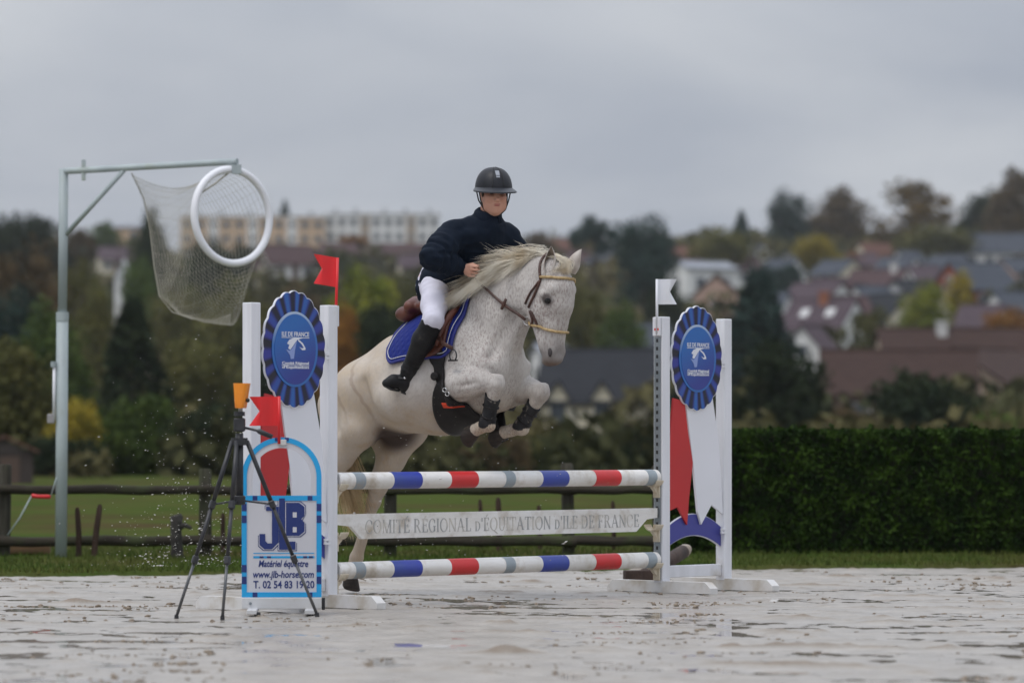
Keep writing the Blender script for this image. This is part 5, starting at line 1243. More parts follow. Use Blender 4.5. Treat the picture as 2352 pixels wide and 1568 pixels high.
def horse_mat():
    m = bpy.data.materials.new('flea_bitten_grey_coat'); m.use_nodes = True
    t = m.node_tree; b = t.nodes['Principled BSDF']; L = t.links.new; N = t.nodes.new
    b.inputs['Roughness'].default_value = 0.72; b.inputs['Specular IOR Level'].default_value = 0.15; b.inputs['Sheen Weight'].default_value = 0.0
    tc = N('ShaderNodeTexCoord'); P = tc.outputs['Object']
    def noise(sc, det=4, st=None, dist=0.0, rough=0.5):
        n = N('ShaderNodeTexNoise'); n.inputs['Scale'].default_value = sc; n.inputs['Detail'].default_value = det; n.inputs['Distortion'].default_value = dist; n.inputs['Roughness'].default_value = rough
        if st:
            mp = N('ShaderNodeMapping'); mp.inputs['Scale'].default_value = st[0]; mp.inputs['Rotation'].default_value = st[1]; L(P, mp.inputs['Vector']); L(mp.outputs['Vector'], n.inputs['Vector'])
        else: L(P, n.inputs['Vector'])
        return n.outputs['Fac']
    def rng(x, a, bb, c=0.0, d=1.0):
        n = N('ShaderNodeMapRange'); n.inputs[1].default_value = a; n.inputs[2].default_value = bb; n.inputs[3].default_value = c; n.inputs[4].default_value = d; n.interpolation_type = 'SMOOTHSTEP'; L(x, n.inputs[0]); return n.outputs[0]
    def mul(x, y):
        n = N('ShaderNodeMath'); n.operation = 'MULTIPLY'
        for i, q in enumerate((x, y)):
            if isinstance(q, (int, float)): n.inputs[i].default_value = q
            else: L(q, n.inputs[i])
        return n.outputs[0]
    def mix(f, c0, c1):
        n = N('ShaderNodeMix'); n.data_type = 'RGBA'
        if isinstance(f, (int, float)): n.inputs[0].default_value = f
        else: L(f, n.inputs[0])
        for i, c in ((6, c0), (7, c1)):
            if isinstance(c, tuple): n.inputs[i].default_value = (*c, 1)
            else: L(c, n.inputs[i])
        return n.outputs[2]
    def ball(c, r0, r1, sc=(1, 1, 1)):
        n = N('ShaderNodeVectorMath'); n.operation = 'SUBTRACT'; n.inputs[1].default_value = c; L(P, n.inputs[0])
        n2 = N('ShaderNodeVectorMath'); n2.operation = 'MULTIPLY'; n2.inputs[1].default_value = sc; L(n.outputs[0], n2.inputs[0])
        n3 = N('ShaderNodeVectorMath'); n3.operation = 'LENGTH'; L(n2.outputs[0], n3.inputs[0]); return rng(n3.outputs['Value'], r0, r1, 1, 0)
    sp = N('ShaderNodeSeparateXYZ'); L(P, sp.inputs[0])
    col = mix(rng(noise(5, 5), 0.35, 0.65), (0.56, 0.535, 0.505), (0.44, 0.415, 0.39))
    # cream stable stains on belly, quarters and legs
    low = rng(sp.outputs['Z'], 1.32, 1.05); back = rng(sp.outputs['X'], -0.3, -0.9)
    st = N('ShaderNodeMath'); st.operation = 'MAXIMUM'; L(low, st.inputs[0]); L(mul(back, 1.0), st.inputs[1])
    col = mix(mul(st.outputs[0], rng(noise(7, 5), 0.25, 0.7, 0.50, 1.0)), col, (0.475, 0.39, 0.29))
    col = mix(mul(low, rng(noise(10, 6, rough=0.6), 0.52, 0.72, 0, 0.55)), col, (0.40, 0.28, 0.17))
    # short hair: fine light and dark streaks
    hair = noise(48, 5, ((1.0, 3.0, 0.5), (0.3, 0.35, 0)))
    col = mix(rng(hair, 0.42, 0.72, 0.0, 0.34), col, (0.38, 0.34, 0.31))
    # flea-bitten flecks on head, neck and shoulder
    fore = rng(sp.outputs['X'], -0.45, -0.05, 0.12, 1.0)
    fle = rng(noise(105, 4, ((1.0, 1.3, 0.40), (0.2, 0.55, 0.1)), 0.3), 0.42, 0.70)
    dens = rng(noise(3.4, 4, rough=0.6), 0.30, 0.60)
    col = mix(mul(mul(fle, dens), mul(fore, 0.66)), col, (0.20, 0.15, 0.14))
    fle2 = rng(noise(44, 4, ((1.0, 1.3, 0.5), (0.5, 0.3, 0.1)), 0.5), 0.50, 0.74)
    col = mix(mul(mul(fle2, rng(noise(2.3, 3), 0.45, 0.65)), mul(fore, 0.5)), col, (0.26, 0.20, 0.18))
    # cheek flecks, grey muzzle, dark skin at the groin, grey knees
    col = mix(mul(ball((0.43, -0.06, 1.72), 0.04, 0.16), mul(rng(noise(70, 3), 0.45, 0.65), 0.5)), col, (0.16, 0.10, 0.09))
    col = mix(mul(ball((0.46, 0, 1.450), 0.06, 0.16), 0.72), col, (0.17, 0.155, 0.15))
    col = mix(mul(ball((0.455, 0, 1.405), 0.03, 0.085), 0.8), col, (0.13, 0.085, 0.06))
    col = mix(mul(ball((-0.915, 0.0, 1.00), 0.10, 0.205, (0.85, 0.95, 1.1)), 0.95), col, (0.05, 0.035, 0.032))
    for c in ((0.165, -0.17, 1.26), (0.235, 0.15, 1.215)): col = mix(mul(ball(c, 0.02, 0.09), 0.35), col, (0.18, 0.16, 0.15))
    for s_ in (1, -1): col = mix(mul(ball((0.503, s_ * 0.105, 1.784), 0.022, 0.050), 0.85), col, (0.05, 0.038, 0.038))
    # sweat lines across the flank
    w = N('ShaderNodeTexWave'); w.wave_type = 'BANDS'; w.bands_direction = 'X'; w.inputs['Scale'].default_value = 2.1; w.inputs['Distortion'].default_value = 3.0; w.inputs['Detail'].default_value = 3; w.inputs['Detail Scale'].default_value = 2.2
    mpw = N('ShaderNodeMapping'); mpw.inputs['Rotation'].default_value = (0, R(22), 0); L(P, mpw.inputs['Vector']); L(mpw.outputs['Vector'], w.inputs['Vector'])
    col = mix(mul(rng(w.outputs['Fac'], 0.90, 1.0), mul(ball((-0.98, -0.2, 1.25), 0.10, 0.30), 0.35)), col, (0.20, 0.13, 0.09))
    L(col, b.inputs['Base Color'])
    bp = N('ShaderNodeBump'); bp.inputs['Strength'].default_value = 0.35; bp.inputs['Distance'].default_value = 0.006; L(hair, bp.inputs['Height']); L(bp.outputs['Normal'], b.inputs['Normal'])
    return m
M_horse = horse_mat()
M_hoof = pmat('dark_hoof_horn', (0.022, 0.018, 0.016), (0.05, 0.040, 0.034), scale=14, rough=0.6, spec=0.15, stretch=(1, 1, 4), dirt=(0.25, 0.20, 0.14), dirt_lo=0.58, dirt_hi=0.8, dirt_scale=14)
M_mane = pmat('cream_mane_hair', (0.80, 0.755, 0.65), (0.62, 0.52, 0.37), scale=9, rough=0.55, lo=0.42, hi=0.72, spec=0.3)
M_tail = pmat('straw_tail_hair', (0.74, 0.58, 0.35), (0.52, 0.37, 0.19), scale=9, rough=0.55, spec=0.3)
M_eye = pmat('horse_eye', (0.006, 0.005, 0.004), rough=0.12, spec=0.35)
M_dark = pmat('dark_skin', (0.03, 0.024, 0.024), (0.05, 0.04, 0.04), scale=20, rough=0.55)
M_ear = pmat('grey_ear_skin', (0.52, 0.48, 0.44), (0.36, 0.31, 0.27), scale=16, rough=0.75)
M_earin = pmat('dark_ear_inside', (0.13, 0.10, 0.075), (0.27, 0.22, 0.17), scale=30, rough=0.8)

horse = thing('horse', HO, HROT, 'white flea-bitten horse leaping over the striped poles under its rider', 'horse')
HF = Field((-1.78, -0.45, -0.02), (0.80, 0.45, 2.16), 0.0095)
C = HF.cone
def b2(p): return (p[0], -p[1], p[2])
# trunk
HF.chain([(-1.14, 0, 1.185, 0.200), (-0.98, 0, 1.235, 0.245), (-0.76, 0, 1.305, 0.292), (-0.48, 0, 1.345, 0.345), (-0.22, 0, 1.400, 0.322), (-0.07, 0, 1.440, 0.212)], k=0.07, wf=0.83)
C((-0.62, 0, 1.56), 0.12, (-0.30, 0, 1.63), 0.145, k=0.08, wf=0.62)          # withers and back
C((-1.06, 0, 1.335), 0.115, (-0.82, 0, 1.425), 0.12, k=0.08, wf=1.0)            # croup
C((-1.24, 0, 1.22), 0.08, (-1.335, 0, 1.17), 0.045, k=0.06)                   # dock
# neck
HF.chain([(-0.16, 0, 1.56, 0.235), (0.02, 0, 1.715, 0.205), (0.20, 0, 1.845, 0.152), (0.36, 0, 1.915, 0.118), (0.45, 0, 1.945, 0.098)], k=0.06, wf=0.60)
C((0.00, 0, 1.52), 0.145, (0.165, 0, 1.75), 0.058, k=0.06, wf=0.75)           # windpipe side of the neck
for s_ in (1, -1):
    y = lambda b: -s_ * b
    C((-0.24, y(0.10), 1.60), 0.11, (0.01, y(0.110), 1.42), 0.112, k=0.055)   # shoulder blade
    C((0.01, y(0.115), 1.40), 0.106, (-0.10, y(0.185), 1.315), 0.110, k=0.04)   # arm
    C((0.05, y(0.065), 1.375), 0.086, (-0.03, y(0.07), 1.215), 0.085, k=0.04)  # breast
    C((-1.00, y(0.135), 1.265), 0.180, (-1.17, y(0.13), 1.165), 0.160, k=0.07) # quarters
    C((-0.80, y(0.20), 1.34), 0.09, (-0.70, y(0.22), 1.22), 0.10, k=0.08)    # flank
    C((-0.46, y(0.20), 1.30), 0.11, (-0.62, y(0.19), 1.20), 0.12, k=0.08)    # ribs
# forelegs: (knee, fetlock, pastern end)
near_f = [(-0.075, -0.232, 1.287, 0.104), (0.02, -0.230, 1.298, 0.083), (0.095, -0.222, 1.303, 0.062), (0.172, -0.204, 1.298, 0.050)]
far_f = [(-0.03, 0.185, 1.265, 0.104), (0.06, 0.18, 1.258, 0.084), (0.135, 0.165, 1.256, 0.062), (0.206, 0.15, 1.252, 0.050)]
HF.chain(near_f, k=0.024); HF.chain(far_f, k=0.024)
def lower_leg(knee, fet, pas, hoof, dk):
    k0 = Vector(knee); f0 = Vector(fet); mid = k0.lerp(f0, 0.55); p0 = Vector(pas); h0 = Vector(hoof)
    C(k0, 0.047, k0.lerp(f0, 0.24), 0.038, k=0.02); C(k0.lerp(f0, 0.24), 0.036, mid, 0.030, k=0.02)
    C(k0 + Vector((-0.075, 0, -0.040)), 0.014, k0 + Vector((-0.050, 0, -0.030)), 0.012, k=0.03, sub=True); C(mid, 0.031, f0.lerp(mid, 0.15), 0.036, k=0.03)
    C(f0, 0.041, f0.lerp(p0, 0.5), 0.035, k=0.025); C(f0.lerp(p0, 0.5), 0.035, p0, 0.040, k=0.02)
    b = (f0 - p0).normalized(); C(f0 + Vector(dk) * 0.018, 0.030, f0 + Vector(dk) * 0.022 + b * 0.01, 0.026, k=0.03)
NF = dict(knee=(0.180, -0.20, 1.284), fet=hp(1120, 974, 0.18), pas=hp(1090, 988, 0.175), hoof=hp(1072, 996, 0.175))
FFt = dict(knee=(0.216, 0.15, 1.232), fet=hp(1197, 982, -0.13), pas=hp(1155, 993, -0.125), hoof=hp(1129, 998, -0.12))
lower_leg(NF['knee'], NF['fet'], NF['pas'], NF['hoof'], (0.6, 0, -0.8)); lower_leg(FFt['knee'], FFt['fet'], FFt['pas'], FFt['hoof'], (0.6, 0, -0.8))
for kn in (NF, FFt): HF.ell(Vector(kn['knee']) + Vector((0.004, 0, 0.004)), (0.047, 0.047, 0.056), k=0.02)
# hind legs
def hind(s_, hock, fet, pas, stifle, thr):
    y = lambda b: -s_ * b
    st = Vector(stifle); ho = Vector(hock); fe = Vector(fet); pa = Vector(pas)
    C((-1.03, y(0.14), 1.235), 0.180, st, thr, k=0.06)                          # thigh
    C((-1.20, y(0.135), 1.16), 0.14, st.lerp(ho, 0.5) + Vector((-0.035, 0, 0.03)), 0.075, k=0.07)   # hamstring
    C(st, thr * 0.92, st.lerp(ho, 0.55), 0.082, k=0.05); C(st.lerp(ho, 0.55), 0.080, ho, 0.054, k=0.04)
    hk = ho + Vector((-0.045, 0, 0.035)); C(ho, 0.050, hk, 0.030, k=0.03); C(hk, 0.024, st.lerp(ho, 0.62) + Vector((-0.07, 0, 0.02)), 0.028, k=0.04)   # point of hock
    mid = ho.lerp(fe, 0.5); C(ho, 0.050, ho.lerp(fe, 0.2), 0.042, k=0.03); C(ho.lerp(fe, 0.2), 0.042, mid, 0.033, k=0.03); C(mid, 0.033, fe.lerp(mid, 0.1), 0.037, k=0.03)
    C(fe, 0.043, pa, 0.038, k=0.03)
hind(-1, hp(868, 1118, -0.14), hp(818, 1283, -0.14), hp(806, 1322, -0.14), (-0.930, 0.165, 1.035), 0.128)
hind(1, (-1.33, -0.165, 0.70), (-1.47, -0.16, 0.25), (-1.455, -0.16, 0.14), (-1.01, -0.175, 1.035), 0.128)
# head
HF.chain([(0.455, 0, 1.925, 0.098), (0.495, 0, 1.845, 0.103), (0.495, 0, 1.755, 0.092), (0.478, 0, 1.64, 0.070), (0.462, 0, 1.545, 0.062), (0.452, 0, 1.475, 0.066)], k=0.035, wf=0.86)
C((0.30, 0, 1.87), 0.09, (0.40, 0, 1.82), 0.085, k=0.05, wf=0.8)
for s_ in (1, -1):
    y = lambda b: -s_ * b
    HF.ell((0.385, y(0.052), 1.765), (0.105, 0.042, 0.118), k=0.03)                      # cheek
    C((0.36, y(0.040), 1.685), 0.042, (0.415, y(0.030), 1.50), 0.030, k=0.03)            # jaw bar
    C((0.525, y(0.075), 1.845), 0.036, (0.475, y(0.090), 1.815), 0.030, k=0.025)         # brow
    HF.ell((0.500, y(0.088), 1.787), (0.036, 0.022, 0.030), k=0.015)                     # eyeball bulge
    C((0.47, y(0.072), 1.745), 0.022, (0.455, y(0.052), 1.60), 0.014, k=0.03)            # facial crest
    HF.ell((0.478, y(0.046), 1.482), (0.034, 0.022, 0.040), k=0.02)                      # nostril flare
    HF.ell((0.490, y(0.074), 1.474), (0.019, 0.018, 0.031), k=0.010, sub=True)           # nostril
    HF.ell((0.436, y(0.066), 1.418), (0.050, 0.016, 0.007), k=0.012, sub=True)           # mouth line
HF.ell((0.462, 0, 1.432), (0.056, 0.050, 0.034), k=0.025)                                # upper lip
HF.ell((0.415, 0, 1.425), (0.040, 0.036, 0.030), k=0.02)                                 # chin
# creases: girdle behind the elbow, breast furrow, jugular groove
C((0.165, 0, 1.46), 0.012, (0.105, 0, 1.20), 0.024, k=0.055, sub=True)
for s_ in (1, -1):
    C((0.215, -s_ * 0.080, 1.70), 0.010, (0.085, -s_ * 0.150, 1.45), 0.008, k=0.07, sub=True)
    C((-0.16, -s_ * 0.30, 1.20), 0.016, (0.06, -s_ * 0.20, 1.205), 0.014, k=0.04, sub=True)          # hollow under the forearm
for s_ in (1, -1):
    C((-0.06, -s_ * 0.165, 1.70), 0.022, (0.07, -s_ * 0.215, 1.47), 0.020, k=0.05, sub=True)        # before the shoulder
    C((-0.23, -s_ * 0.285, 1.50), 0.020, (-0.20, -s_ * 0.310, 1.32), 0.020, k=0.05, sub=True)       # behind the shoulder
    C((-0.86, -s_ * 0.300, 1.30), 0.022, (-0.79, -s_ * 0.280, 1.06), 0.026, k=0.06, sub=True)       # flank
    C((-1.10, -s_ * 0.325, 1.24), 0.018, (-1.08, -s_ * 0.300, 1.02), 0.018, k=0.05, sub=True)       # thigh
for q in (near_f, far_f):
    sg = -1 if q[0][1] < 0 else 1
    C((q[0][0] + 0.05, q[0][1] + sg * 0.098, q[0][2] - 0.012), 0.006, (q[2][0] + 0.01, q[2][1] + sg * 0.064, q[2][2] - 0.006), 0.006, k=0.02, sub=True)   # groove of the forearm
    C((q[0][0] - 0.04, q[0][1] + sg * 0.02, q[0][2] - 0.075), 0.030, (q[0][0] - 0.055, q[0][1] + sg * 0.02, q[0][2] - 0.095), 0.024, k=0.03)                # point of elbow
    C((q[3][0] + 0.032, q[3][1] + sg * 0.022, q[3][2] + 0.030), 0.018, (q[3][0] + 0.042, q[3][1] + sg * 0.02, q[3][2] - 0.014), 0.018, k=0.015)             # front of the knee
    C((q[3][0] + 0.032, q[3][1] - sg * 0.022, q[3][2] + 0.030), 0.018, (q[3][0] + 0.042, q[3][1] - sg * 0.02, q[3][2] - 0.014), 0.018, k=0.015)
hm = HF.mesh('body', relax=2)
hbody = link('body', hm, M_horse, horse)
HB = bvh_of(hm)

# hooves
def hoof(pas, tip, fwd, name='hoof', shoe=True):
    p = Vector(pas); q = Vector(tip); ax = (q - p).normalized()
    f = Vector(fwd); f = (f - ax * f.dot(ax)).normalized(); sd = ax.cross(f)
    n = 20; vs = []; fs = []
    L_ = 0.072
    rows = [(-0.008, 0.040, 0.0), (0.004, 0.045, 0.002), (0.035, 0.052, 0.010), (L_, 0.060, 0.020), (L_ + 0.006, 0.057, 0.020)]
    for (h, r, sh) in rows:
        for k in range(n):
            a = 2 * math.pi * k / n; x = math.cos(a); r_ = r * (1.0 if x > -0.3 else 0.90)
            vs.append(p + ax * (h - (0.018 * (x < 0) * (-x) * h / L_)) + f * (x * r_ * 1.08 + sh) + sd * (math.sin(a) * r * 0.92))
    for i in range(len(rows) - 1):
        for k in range(n): l = (k + 1) % n; fs.append((i * n + k, i * n + l, (i + 1) * n + l, (i + 1) * n + k))
    fs.append(tuple(range(n))[::-1]); fs.append(tuple((len(rows) - 1) * n + k for k in range(n)))
    o = MB().add(vs, fs).build(name, M_hoof, horse); smooth_angle(o, 45)
    return o
hoof(NF['pas'], NF['hoof'], (0.4, 0, -0.9)); hoof(FFt['pas'], FFt['hoof'], (0.4, 0, -0.9))
hoof(hp(806, 1322, -0.14), hp(800, 1352, -0.14) , (1, 0, 0.2)); hoof((-1.455, -0.16, 0.145), (-1.46, -0.16, 0.03), (1, 0, 0.2))
# eyes and nostrils
for s_ in (1, -1):
    MB().ell((0.502, -s_ * 0.0965, 1.783), (0.0290, 0.0150, 0.0235), M=Matrix.Rotation(R(18), 3, 'Y')).build('eye', M_eye, horse, smooth=True)
    MB().ell((0.488, -s_ * 0.0600, 1.474), (0.0140, 0.009, 0.027)).build('nostril', M_dark, horse, smooth=True)
# ears: cupped leaves
def ear(base, tip, out, w=0.036):
    b_ = Vector(base); t_ = Vector(tip); ax = (t_ - b_); L_ = ax.length; ax.normalize(); o_ = Vector(out); o_ = (o_ - ax * o_.dot(ax)).normalized(); sd = ax.cross(o_)
    rows, cols = 12, 15; vo = []; vi = []; fs = []
    for i in range(rows):
        q = i / (rows - 1); r = w * (math.sin(math.pi * min(1, 0.20 + 0.80 * q)) ** 0.75 if q < 1 else 0.0) * (1.0 if q < .35 else 1 - 0.15 * (q - .35)); r = max(r, 0.002)
        op = R(150 - 70 * q)                       # half angle of the cup
        cen = b_ + ax * (L_ * q) - o_ * (0.010 * math.sin(math.pi * q)) + sd * 0.0
        for k in range(cols):
            a = -op + 2 * op * k / (cols - 1) + math.pi
            d = o_ * math.cos(a) + sd * math.sin(a)
            vo.append(cen + d * r); vi.append(cen + d * max(r - 0.004, 0.0008))
    n = rows * cols; f_out = []; f_in = []
    for i in range(rows - 1):
        for k in range(cols - 1):
            a = i * cols + k; f_out.append((a, a + 1, a + cols + 1, a + cols)); f_in.append((n + a, n + a + cols, n + a + cols + 1, n + a + 1))
    for i in range(rows - 1):
        a = i * cols; f_out.append((a, a + cols, n + a + cols, n + a)); a += cols - 1; f_out.append((a, n + a, n + a + cols, a + cols))
    mb = MB().add(vo + vi, f_out); mb.m = 1; mb.f += [tuple(f) for f in f_in]; mb.mi += [1] * len(f_in)
    return mb.build('ear', [M_ear, M_earin], horse, smooth=True)
ear(hp(1260, 632, 0.064), hp(1266, 565, 0.066), (0.45, -0.9, 0.1), 0.038); ear(hp(1312, 626, -0.06), hp(1336, 572, -0.085), (0.2, 1.0, 0.1), 0.040)

# mane, forelock, tail
rngh = np.random.default_rng(7)
def crest(a):
    hit = HB.ray_cast(Vector((a, 0, 2.5)), Vector((0, 0, -1))); return hit[0].z if hit[0] else 1.8
def surf_push(p, m=0.012):
    """keep a hair outside the body"""
    loc, nor, idx, dist = HB.find_nearest(Vector(p))
    if loc is None: return p
    v = Vector(p) - loc
    if v.dot(nor) < m: return np.array(loc + nor * m)
    return p
HANDP = np.array(hp(1078, 622, 0.15)); curves = []; rads = []
NP = 11; NCL = 96
def outward(C_, m):
    """lift the hairs of one clump off the coat"""
    return [np.array(surf_push(p, m)) if i else p for i, p in enumerate(C_)]
for c in range(NCL):
    q = (c + rngh.random()) / NCL                                 # 0 poll, 1 withers
    a0 = 0.405 - 0.685 * q; z0 = crest(a0)
    ln = (0.17 + 0.20 * math.sin(math.pi * min(1, q * 1.05 + 0.08))) * rngh.uniform(0.7, 1.2)
    fly = rngh.random()                                           # loose upper locks fly, lower ones lie on the neck
    up = 0.05 + 0.42 * fly ** 2 - 0.20 * q; side = 0.20 + 0.95 * (1 - fly) + 0.15 * rngh.random(); drop = (0.30 + 0.75 * (1 - fly)) * rngh.uniform(0.7, 1.2) + 0.35 * q
    d0 = np.array([-0.90, -0.40 * side, up]); d0 /= np.linalg.norm(d0)
    ph = rngh.uniform(0, 6.28); wa = rngh.uniform(0.008, 0.022); fr = rngh.uniform(4.0, 7.5)
    axis = []
    for i in range(NP):
        t = i / (NP - 1); p = np.array([a0, 0.0, z0 - 0.010]) + d0 * ln * t + np.array([0, -0.32 * side * ln * t * t, -drop * 0.62 * ln * t ** 1.8])
        p[2] += wa * math.sin(ph + fr * t) * t; p[1] += wa * 0.8 * math.cos(ph * 1.3 + fr * 0.9 * t) * t
        axis.append(np.array(surf_push(p, 0.012)) if i else p)
    axis = np.array(axis); wid = rngh.uniform(0.010, 0.022)
    for s_ in range(int(rngh.integers(22, 40))):
        j = rngh.normal(0, 1, 3); e = rngh.normal(0, 1, 3); cut = rngh.uniform(0.62, 1.0); ph2 = rngh.uniform(0, 6.28); fz = 0.0045 * rngh.random(); pts = []
        stray = 2.6 if rngh.random() < 0.10 else 1.0
        for i in range(NP):
            t = i / (NP - 1) * cut; k = t * (NP - 1); i0 = min(int(k), NP - 2); p = axis[i0] * (1 - (k - i0)) + axis[i0 + 1] * (k - i0)
            w = wid * (1.0 - 0.72 * t) * np.array([1.3, 0.9, 0.9])
            p = p + j * w * (1.25 if i == 0 else 1.0) + e * 0.013 * t * t * stray; p = p + np.array([0, fz, fz]) * math.sin(ph2 + 11 * t) * t
            pts.append(p)
        pts = outward(pts, 0.004 + 0.006 * rngh.random()) if s_ % 2 else pts
        if min(np.linalg.norm(np.array(p) - HANDP) for p in pts) < 0.070: continue
        curves.append(pts); rads.append(rngh.uniform(0.0008, 0.0017))
# hair lying close on the near side of the neck, brushed back
for s_ in range(700):
    q = rngh.random(); a0 = 0.37 - 0.63 * q; z0 = crest(a0); root = np.array([a0, rngh.normal(0, 0.012), z0 - 0.006]); L_ = rngh.uniform(0.12, 0.26); pts = []
    dd = np.array([-0.75, -0.30, -0.35 - 0.35 * q + rngh.normal(0, 0.12)]); dd /= np.linalg.norm(dd); ph2 = rngh.uniform(0, 6.28)
    for i in range(NP):
        t = i / (NP - 1); p = root + dd * L_ * t + np.array([0.006 * math.sin(ph2 + 5 * t) * t, -0.05 * math.sin(t * 2.2), -0.08 * t * t * L_ + 0.006 * math.cos(ph2 + 5 * t) * t])
        p = surf_push(p, 0.004 + 0.008 * rngh.random()); pts.append(p)
    curves.append(pts); rads.append(rngh.uniform(0.0009, 0.0019))
# single hairs that fly loose above the crest
for s_ in range(420):
    q = rngh.random() ** 0.8; a0 = 0.40 - 0.66 * q; z0 = crest(a0); root = np.array([a0, rngh.normal(0, 0.012), z0 - 0.004]); L_ = rngh.uniform(0.12, 0.30) * (1 - 0.3 * q); pts = []
    dd = np.array([-0.85, -0.45 * rngh.random() - 0.05, rngh.uniform(0.02, 0.50) * (1 - 0.6 * q)]); dd /= np.linalg.norm(dd); ph2 = rngh.uniform(0, 6.28); cv = rngh.uniform(-0.15, 0.75)
    for i in range(NP):
        t = i / (NP - 1); pts.append(root + dd * L_ * t + np.array([0, 0.014 * math.sin(ph2 + 5 * t) * t, -cv * L_ * t * t + 0.014 * math.cos(ph2 + 6 * t) * t]))
    pts = outward(pts, 0.005)
    if min(np.linalg.norm(np.array(p) - HANDP) for p in pts) < 0.06: continue
    curves.append(pts); rads.append(rngh.uniform(0.0007, 0.0014))
link('mane', strands_mesh('mane', curves, rads), M_mane, horse)
curves = []; rads = []
EARA, EARB = np.array(hp(1261, 622, 0.062)), np.array(hp(1266, 572, 0.062))
def ear_gap(p):
    t = np.clip((p - EARA) @ (EARB - EARA) / ((EARB - EARA) @ (EARB - EARA)), 0, 1); return np.linalg.norm(p - EARA - t * (EARB - EARA))
for s_ in range(620):
    root = np.array([0.475 + rngh.normal(0, 0.012), rngh.normal(0, 0.022), crest(0.475) - 0.006]); L_ = rngh.uniform(0.15, 0.25)
    tgt = np.array(hp(1255 + rngh.uniform(-14, 55), 632 + rngh.uniform(-12, 6), 0.055 - 0.10 * rngh.random())); pts = []
    top = np.array(hp(1300 + rngh.normal(0, 9), 600 + rngh.normal(0, 7), 0.0 + rngh.normal(0, 0.012)))
    for i in range(NP):
        t = i / (NP - 1); p = (1 - t) ** 2 * root + 2 * t * (1 - t) * (top + (top - root) * 0.4) + t * t * tgt
        pts.append(surf_push(p, 0.006 + 0.010 * rngh.random()))
    if min(ear_gap(np.array(p)) for p in pts[2:]) < 0.036: continue
    curves.append(pts); rads.append(rngh.uniform(0.0008, 0.0017))
link('forelock', strands_mesh('forelock', curves, rads), M_mane, horse)
curves = []; rads = []
for s_ in range(1100):
    root = np.array([-1.345 + rngh.normal(0, 0.012), rngh.normal(0, 0.02), 1.185 + rngh.normal(0, 0.02)]); pts = []
    ex = rngh.normal(0, 1, 3); L_ = rngh.uniform(0.55, 0.85)
    for i in range(NP):
        t = i / (NP - 1)
        p = root + np.array([-0.10 * math.sin(t * 2.2) + 0.20 * t * t, 0.02 * t, -L_ * t * (0.35 + 0.65 * t)]) + ex * np.array([0.045, 0.04, 0.02]) * t
        pts.append(p)
    curves.append(pts); rads.append(rngh.uniform(0.0010, 0.0022))
link('tail', strands_mesh('tail', curves, rads), M_tail, horse)
# ================================================================== tack
M_brown = pmat('brown_saddle_leather', (0.13, 0.035, 0.018), (0.075, 0.022, 0.013), scale=10, rough=0.42, bump=0.1, bscale=60)
M_dbrown = pmat('dark_brown_bridle_leather', (0.045, 0.018, 0.013), (0.075, 0.03, 0.02), scale=14, rough=0.45)
M_padblue = bpy.data.materials.new('quilted_blue_cloth'); M_padblue.use_nodes = True
_t = M_padblue.node_tree; _b = _t.nodes['Principled BSDF']; _b.inputs['Roughness'].default_value = 0.8; _b.inputs['Specular IOR Level'].default_value = 0.1; _b.inputs['Base Color'].default_value = (0.011, 0.022, 0.165, 1); _b.inputs['Sheen Weight'].default_value = 0.05
_tc = _t.nodes.new('ShaderNodeTexCoord'); _mp = _t.nodes.new('ShaderNodeMapping'); _mp.inputs['Rotation'].default_value = (0, R(45), 0); _mp.inputs['Scale'].default_value = (24, 0.001, 24)
_vo = _t.nodes.new('ShaderNodeTexVoronoi'); _vo.distance = 'CHEBYCHEV'; _vo.inputs['Randomness'].default_value = 0.0; _vo.inputs['Scale'].default_value = 1.0
_t.links.new(_tc.outputs['Object'], _mp.inputs['Vector']); _t.links.new(_mp.outputs['Vector'], _vo.inputs['Vector'])
_bp = _t.nodes.new('ShaderNodeBump'); _bp.inputs['Strength'].default_value = 1.0; _bp.inputs['Distance'].default_value = 0.010; _bp.invert = True
_t.links.new(_vo.outputs['Distance'], _bp.inputs['Height']); _t.links.new(_bp.outputs['Normal'], _b.inputs['Normal'])
M_piping = pmat('white_piping', (0.70, 0.70, 0.72), rough=0.6)
M_pipblue = pmat('dark_blue_binding', (0.010, 0.016, 0.16), rough=0.7)
M_girth = pmat('black_mud_spattered_leather', (0.012, 0.011, 0.011), (0.022, 0.02, 0.02), scale=12, rough=0.5, spec=0.15, dirt=(0.30, 0.27, 0.23), dirt_lo=0.66, dirt_hi=0.72, dirt_scale=55)
M_fluo = pmat('orange_red_patch', (0.72, 0.06, 0.015), (0.62, 0.05, 0.015), scale=20, rough=0.6)
M_chrome = pmat('polished_metal', (0.6, 0.6, 0.6), rough=0.18, metal=1.0)
M_rope = pmat('plaited_straw_band', (0.50, 0.37, 0.19), (0.34, 0.23, 0.10), scale=60, rough=0.7, bump=0.5, bscale=120)
M_bootrub = pmat('black_tendon_boot', (0.014, 0.014, 0.016), (0.03, 0.03, 0.032), scale=14, rough=0.55, spec=0.15, dirt=(0.30, 0.27, 0.23), dirt_lo=0.60, dirt_hi=0.72, dirt_scale=24)

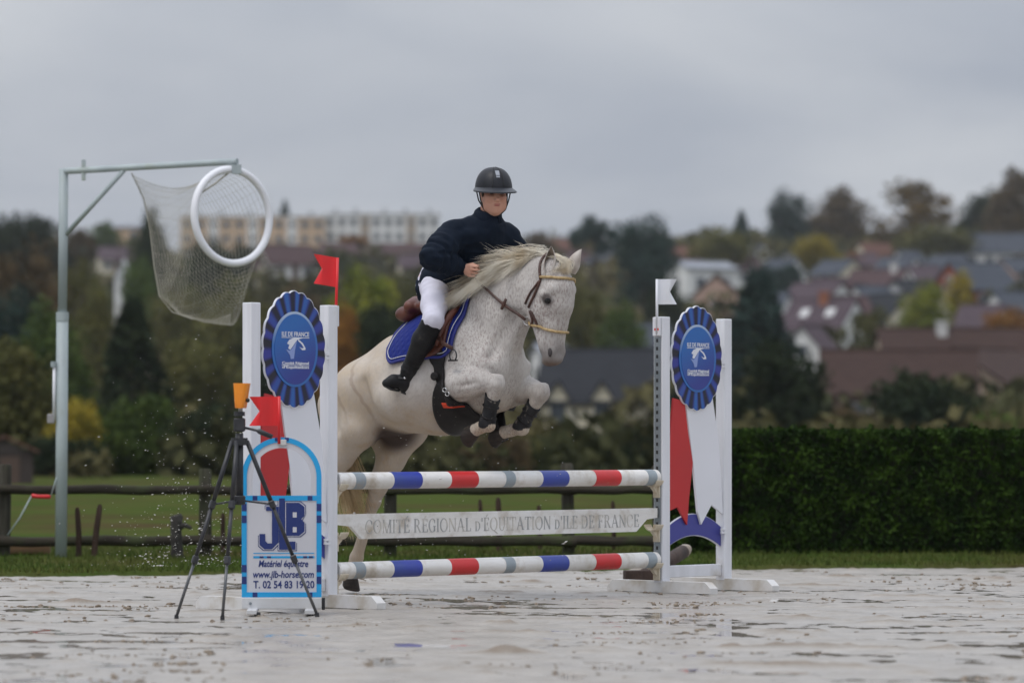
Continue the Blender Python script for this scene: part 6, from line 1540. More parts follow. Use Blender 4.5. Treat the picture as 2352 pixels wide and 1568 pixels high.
def zc_(a): return 1.335 + 0.16 * (a + 0.48)
def barrel(a, phi, off, side=1):
    """point on the horse's trunk: phi from the spine (0) down the horse's right (side 1) or left (-1) to the belly (180)"""
    dr = Vector((0, -side * math.sin(phi), math.cos(phi))); c = Vector((a, 0, zc_(a)))
    h = HB.ray_cast(c + dr * 1.0, -dr)
    if h[0] is None: return c + dr * 0.3
    n = h[1] if h[1].dot(dr) > 0 else -h[1]
    return h[0] + (n * 0.5 + dr * 0.5).normalized() * off
def patch(fn, nu, nv, o0, o1, mat_, name, parent, smooth=True):
    """slab over a grid of body points fn(i/nu, j/nv, off)"""
    A = [[fn(i / nu, j / nv, o1) for i in range(nu + 1)] for j in range(nv + 1)]; B = [[fn(i / nu, j / nv, o0) for i in range(nu + 1)] for j in range(nv + 1)]
    vs = [p for r in A for p in r] + [p for r in B for p in r]; n = (nu + 1) * (nv + 1); fs = []
    for j in range(nv):
        for i in range(nu):
            a = j * (nu + 1) + i; fs += [(a, a + 1, a + nu + 2, a + nu + 1), (n + a, n + a + nu + 1, n + a + nu + 2, n + a + 1)]
    ed = [i for i in range(nu + 1)] + [j * (nu + 1) + nu for j in range(1, nv + 1)] + [nv * (nu + 1) + i for i in range(nu - 1, -1, -1)] + [j * (nu + 1) for j in range(nv - 1, 0, -1)]
    for i in range(len(ed)): a, b = ed[i], ed[(i + 1) % len(ed)]; fs.append((b, a, a + n, b + n))
    return MB().add(vs, fs).build(name, mat_, parent, smooth=smooth), [A[0], A[-1]], A
HL = lambda name, label, cat, group=None: thing(name, HO, HROT, label, cat, group)

# --- saddle pad: one cloth over the back, both sides
pad = HL('saddle_pad', 'royal blue quilted saddle pad with white piping under the saddle', 'saddle pad')
def pad_lim(x):      # how far the cloth hangs down, x from 0 (front) to 1 (rear)
    e = 1.0
    if x > 0.80: e = math.sqrt(max(0.0, 1 - ((x - 0.80) / 0.20) ** 2)) * 0.62 + 0.38
    if x < 0.08: e = 0.90 + 0.10 * x / 0.08
    return R(76 - 8 * x) * e
def pad_fn(x, y, off):
    a = -0.135 - 0.575 * x; s_ = -1 + 2 * y; ph = abs(s_) * pad_lim(x)
    return barrel(a, ph, off, 1 if s_ >= 0 else -1)
po, _, PA = patch(pad_fn, 34, 44, 0.002, 0.016, M_padblue, 'cloth', pad)
edge = [PA[j][0] for j in range(45)] + [PA[44][i] for i in range(1, 35)] + [PA[j][34] for j in range(43, -1, -1)] + [PA[0][i] for i in range(33, 0, -1)]
MB().tube(edge + [edge[0]], 0.010, sides=8, cap=False).build('binding', M_pipblue, pad, smooth=True)
ins = [pad_fn(0.045 + 0.90 * i / 40, 0.970, 0.0195) for i in range(41)]
fr_ = [pad_fn(0.045, 0.55 + 0.42 * i / 20, 0.0195) for i in range(21)]; re_ = [pad_fn(0.945, 0.97 - 0.42 * i / 20, 0.0195) for i in range(21)]
MB().tube(fr_ + ins[1:] + re_[1:], 0.0023, sides=6).build('piping', M_piping, pad, smooth=True)

# --- saddle
sd = HL('saddle', 'brown leather jumping saddle beneath the rider', 'saddle')
SF = Field((-0.86, -0.26, 1.55), (-0.08, 0.26, 2.0), 0.0085)
def top(a): return crest(a)
SF.chain([(-0.285, 0, top(-0.285) + 0.035, 0.045), (-0.40, 0, top(-0.40) + 0.030, 0.045), (-0.52, 0, top(-0.52) + 0.035, 0.050), (-0.62, 0, top(-0.62) + 0.055, 0.055)], k=0.04, wf=2.2)
for s_ in (1, -1):
    SF.cone((-0.665, s_ * 0.03, top(-0.665) + 0.105), 0.036, (-0.625, s_ * 0.125, top(-0.62) + 0.06), 0.034, k=0.03)      # cantle
    SF.ell((-0.70, s_ * 0.075, top(-0.70) + 0.045), (0.075, 0.062, 0.05), k=0.02)                                          # panel
    SF.cone((-0.255, s_ * 0.03, top(-0.26) + 0.07), 0.03, (-0.30, s_ * 0.10, top(-0.3) + 0.02), 0.03, k=0.03)              # pommel
link('seat', SF.mesh('seat', 2), M_brown, sd)
for s_ in (1, -1):
    def flap_fn(x, y, off, s_=s_):
        a = -0.175 - 0.255 * x - 0.02 * (1 - x) * (1 - y); rd = 1 - 0.20 * (2 * x - 1) ** 2 * (y > 0.0)
        return barrel(a, R(14 + 60 * y * rd), off, s_)
    patch(flap_fn, 12, 18, 0.018, 0.030, M_brown, 'flap', sd)
    kn = [barrel(-0.190 - 0.005 * i, R(22 + 5 * i), 0.038, s_) for i in range(9)]
    MB().tube(kn, [0.012] + [0.020] * 7 + [0.012], sides=10).build('knee_roll', M_brown, sd, smooth=True)
    # stirrup leather and iron
    bot = hp(1040, 812, 0.33) if s_ == 1 else Vector((-0.16, 0.34, 1.46)); st0 = barrel(-0.27, R(48), 0.045, s_)
    midp = st0.lerp(bot, 0.55) + Vector((0.01, -s_ * 0.015, 0))
    MB().tube([st0, st0.lerp(midp, 0.5), midp, bot + Vector((0, 0, 0.03))], 0.013, sides=8, flat=0.25, up=(0, 1, 0)).build('stirrup_leather', M_dbrown, sd, smooth=True)
    ir = []
    for i in range(15):
        w = R(-40 + 260 * i / 14); ir.append(bot + Vector((0.030 * math.cos(w), 0.004 * i / 14, -0.012 + 0.036 * math.sin(w))))
    MB().tube(ir, 0.0045, sides=8, cap=True).build('stirrup_iron', M_trip, sd, smooth=True)
    MB().box(bot + Vector((0, 0, -0.040)), (0.060, 0.028, 0.009), bev=0.002).build('stirrup_tread', M_girth, sd)

# --- girth with stud guard
gi = HL('girth', 'black girth with wide stud guard and orange patch under the belly', 'girth')
for s_ in (1, -1):
    def strap_fn(x, y, off, s_=s_):
        w = 0.034 + 0.020 * max(0, math.sin(math.pi * min(1, y * 2.2))) * (y < 0.46)
        return barrel(-0.235 + 0.045 * y + (x - 0.5) * 2 * w, R(66 + 42 * y), off, s_)
    patch(strap_fn, 6, 16, 0.006, 0.020, M_girth, 'strap', gi)
    MB().ell(barrel(-0.235, R(97), 0.026, s_), (0.034, 0.012, 0.026)).build('elbow_pad', M_girth, gi, smooth=True)
def guard_fn(x, y, off):
    # y: from the near side (0) under the belly to the far side (1)
    ph = 104 + 152 * y; side = 1 if ph <= 180 else -1; p = ph if ph <= 180 else 360 - ph
    w = 0.045 + 0.095 * math.sin(math.pi * min(1, max(0, (y - 0.02) / 0.96))) ** 0.55
    return barrel(-0.175 - 0.035 * math.sin(math.pi * y) + (x - 0.5) * 2 * w, R(p), off, side)
patch(guard_fn, 14, 30, 0.008, 0.024, M_girth, 'stud_guard', gi)
patch(lambda x, y, off: barrel(-0.22 + 0.13 * x, R(128 + 6 * y + 7 * x), off, 1), 8, 3, 0.0245, 0.031, M_fluo, 'orange_patch', gi)
for q in (0.3, 0.42):
    c_ = barrel(-0.085 + 0.10 * (q - 0.3), R(112 + 30 * (q - 0.3)), 0.030, 1)
    rg = [c_ + Vector((0.016 * math.cos(R(30 * i)), -0.004, 0.012 * math.sin(R(30 * i)))) for i in range(13)]
    MB().tube(rg, 0.003, sides=6, cap=False).build('buckle', M_chrome, gi, smooth=True)

# --- bridle
br = HL('bridle', 'brown leather bridle with plaited straw browband and noseband on the horse', 'bridle')
def on_head(p, off):
    loc, nor, i, d = HB.find_nearest(Vector(p)); return loc + nor * off
def strap(pts, rad, mat_, name, parent, flat=0.45, off=0.006, n=14):
    P = [Vector(p) for p in pts]; out = []
    for i in range(n + 1):
        t = i / n * (len(P) - 1); k = min(int(t), len(P) - 2); out.append(on_head(P[k].lerp(P[k + 1], t - k), off))
    for _ in range(2):
        out = [out[0]] + [on_head((out[i - 1] + out[i] * 2 + out[i + 1]) / 4, off) for i in range(1, len(out) - 1)] + [out[-1]]
    return MB().tube(out, rad, sides=8, flat=1.0).build(name, mat_, parent, smooth=True)
nb, nm_, nf = hp(1243, 636, 0.085), Vector((0.60, 0.0, 1.905)), hp(1319, 648, -0.085)
strap([nb, (0.56, -0.06, 1.905), nm_, (0.57, 0.06, 1.90), nf], 0.0085, M_rope, 'browband', br, n=22, off=0.007)
strap([hp(1218, 738, 0.055), hp(1250, 752, 0.060), (0.545, -0.02, 1.595), (0.545, 0.02, 1.595), hp(1297, 762, -0.055), (0.42, 0.055, 1.63)], 0.0085, M_rope, 'noseband', br, n=24, off=0.008)
for s_ in (1, -1):
    m_ = lambda v: Vector((v[0], v[1] * s_, v[2]))
    a0, a1, a2 = hp(1244, 642, 0.085), hp(1228, 676, 0.10), hp(1214, 706, 0.095)
    strap([m_(a0), m_(a1), m_(a2)], 0.0075, M_dbrown, 'cheekpiece', br)
    strap([m_(hp(1240, 646, 0.085)), m_(hp(1219, 668, 0.105)), m_(hp(1204, 698, 0.10))], 0.0065, M_dbrown, 'throatlatch', br)
    strap([m_(hp(1219, 713, 0.09)), m_(hp(1226, 735, 0.08)), m_(hp(1222, 752, 0.06))], 0.0075, M_dbrown, 'noseband_hanger', br)
    strap([m_(hp(1222, 715, 0.09)), m_(hp(1231, 735, 0.08)), m_(hp(1237, 752, 0.06))], 0.0075, M_dbrown, 'lower_cheekpiece', br)
    strap([m_(a0), (0.42, -0.05 * s_, 2.0), (0.42, 0, 2.03)], 0.008, M_dbrown, 'headpiece', br)
    rc_ = m_(hp(1211, 737, 0.075)); rg = [rc_ + Vector((0.024 * math.cos(R(24 * i)), 0.006 * s_ * math.cos(R(24 * i)), 0.024 * math.sin(R(24 * i)))) for i in range(16)]
    MB().tube(rg, 0.0032, sides=8, cap=False).build('bit_ring', M_chrome, br, smooth=True)
    # rein from the ring to the hand, with its stop
    h0 = m_(hp(1097, 648, 0.135)); h1 = m_(hp(1086, 628, 0.112)); r0 = m_(hp(1206, 734, 0.085))
    def rout(p, m=0.016):
        loc, nor, i_, d_ = HB.find_nearest(p); return p if (p - loc).dot(nor) > m else loc + nor * m
    pts = [r0] + [rout(r0.lerp(h0, q)) for q in (0.15, 0.3, 0.45, 0.6, 0.75, 0.9)] + [h0, h1]
    re = MB().tube(pts, [0.0090] * 4 + [0.0075] * 3 + [0.006, 0.0055], sides=8).build('rein', M_dbrown, br, smooth=True)
    c_ = rout(r0.lerp(h0, 0.405), 0.018); dv = (h0 - r0).normalized()
    MB().tube([c_ + Vector((-0.016, 0, 0.0)) + Vector((0, 0, -0.028)), c_, c_ + Vector((0.020, 0, 0.032))], [0.008, 0.011, 0.008], sides=8).build('rein_stop', M_dbrown, re, smooth=True)

# --- tendon boots on both forelegs
def tendon_boot(leg, label, back):
    t = HL('tendon_boot', label, 'tendon boot', 'black tendon boots on the forelegs')
    k0 = Vector(leg['knee']); f0 = Vector(leg['fet']); ax = (f0 - k0).normalized(); bk = Vector(back); bk = (bk - ax * bk.dot(ax)).normalized(); sd_ = ax.cross(bk)
    n = 22; rows = [(0.36, 0.047, 0.016), (0.42, 0.044, 0.004), (0.60, 0.040, 0.0), (0.80, 0.041, 0.0), (0.93, 0.048, 0.004), (1.04, 0.050, 0.010), (1.09, 0.046, 0.012)]
    L_ = (f0 - k0).length; vs = []; fs = []
    for q, r, dv in rows:
        for k in range(n):
            a = 2 * math.pi * k / n; c = math.cos(a)
            h = q * L_ - (0.035 * max(0, c) if q < 0.40 else 0) - 0.02 * max(0, -c) * (q > 1.0)
            vs.append(k0 + ax * h + bk * (c * r * 1.10 + 0.004) + sd_ * (math.sin(a) * r))
    for i in range(len(rows) - 1):
        for k in range(n): l = (k + 1) % n; fs.append((i * n + k, i * n + l, (i + 1) * n + l, (i + 1) * n + k))
    fs.append(tuple(range(n))[::-1]); fs.append(tuple((len(rows) - 1) * n + k for k in range(n)))
    o = MB().add(vs, fs).build('shell', M_bootrub, t); smooth_angle(o, 50)
    for q in (0.55, 0.82):
        ring = [k0 + ax * (q * L_) + bk * (math.cos(R(18 * i)) * 0.048 + 0.004) + sd_ * (math.sin(R(18 * i)) * 0.044) for i in range(21)]
        MB().tube(ring, 0.006, sides=6, cap=False).build('fastening_strap', M_girth, t, smooth=True)
    return t
tendon_boot(NF, "black tendon boot on the horse's near folded foreleg, beside the girth guard", (-0.8, 0, -0.5)); tendon_boot(FFt, "black tendon boot on the horse's outstretched far foreleg, clear of the body", (-0.8, 0, -0.5))
# ================================================================== the rider
M_skin = pmat('skin', (0.62, 0.36, 0.265), (0.55, 0.28, 0.20), scale=14, rough=0.5, sss=0.06, spec=0.35)
M_jacket = pmat('navy_jacket_cloth', (0.005, 0.0095, 0.019), (0.009, 0.015, 0.027), scale=5, rough=0.75, bump=0.10, bscale=18, spec=0.10)
M_breech = pmat('white_breeches', (0.66, 0.65, 0.74), (0.58, 0.57, 0.66), scale=7, rough=0.7, bump=0.12, bscale=14)
M_ridingboot = pmat('black_riding_boot', (0.008, 0.008, 0.009), (0.016, 0.016, 0.017), scale=14, rough=0.5, spec=0.2, dirt=(0.08, 0.07, 0.06), dirt_lo=0.64, dirt_hi=0.8, dirt_scale=14)
M_helm = pmat('matt_black_helmet', (0.012, 0.013, 0.017), (0.018, 0.019, 0.024), scale=20, rough=0.45, spec=0.3)
M_helmtrim = pmat('helmet_visor_trim', (0.022, 0.025, 0.032), rough=0.35)
M_silver = pmat('brushed_emblem', (0.30, 0.31, 0.33), rough=0.35, metal=0.8)
M_hair = pmat('dark_brown_hair', (0.030, 0.016, 0.010), (0.05, 0.028, 0.018), scale=30, rough=0.5)
M_lip = pmat('lips', (0.36, 0.10, 0.085), rough=0.45)
M_strap = pmat('black_webbing', (0.010, 0.010, 0.011), rough=0.6)

rider = HL('person', 'rider in navy jacket, white breeches and black helmet, crouched over the saddle', 'person')
# joints
pel = hp(1006, 648, 0.0); nek = hp(1120, 506, 0.0); che = pel.lerp(nek, 0.62) + Vector((0.015, 0, -0.01))
shR, elR, wrR = hp(1040, 541, 0.175), hp(996, 590, 0.36), hp(1062, 617, 0.15)
shL, elL, wrL = hp(1164, 549, -0.165), hp(1188, 604, -0.30), Vector((wrR.x, -wrR.y, wrR.z))
hipR, knR, anR = hp(1000, 662, 0.10), hp(995, 735, 0.345), hp(931, 866, 0.315)
hipL, knL, anL = [Vector((p.x, -p.y, p.z)) for p in (hipR, knR, anR)]
toeR, heelR = hp(888, 880, 0.40), hp(931, 893, 0.30)
toeL, heelL = [Vector((p.x, -p.y, p.z)) for p in (toeR, heelR)]
HH = hp(1134, 449, 0.0)                                   # centre of the head
yaw = R(-33); HM = (Matrix.Rotation(yaw, 3, 'Z') @ Matrix.Rotation(R(3), 3, 'Y'))
def hd(x, y, z): return HH + HM @ Vector((x, y, z))
HMn = np.array(HM)
BF = Field((-0.72, -0.52, 1.20), (0.16, 0.52, 2.62), 0.0052)
B = BF.cone
B(pel, 0.115, che, 0.125, k=0.05, wf=1.15); B(che, 0.125, nek + Vector((-0.02, 0, -0.06)), 0.08, k=0.05, wf=1.2); B(nek, 0.058, hd(-0.01, 0, -0.03), 0.055, k=0.02)
for (s0_, e0_, w0_) in ((shR, elR, wrR), (shL, elL, wrL)):
    B(che.lerp(nek, 0.7), 0.07, s0_, 0.058, k=0.05); B(s0_, 0.052, e0_, 0.040, k=0.03); B(e0_, 0.040, w0_, 0.027, k=0.02)
for (h0_, k0_, a0_, t0_, e0_) in ((hipR, knR, anR, toeR, heelR), (hipL, knL, anL, toeL, heelL)):
    B(h0_, 0.078, k0_, 0.052, k=0.04); B(k0_, 0.054, k0_.lerp(a0_, 0.35), 0.052, k=0.03); B(k0_.lerp(a0_, 0.35), 0.052, a0_, 0.036, k=0.02); B(a0_.lerp(e0_, .5), 0.03, t0_, 0.022, k=0.02)
# skull and face, head frame: x forward, y left, z up
def E(c, r, k=0.02, sub=False): BF.ell(hd(*c), r, k=k, M=HMn, sub=sub)
E((-0.012, 0, 0.035), (0.096, 0.076, 0.100)); E((0.012, 0, -0.035), (0.078, 0.064, 0.070), k=0.03)
E((0.045, 0, -0.088), (0.036, 0.036, 0.030), k=0.035)                      # chin
for s_ in (1, -1):
    E((0.050, s_ * 0.036, -0.018), (0.034, 0.028, 0.028), k=0.02)          # cheekbone
    E((0.080, s_ * 0.031, 0.012), (0.016, 0.018, 0.011), k=0.012, sub=True)   # eye socket
    E((0.010, s_ * 0.052, -0.062), (0.045, 0.018, 0.030), k=0.03)          # jaw
    E((-0.010, s_ * 0.074, 0.000), (0.018, 0.010, 0.030), k=0.006)         # ear
B(hd(0.086, 0, 0.016), 0.009, hd(0.108, 0, -0.024), 0.013, k=0.010); E((0.100, 0, -0.031), (0.015, 0.020, 0.009), k=0.006)
for s_ in (1, -1): E((0.104, s_ * 0.009, -0.041), (0.006, 0.005, 0.005), k=0.003, sub=True)   # nose
E((0.076, 0, -0.055), (0.018, 0.026, 0.016), k=0.015)                      # mouth mound
# hands: palm, four curled fingers, thumb
def hand(w, s_):
    fwd = Vector((0.93, 0.0, -0.22)).normalized(); med = Vector((0.12, s_ * 1.0, 0.05)).normalized(); upv = fwd.cross(med) * (1 if fwd.cross(med).z > 0 else -1); upv.normalize()
    B(w, 0.026, w + fwd * 0.03, 0.027, k=0.012)
    for i in range(4):
        kn = w + fwd * (0.072 - 0.004 * abs(i - 1)) + upv * (0.030 - 0.0200 * i); r = 0.0088 - 0.0006 * i; l = (0.036, 0.040, 0.037, 0.030)[i]
        B(w + fwd * 0.02 + upv * (0.016 - 0.010 * i), 0.014, kn, r + 0.002, k=0.010)
        p1 = kn + fwd * l * 0.62 + med * l * 0.70; p2 = p1 - fwd * l * 0.30 + med * l * 0.62; p3 = p2 - fwd * l * 0.62 - med * l * 0.05
        B(kn, r + 0.001, p1, r, k=0.004); B(p1, r, p2, r * 0.94, k=0.004); B(p2, r * 0.94, p3, r * 0.85, k=0.004)
    t0 = w + fwd * 0.022 + upv * 0.022 + med * 0.010; t1 = t0 + fwd * 0.034 + upv * 0.016 + med * 0.012; t2 = t1 + fwd * 0.030 - upv * 0.004 + med * 0.010
    B(t0, 0.013, t1, 0.0105, k=0.008); B(t1, 0.0105, t2, 0.0085, k=0.004)
hand(wrR, 1); hand(wrL, -1)
link('body', BF.mesh('body', 1), M_skin, rider)
# lips, hair
MB().ell(hd(0.0915, 0, -0.0535), (0.006, 0.021, 0.0035), M=HM).ell(hd(0.0905, 0, -0.0610), (0.006, 0.018, 0.0045), M=HM).build('lips', M_lip, rider, smooth=True)
hs = MB()
for s_ in (1, -1):
    hs.ell(hd(0.018, s_ * 0.0725, 0.018), (0.020, 0.007, 0.030), M=HM)
hs.ell(hd(-0.075, 0, -0.045), (0.035, 0.050, 0.055), M=HM)
hs.build('hair', M_hair, rider, smooth=True)
for s_ in (1, -1): MB().ell(hd(0.0800, s_ * 0.031, 0.011), (0.006, 0.013, 0.0045), M=HM).build('eye', M_hair, rider, smooth=True)

# --- jacket
JF = Field((-0.76, -0.56, 1.74), (0.20, 0.56, 2.46), 0.0075)
J = JF.cone
hem = pel + Vector((0.018, 0, -0.034))
J(hem, 0.140, che, 0.152, k=0.06, wf=1.12); J(che, 0.150, nek + Vector((-0.03, 0, -0.09)), 0.100, k=0.06, wf=1.15)
J(nek + Vector((-0.01, 0, -0.06)), 0.092, nek + Vector((0.004, -0.004, 0.030)), 0.070, k=0.05)               # collar
for (s0_, e0_, w0_) in ((shR, elR, wrR), (shL, elL, wrL)):
    J(nek + Vector((-0.02, 0, -0.04)), 0.070, s0_, 0.078, k=0.07); J(s0_, 0.086, s0_.lerp(e0_, 0.55) , 0.087, k=0.045); J(s0_.lerp(e0_, 0.55), 0.087, e0_, 0.076, k=0.03)
    wv = (w0_ - e0_).normalized(); J(e0_, 0.076, e0_.lerp(w0_, 0.55), 0.066, k=0.025); J(e0_.lerp(w0_, 0.55), 0.066, w0_ - wv * 0.03, 0.049, k=0.02); J(w0_ - wv * 0.03, 0.046, w0_ - wv * 0.012, 0.040, k=0.006)
# cut open below, at the collar and round the face
JF.cone(nek + Vector((0.020, -0.012, 0.075)), 0.056, nek + Vector((0.03, -0.02, 0.16)), 0.085, k=0.010, sub=True)
jm = JF.mesh('jacket', 2)
def wrinkle(me, amp, folds):
    n = len(me.vertices); co = np.empty(n * 3, np.float32); me.vertices.foreach_get('co', co); co = co.reshape(-1, 3).astype(np.float64)
    no = np.empty(n * 3, np.float32); me.vertices.foreach_get('normal', no); no = no.reshape(-1, 3)
    x, y, z = co.T
    w = fbm(x + 0.4 * y, z - 0.3 * y, 11, 3, 5.0) * 0.55 + fbm(x - 0.7 * z, y + 0.5 * z, 16, 3, 9.0) * 0.45
    ridge = 1 - 2 * np.abs(fbm(x * 0.8 + 0.5 * y, z * 1.6 + 0.3 * x, 13, 2, 15.0)); d = amp * (0.8 * w + 0.5 * (ridge - 0.4))
    for (e0_, e1_, cen, rad_, fr, am) in folds:        # rings of folds across a sleeve
        ax = np.array((e1_ - e0_).normalized()); q = (co - np.array(e0_)) @ ax; dist = np.linalg.norm(co - np.array(cen), axis=1)
        d = d + am * np.sin(q * fr + 2.5 * fbm(x, z, 9, 2, 3.0)) * np.exp(-(dist / rad_) ** 2)
    co = co + no * d[:, None]; me.vertices.foreach_set('co', co.astype(np.float32).ravel()); me.update()
wrinkle(jm, 0.012, [(shR, elR, elR, 0.13, 120, 0.010), (elR, wrR, elR.lerp(wrR, 0.5), 0.12, 115, 0.009), (pel, nek, pel, 0.18, 80, 0.008), (shL, elL, elL, 0.12, 120, 0.009), (shR, wrR, shR, 0.12, 70, 0.006)])
jk = link('jacket', jm, M_jacket, rider)
# standing collar, open at the chin, and the front zip
cb_ = MB(); vs = []; fs = []; nC = 34
for i in range(nC + 1):
    w = R(24 + 312 * i / nC) + yaw * 0.6; dr = Vector((math.cos(w), math.sin(w), 0)); o0 = nek + Vector((0.004, -0.006, 0))
    for (rr_, zz) in ((0.088, -0.030), (0.086, 0.020), (0.083, 0.052), (0.077, 0.055), (0.078, 0.020), (0.080, -0.030)):
        vs.append(o0 + dr * (rr_ * (1 + 0.05 * math.sin(3 * w))) + Vector((0, 0, zz - 0.014 * math.cos(w - yaw))))
for i in range(nC):
    for k in range(6): l = (k + 1) % 6; fs.append((i * 6 + k, i * 6 + l, (i + 1) * 6 + l, (i + 1) * 6 + k))
fs += [tuple(range(6)), tuple(nC * 6 + k for k in range(5, -1, -1))]
cb_.add(vs, fs).build('collar', M_jacket, jk, smooth=True)
# cuff
MB().tube([wrR - (wrR - elR).normalized() * 0.034, wrR - (wrR - elR).normalized() * 0.010], [0.050, 0.044], sides=18, cap=False).build('cuff', M_jacket, jk, smooth=True)

# --- breeches
PF = Field((-0.72, -0.50, 1.50), (0.05, 0.50, 2.06), 0.0075)
PF.cone(pel + Vector((-0.01, 0, -0.03)), 0.125, pel + Vector((0.02, 0, 0.03)), 0.118, k=0.04, wf=1.1)
for (h0_, k0_, a0_) in ((hipR, knR, anR), (hipL, knL, anL)):
    PF.cone(h0_, 0.092, h0_.lerp(k0_, 0.55), 0.075, k=0.05); PF.cone(h0_.lerp(k0_, 0.55), 0.075, k0_, 0.060, k=0.04); PF.cone(k0_, 0.058, k0_.lerp(a0_, 0.22), 0.054, k=0.03)
pm_ = PF.mesh('breeches', 2); wrinkle(pm_, 0.0035, [(hipR, knR, hipR, 0.13, 120, 0.0035), (hipR, knR, knR, 0.09, 150, 0.003)])
link('breeches', pm_, M_breech, rider)
# --- boots
for (k0_, a0_, t0_, e0_) in ((knR, anR, toeR, heelR), (knL, anL, toeL, heelL)):
    lo_ = np.minimum(np.minimum(k0_, a0_), np.minimum(t0_, e0_)) - 0.12; hi_ = np.maximum(np.maximum(k0_, a0_), np.maximum(t0_, e0_)) + 0.12
    OF = Field(lo_, hi_, 0.0065); O_ = OF.cone
    O_(k0_.lerp(a0_, 0.06), 0.066, k0_.lerp(a0_, 0.34), 0.066, k=0.02); O_(k0_.lerp(a0_, 0.34), 0.066, k0_.lerp(a0_, 0.85), 0.048, k=0.03); O_(k0_.lerp(a0_, 0.85), 0.047, a0_.lerp(e0_, 0.5), 0.045, k=0.02)
    O_(a0_.lerp(e0_, 0.5), 0.044, t0_.lerp(a0_, 0.35), 0.038, k=0.02); O_(t0_.lerp(a0_, 0.35), 0.038, t0_, 0.028, k=0.02); O_(e0_, 0.028, e0_.lerp(a0_, 0.4), 0.040, k=0.02)
    om = OF.mesh('riding_boot', 2); wrinkle(om, 0.003, [(k0_, a0_, k0_.lerp(a0_, 0.85), 0.07, 190, 0.003)])
    bo = link('riding_boot', om, M_ridingboot, rider)
    fw = (t0_ - e0_).normalized(); dn = Vector((0, 0, -1)); dn = (dn - fw * dn.dot(fw)).normalized()
    sole = [e0_ + dn * 0.030 - fw * 0.012, e0_ + dn * 0.030 + fw * 0.035, t0_ + dn * 0.022]
    MB().tube([e0_ + dn * 0.012 - fw * 0.006, e0_ + dn * 0.034 - fw * 0.002], [0.026, 0.024], sides=12).build('heel', M_strap, bo)
    MB().tube([e0_.lerp(t0_, 0.30) + dn * 0.022, e0_.lerp(t0_, 0.7) + dn * 0.026, t0_ + dn * 0.018 + fw * 0.010], [0.024, 0.030, 0.020], sides=12, flat=0.28, up=dn.cross(fw).cross(fw)).build('sole', M_strap, bo, smooth=True)
    c0 = a0_.lerp(e0_, 0.15); bx = fw.cross(dn)
    MB().tube([c0 + (fw * math.cos(R(20 * i)) - dn * 0 + bx * math.sin(R(20 * i))) * 0.053 + dn * (0.012 * math.cos(R(20 * i))) for i in range(19)], 0.006, sides=6, cap=False).build('spur_strap', M_strap, bo, smooth=True)
    MB().ell(c0 + bx * 0.052 + fw * 0.018, (0.008, 0.008, 0.008)).build('buckle', M_chrome, bo, smooth=True)

# --- helmet
hl = thing('helmet', (0, 0, 0)); hl.parent = rider
seg, rg_ = 40, 14; vs = []; fs = []
def hshape(th, ph):
    """dome: th round from the front, ph from rim (0) to crown (90)"""
    rx = 0.128 if math.cos(th) > 0 else 0.134; x = rx * math.cos(th) * math.cos(ph) ** 0.82; y = 0.112 * math.sin(th) * math.cos(ph) ** 0.82; z = 0.134 * math.sin(ph) ** 0.94
    return Vector((x - 0.004, y, z + 0.036 - 0.004 * math.cos(th) * math.cos(ph)))
for i in range(rg_):
    for k in range(seg): vs.append(hd(*hshape(2 * math.pi * k / seg, math.pi / 2 * i / rg_)))
vs.append(hd(*hshape(0, math.pi / 2)))
for i in range(rg_ - 1):
    for k in range(seg): l = (k + 1) % seg; fs.append((i * seg + k, i * seg + l, (i + 1) * seg + l, (i + 1) * seg + k))
for k in range(seg): fs.append(((rg_ - 1) * seg + k, (rg_ - 1) * seg + (k + 1) % seg, rg_ * seg))
MB().add(vs, fs).build('shell', M_helm, hl, smooth=True)
vs = []; fs = []; prof_ = [(0.0, 0.012), (0.35, 0.006), (1.0, -0.004), (1.0, -0.012), (0.3, -0.008), (-0.10, -0.012), (-0.10, 0.010)]; m_ = len(prof_)
for k in range(seg):
    th = 2 * math.pi * k / seg; r0_ = hshape(th, 0.0); ext = 0.009 + 0.036 * max(0, math.cos(th)) ** 0.7 + 0.010 * max(0, math.cos(2 * th) * 0); d_ = Vector((math.cos(th), math.sin(th) * 0.9, 0)).normalized()
    for (e_, zz) in prof_: vs.append(hd(*(r0_ + d_ * (ext * e_) + Vector((0, 0, zz - 0.010 * max(0, e_) * max(0, math.cos(th)))))))
for k in range(seg):
    l = (k + 1) % seg
    for i in range(m_): j = (i + 1) % m_; fs.append((k * m_ + i, l * m_ + i, l * m_ + j, k * m_ + j))
MB().add(vs, fs).build('visor', M_helmtrim, hl, smooth=False)
def hsurf(th, ph, off):
    p = hshape(R(th), R(ph)); n = Vector((p.x / 0.128 ** 2, p.y / 0.112 ** 2, (p.z - 0.028) / 0.134 ** 2)).normalized(); return hd(*(p + n * off))
em = MB()
for (p0, p1, w0, w1) in ((38, 55, 7, 10), (31, 36, 6, 7)):
    q = [hsurf(-w0, p0, 0.004), hsurf(w0, p0, 0.004), hsurf(w1, p1, 0.004), hsurf(-w1, p1, 0.004)]; q2 = [hsurf(-w0, p0, -0.002), hsurf(w0, p0, -0.002), hsurf(w1, p1, -0.002), hsurf(-w1, p1, -0.002)]
    em.add(q + q2, [(0, 1, 2, 3), (0, 4, 5, 1), (1, 5, 6, 2), (2, 6, 7, 3), (3, 7, 4, 0)])
em.build('emblem', M_silver, hl)
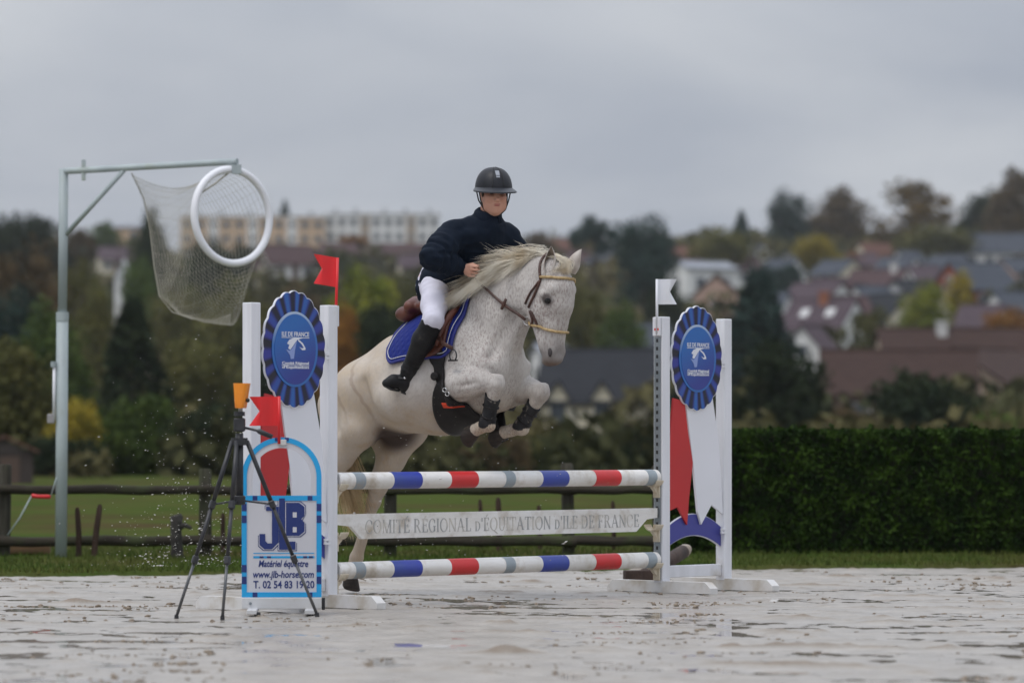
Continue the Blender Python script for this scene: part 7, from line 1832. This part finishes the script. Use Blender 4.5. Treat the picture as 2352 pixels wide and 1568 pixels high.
for s_ in (1, -1):
    MB().tube([hsurf(s_ * 18, 6 + 80 * i / 12, 0.001) for i in range(13)], 0.0022, sides=6).build('panel_seam', M_strap, hl, smooth=True)
    MB().tube([hd(0.030, s_ * 0.098, 0.030), hd(0.026, s_ * 0.086, -0.030), hd(0.030, s_ * 0.066, -0.085), hd(0.040, s_ * 0.03, -0.118), hd(0.042, 0, -0.124)], 0.0042, sides=6).build('chin_strap', M_strap, hl, smooth=True)
    MB().tube([hd(-0.050, s_ * 0.096, 0.030), hd(-0.022, s_ * 0.088, -0.030), hd(0.024, s_ * 0.070, -0.075)], 0.0042, sides=6).build('rear_strap', M_strap, hl, smooth=True)
# ================================================================== water and sand thrown up behind the horse
rngs = np.random.default_rng(77); n = 900
q = rngs.random(n)
u = np.where(q < 0.80, np.clip(rngs.normal(440, 95, n), 90, 660), rngs.uniform(780, 1320, n)); v = np.where(q < 0.80, 1300 - np.abs(rngs.normal(0, 1, n)) ** 1.3 * 150, rngs.uniform(980, 1290, n)); d = rngs.uniform(21.9, 25.5, n)
ok = v > 690; u, v, d = u[ok], v[ok], d[ok]; n = len(u)
C_ = np.stack([(u - 1176) * K * d, d, CAM_H + (HOR - v) * K * d], 1); C_[:, 2] = np.maximum(C_[:, 2], 0.03)
r = np.exp(rngs.normal(math.log(0.0017), 0.45, n)); r = np.clip(r, 0.0007, 0.005); st = rngs.uniform(1.2, 3.0, n); ang = rngs.normal(0.12, 0.25, n)
base = np.array([(1, 0, 0), (-1, 0, 0), (0, 1, 0), (0, -1, 0), (0, 0, 1), (0, 0, -1)], float); tri = np.array([(0, 2, 4), (2, 1, 4), (1, 3, 4), (3, 0, 4), (2, 0, 5), (1, 2, 5), (3, 1, 5), (0, 3, 5)])
L_ = base[None] * r[:, None, None]; L_[:, :, 0] *= st[:, None]; x = L_[:, :, 0] * np.cos(ang)[:, None] - L_[:, :, 2] * np.sin(ang)[:, None]; z = L_[:, :, 0] * np.sin(ang)[:, None] + L_[:, :, 2] * np.cos(ang)[:, None]
V = np.stack([x, L_[:, :, 1], z], 2) + C_[:, None, :]
F_ = (tri[None] + (np.arange(n) * 6)[:, None, None]).reshape(-1, 3)
M_drop = pmat('wet_sand_drops', (0.50, 0.47, 0.42), (0.66, 0.66, 0.66), scale=30, rough=0.25)
sp_o = link('sand_spray', raw_mesh('sand_spray', V.reshape(-1, 3), F_, True), M_drop); tag(sp_o, 'spray of wet sand and water drops flying behind the horse', 'spray', kind='stuff')
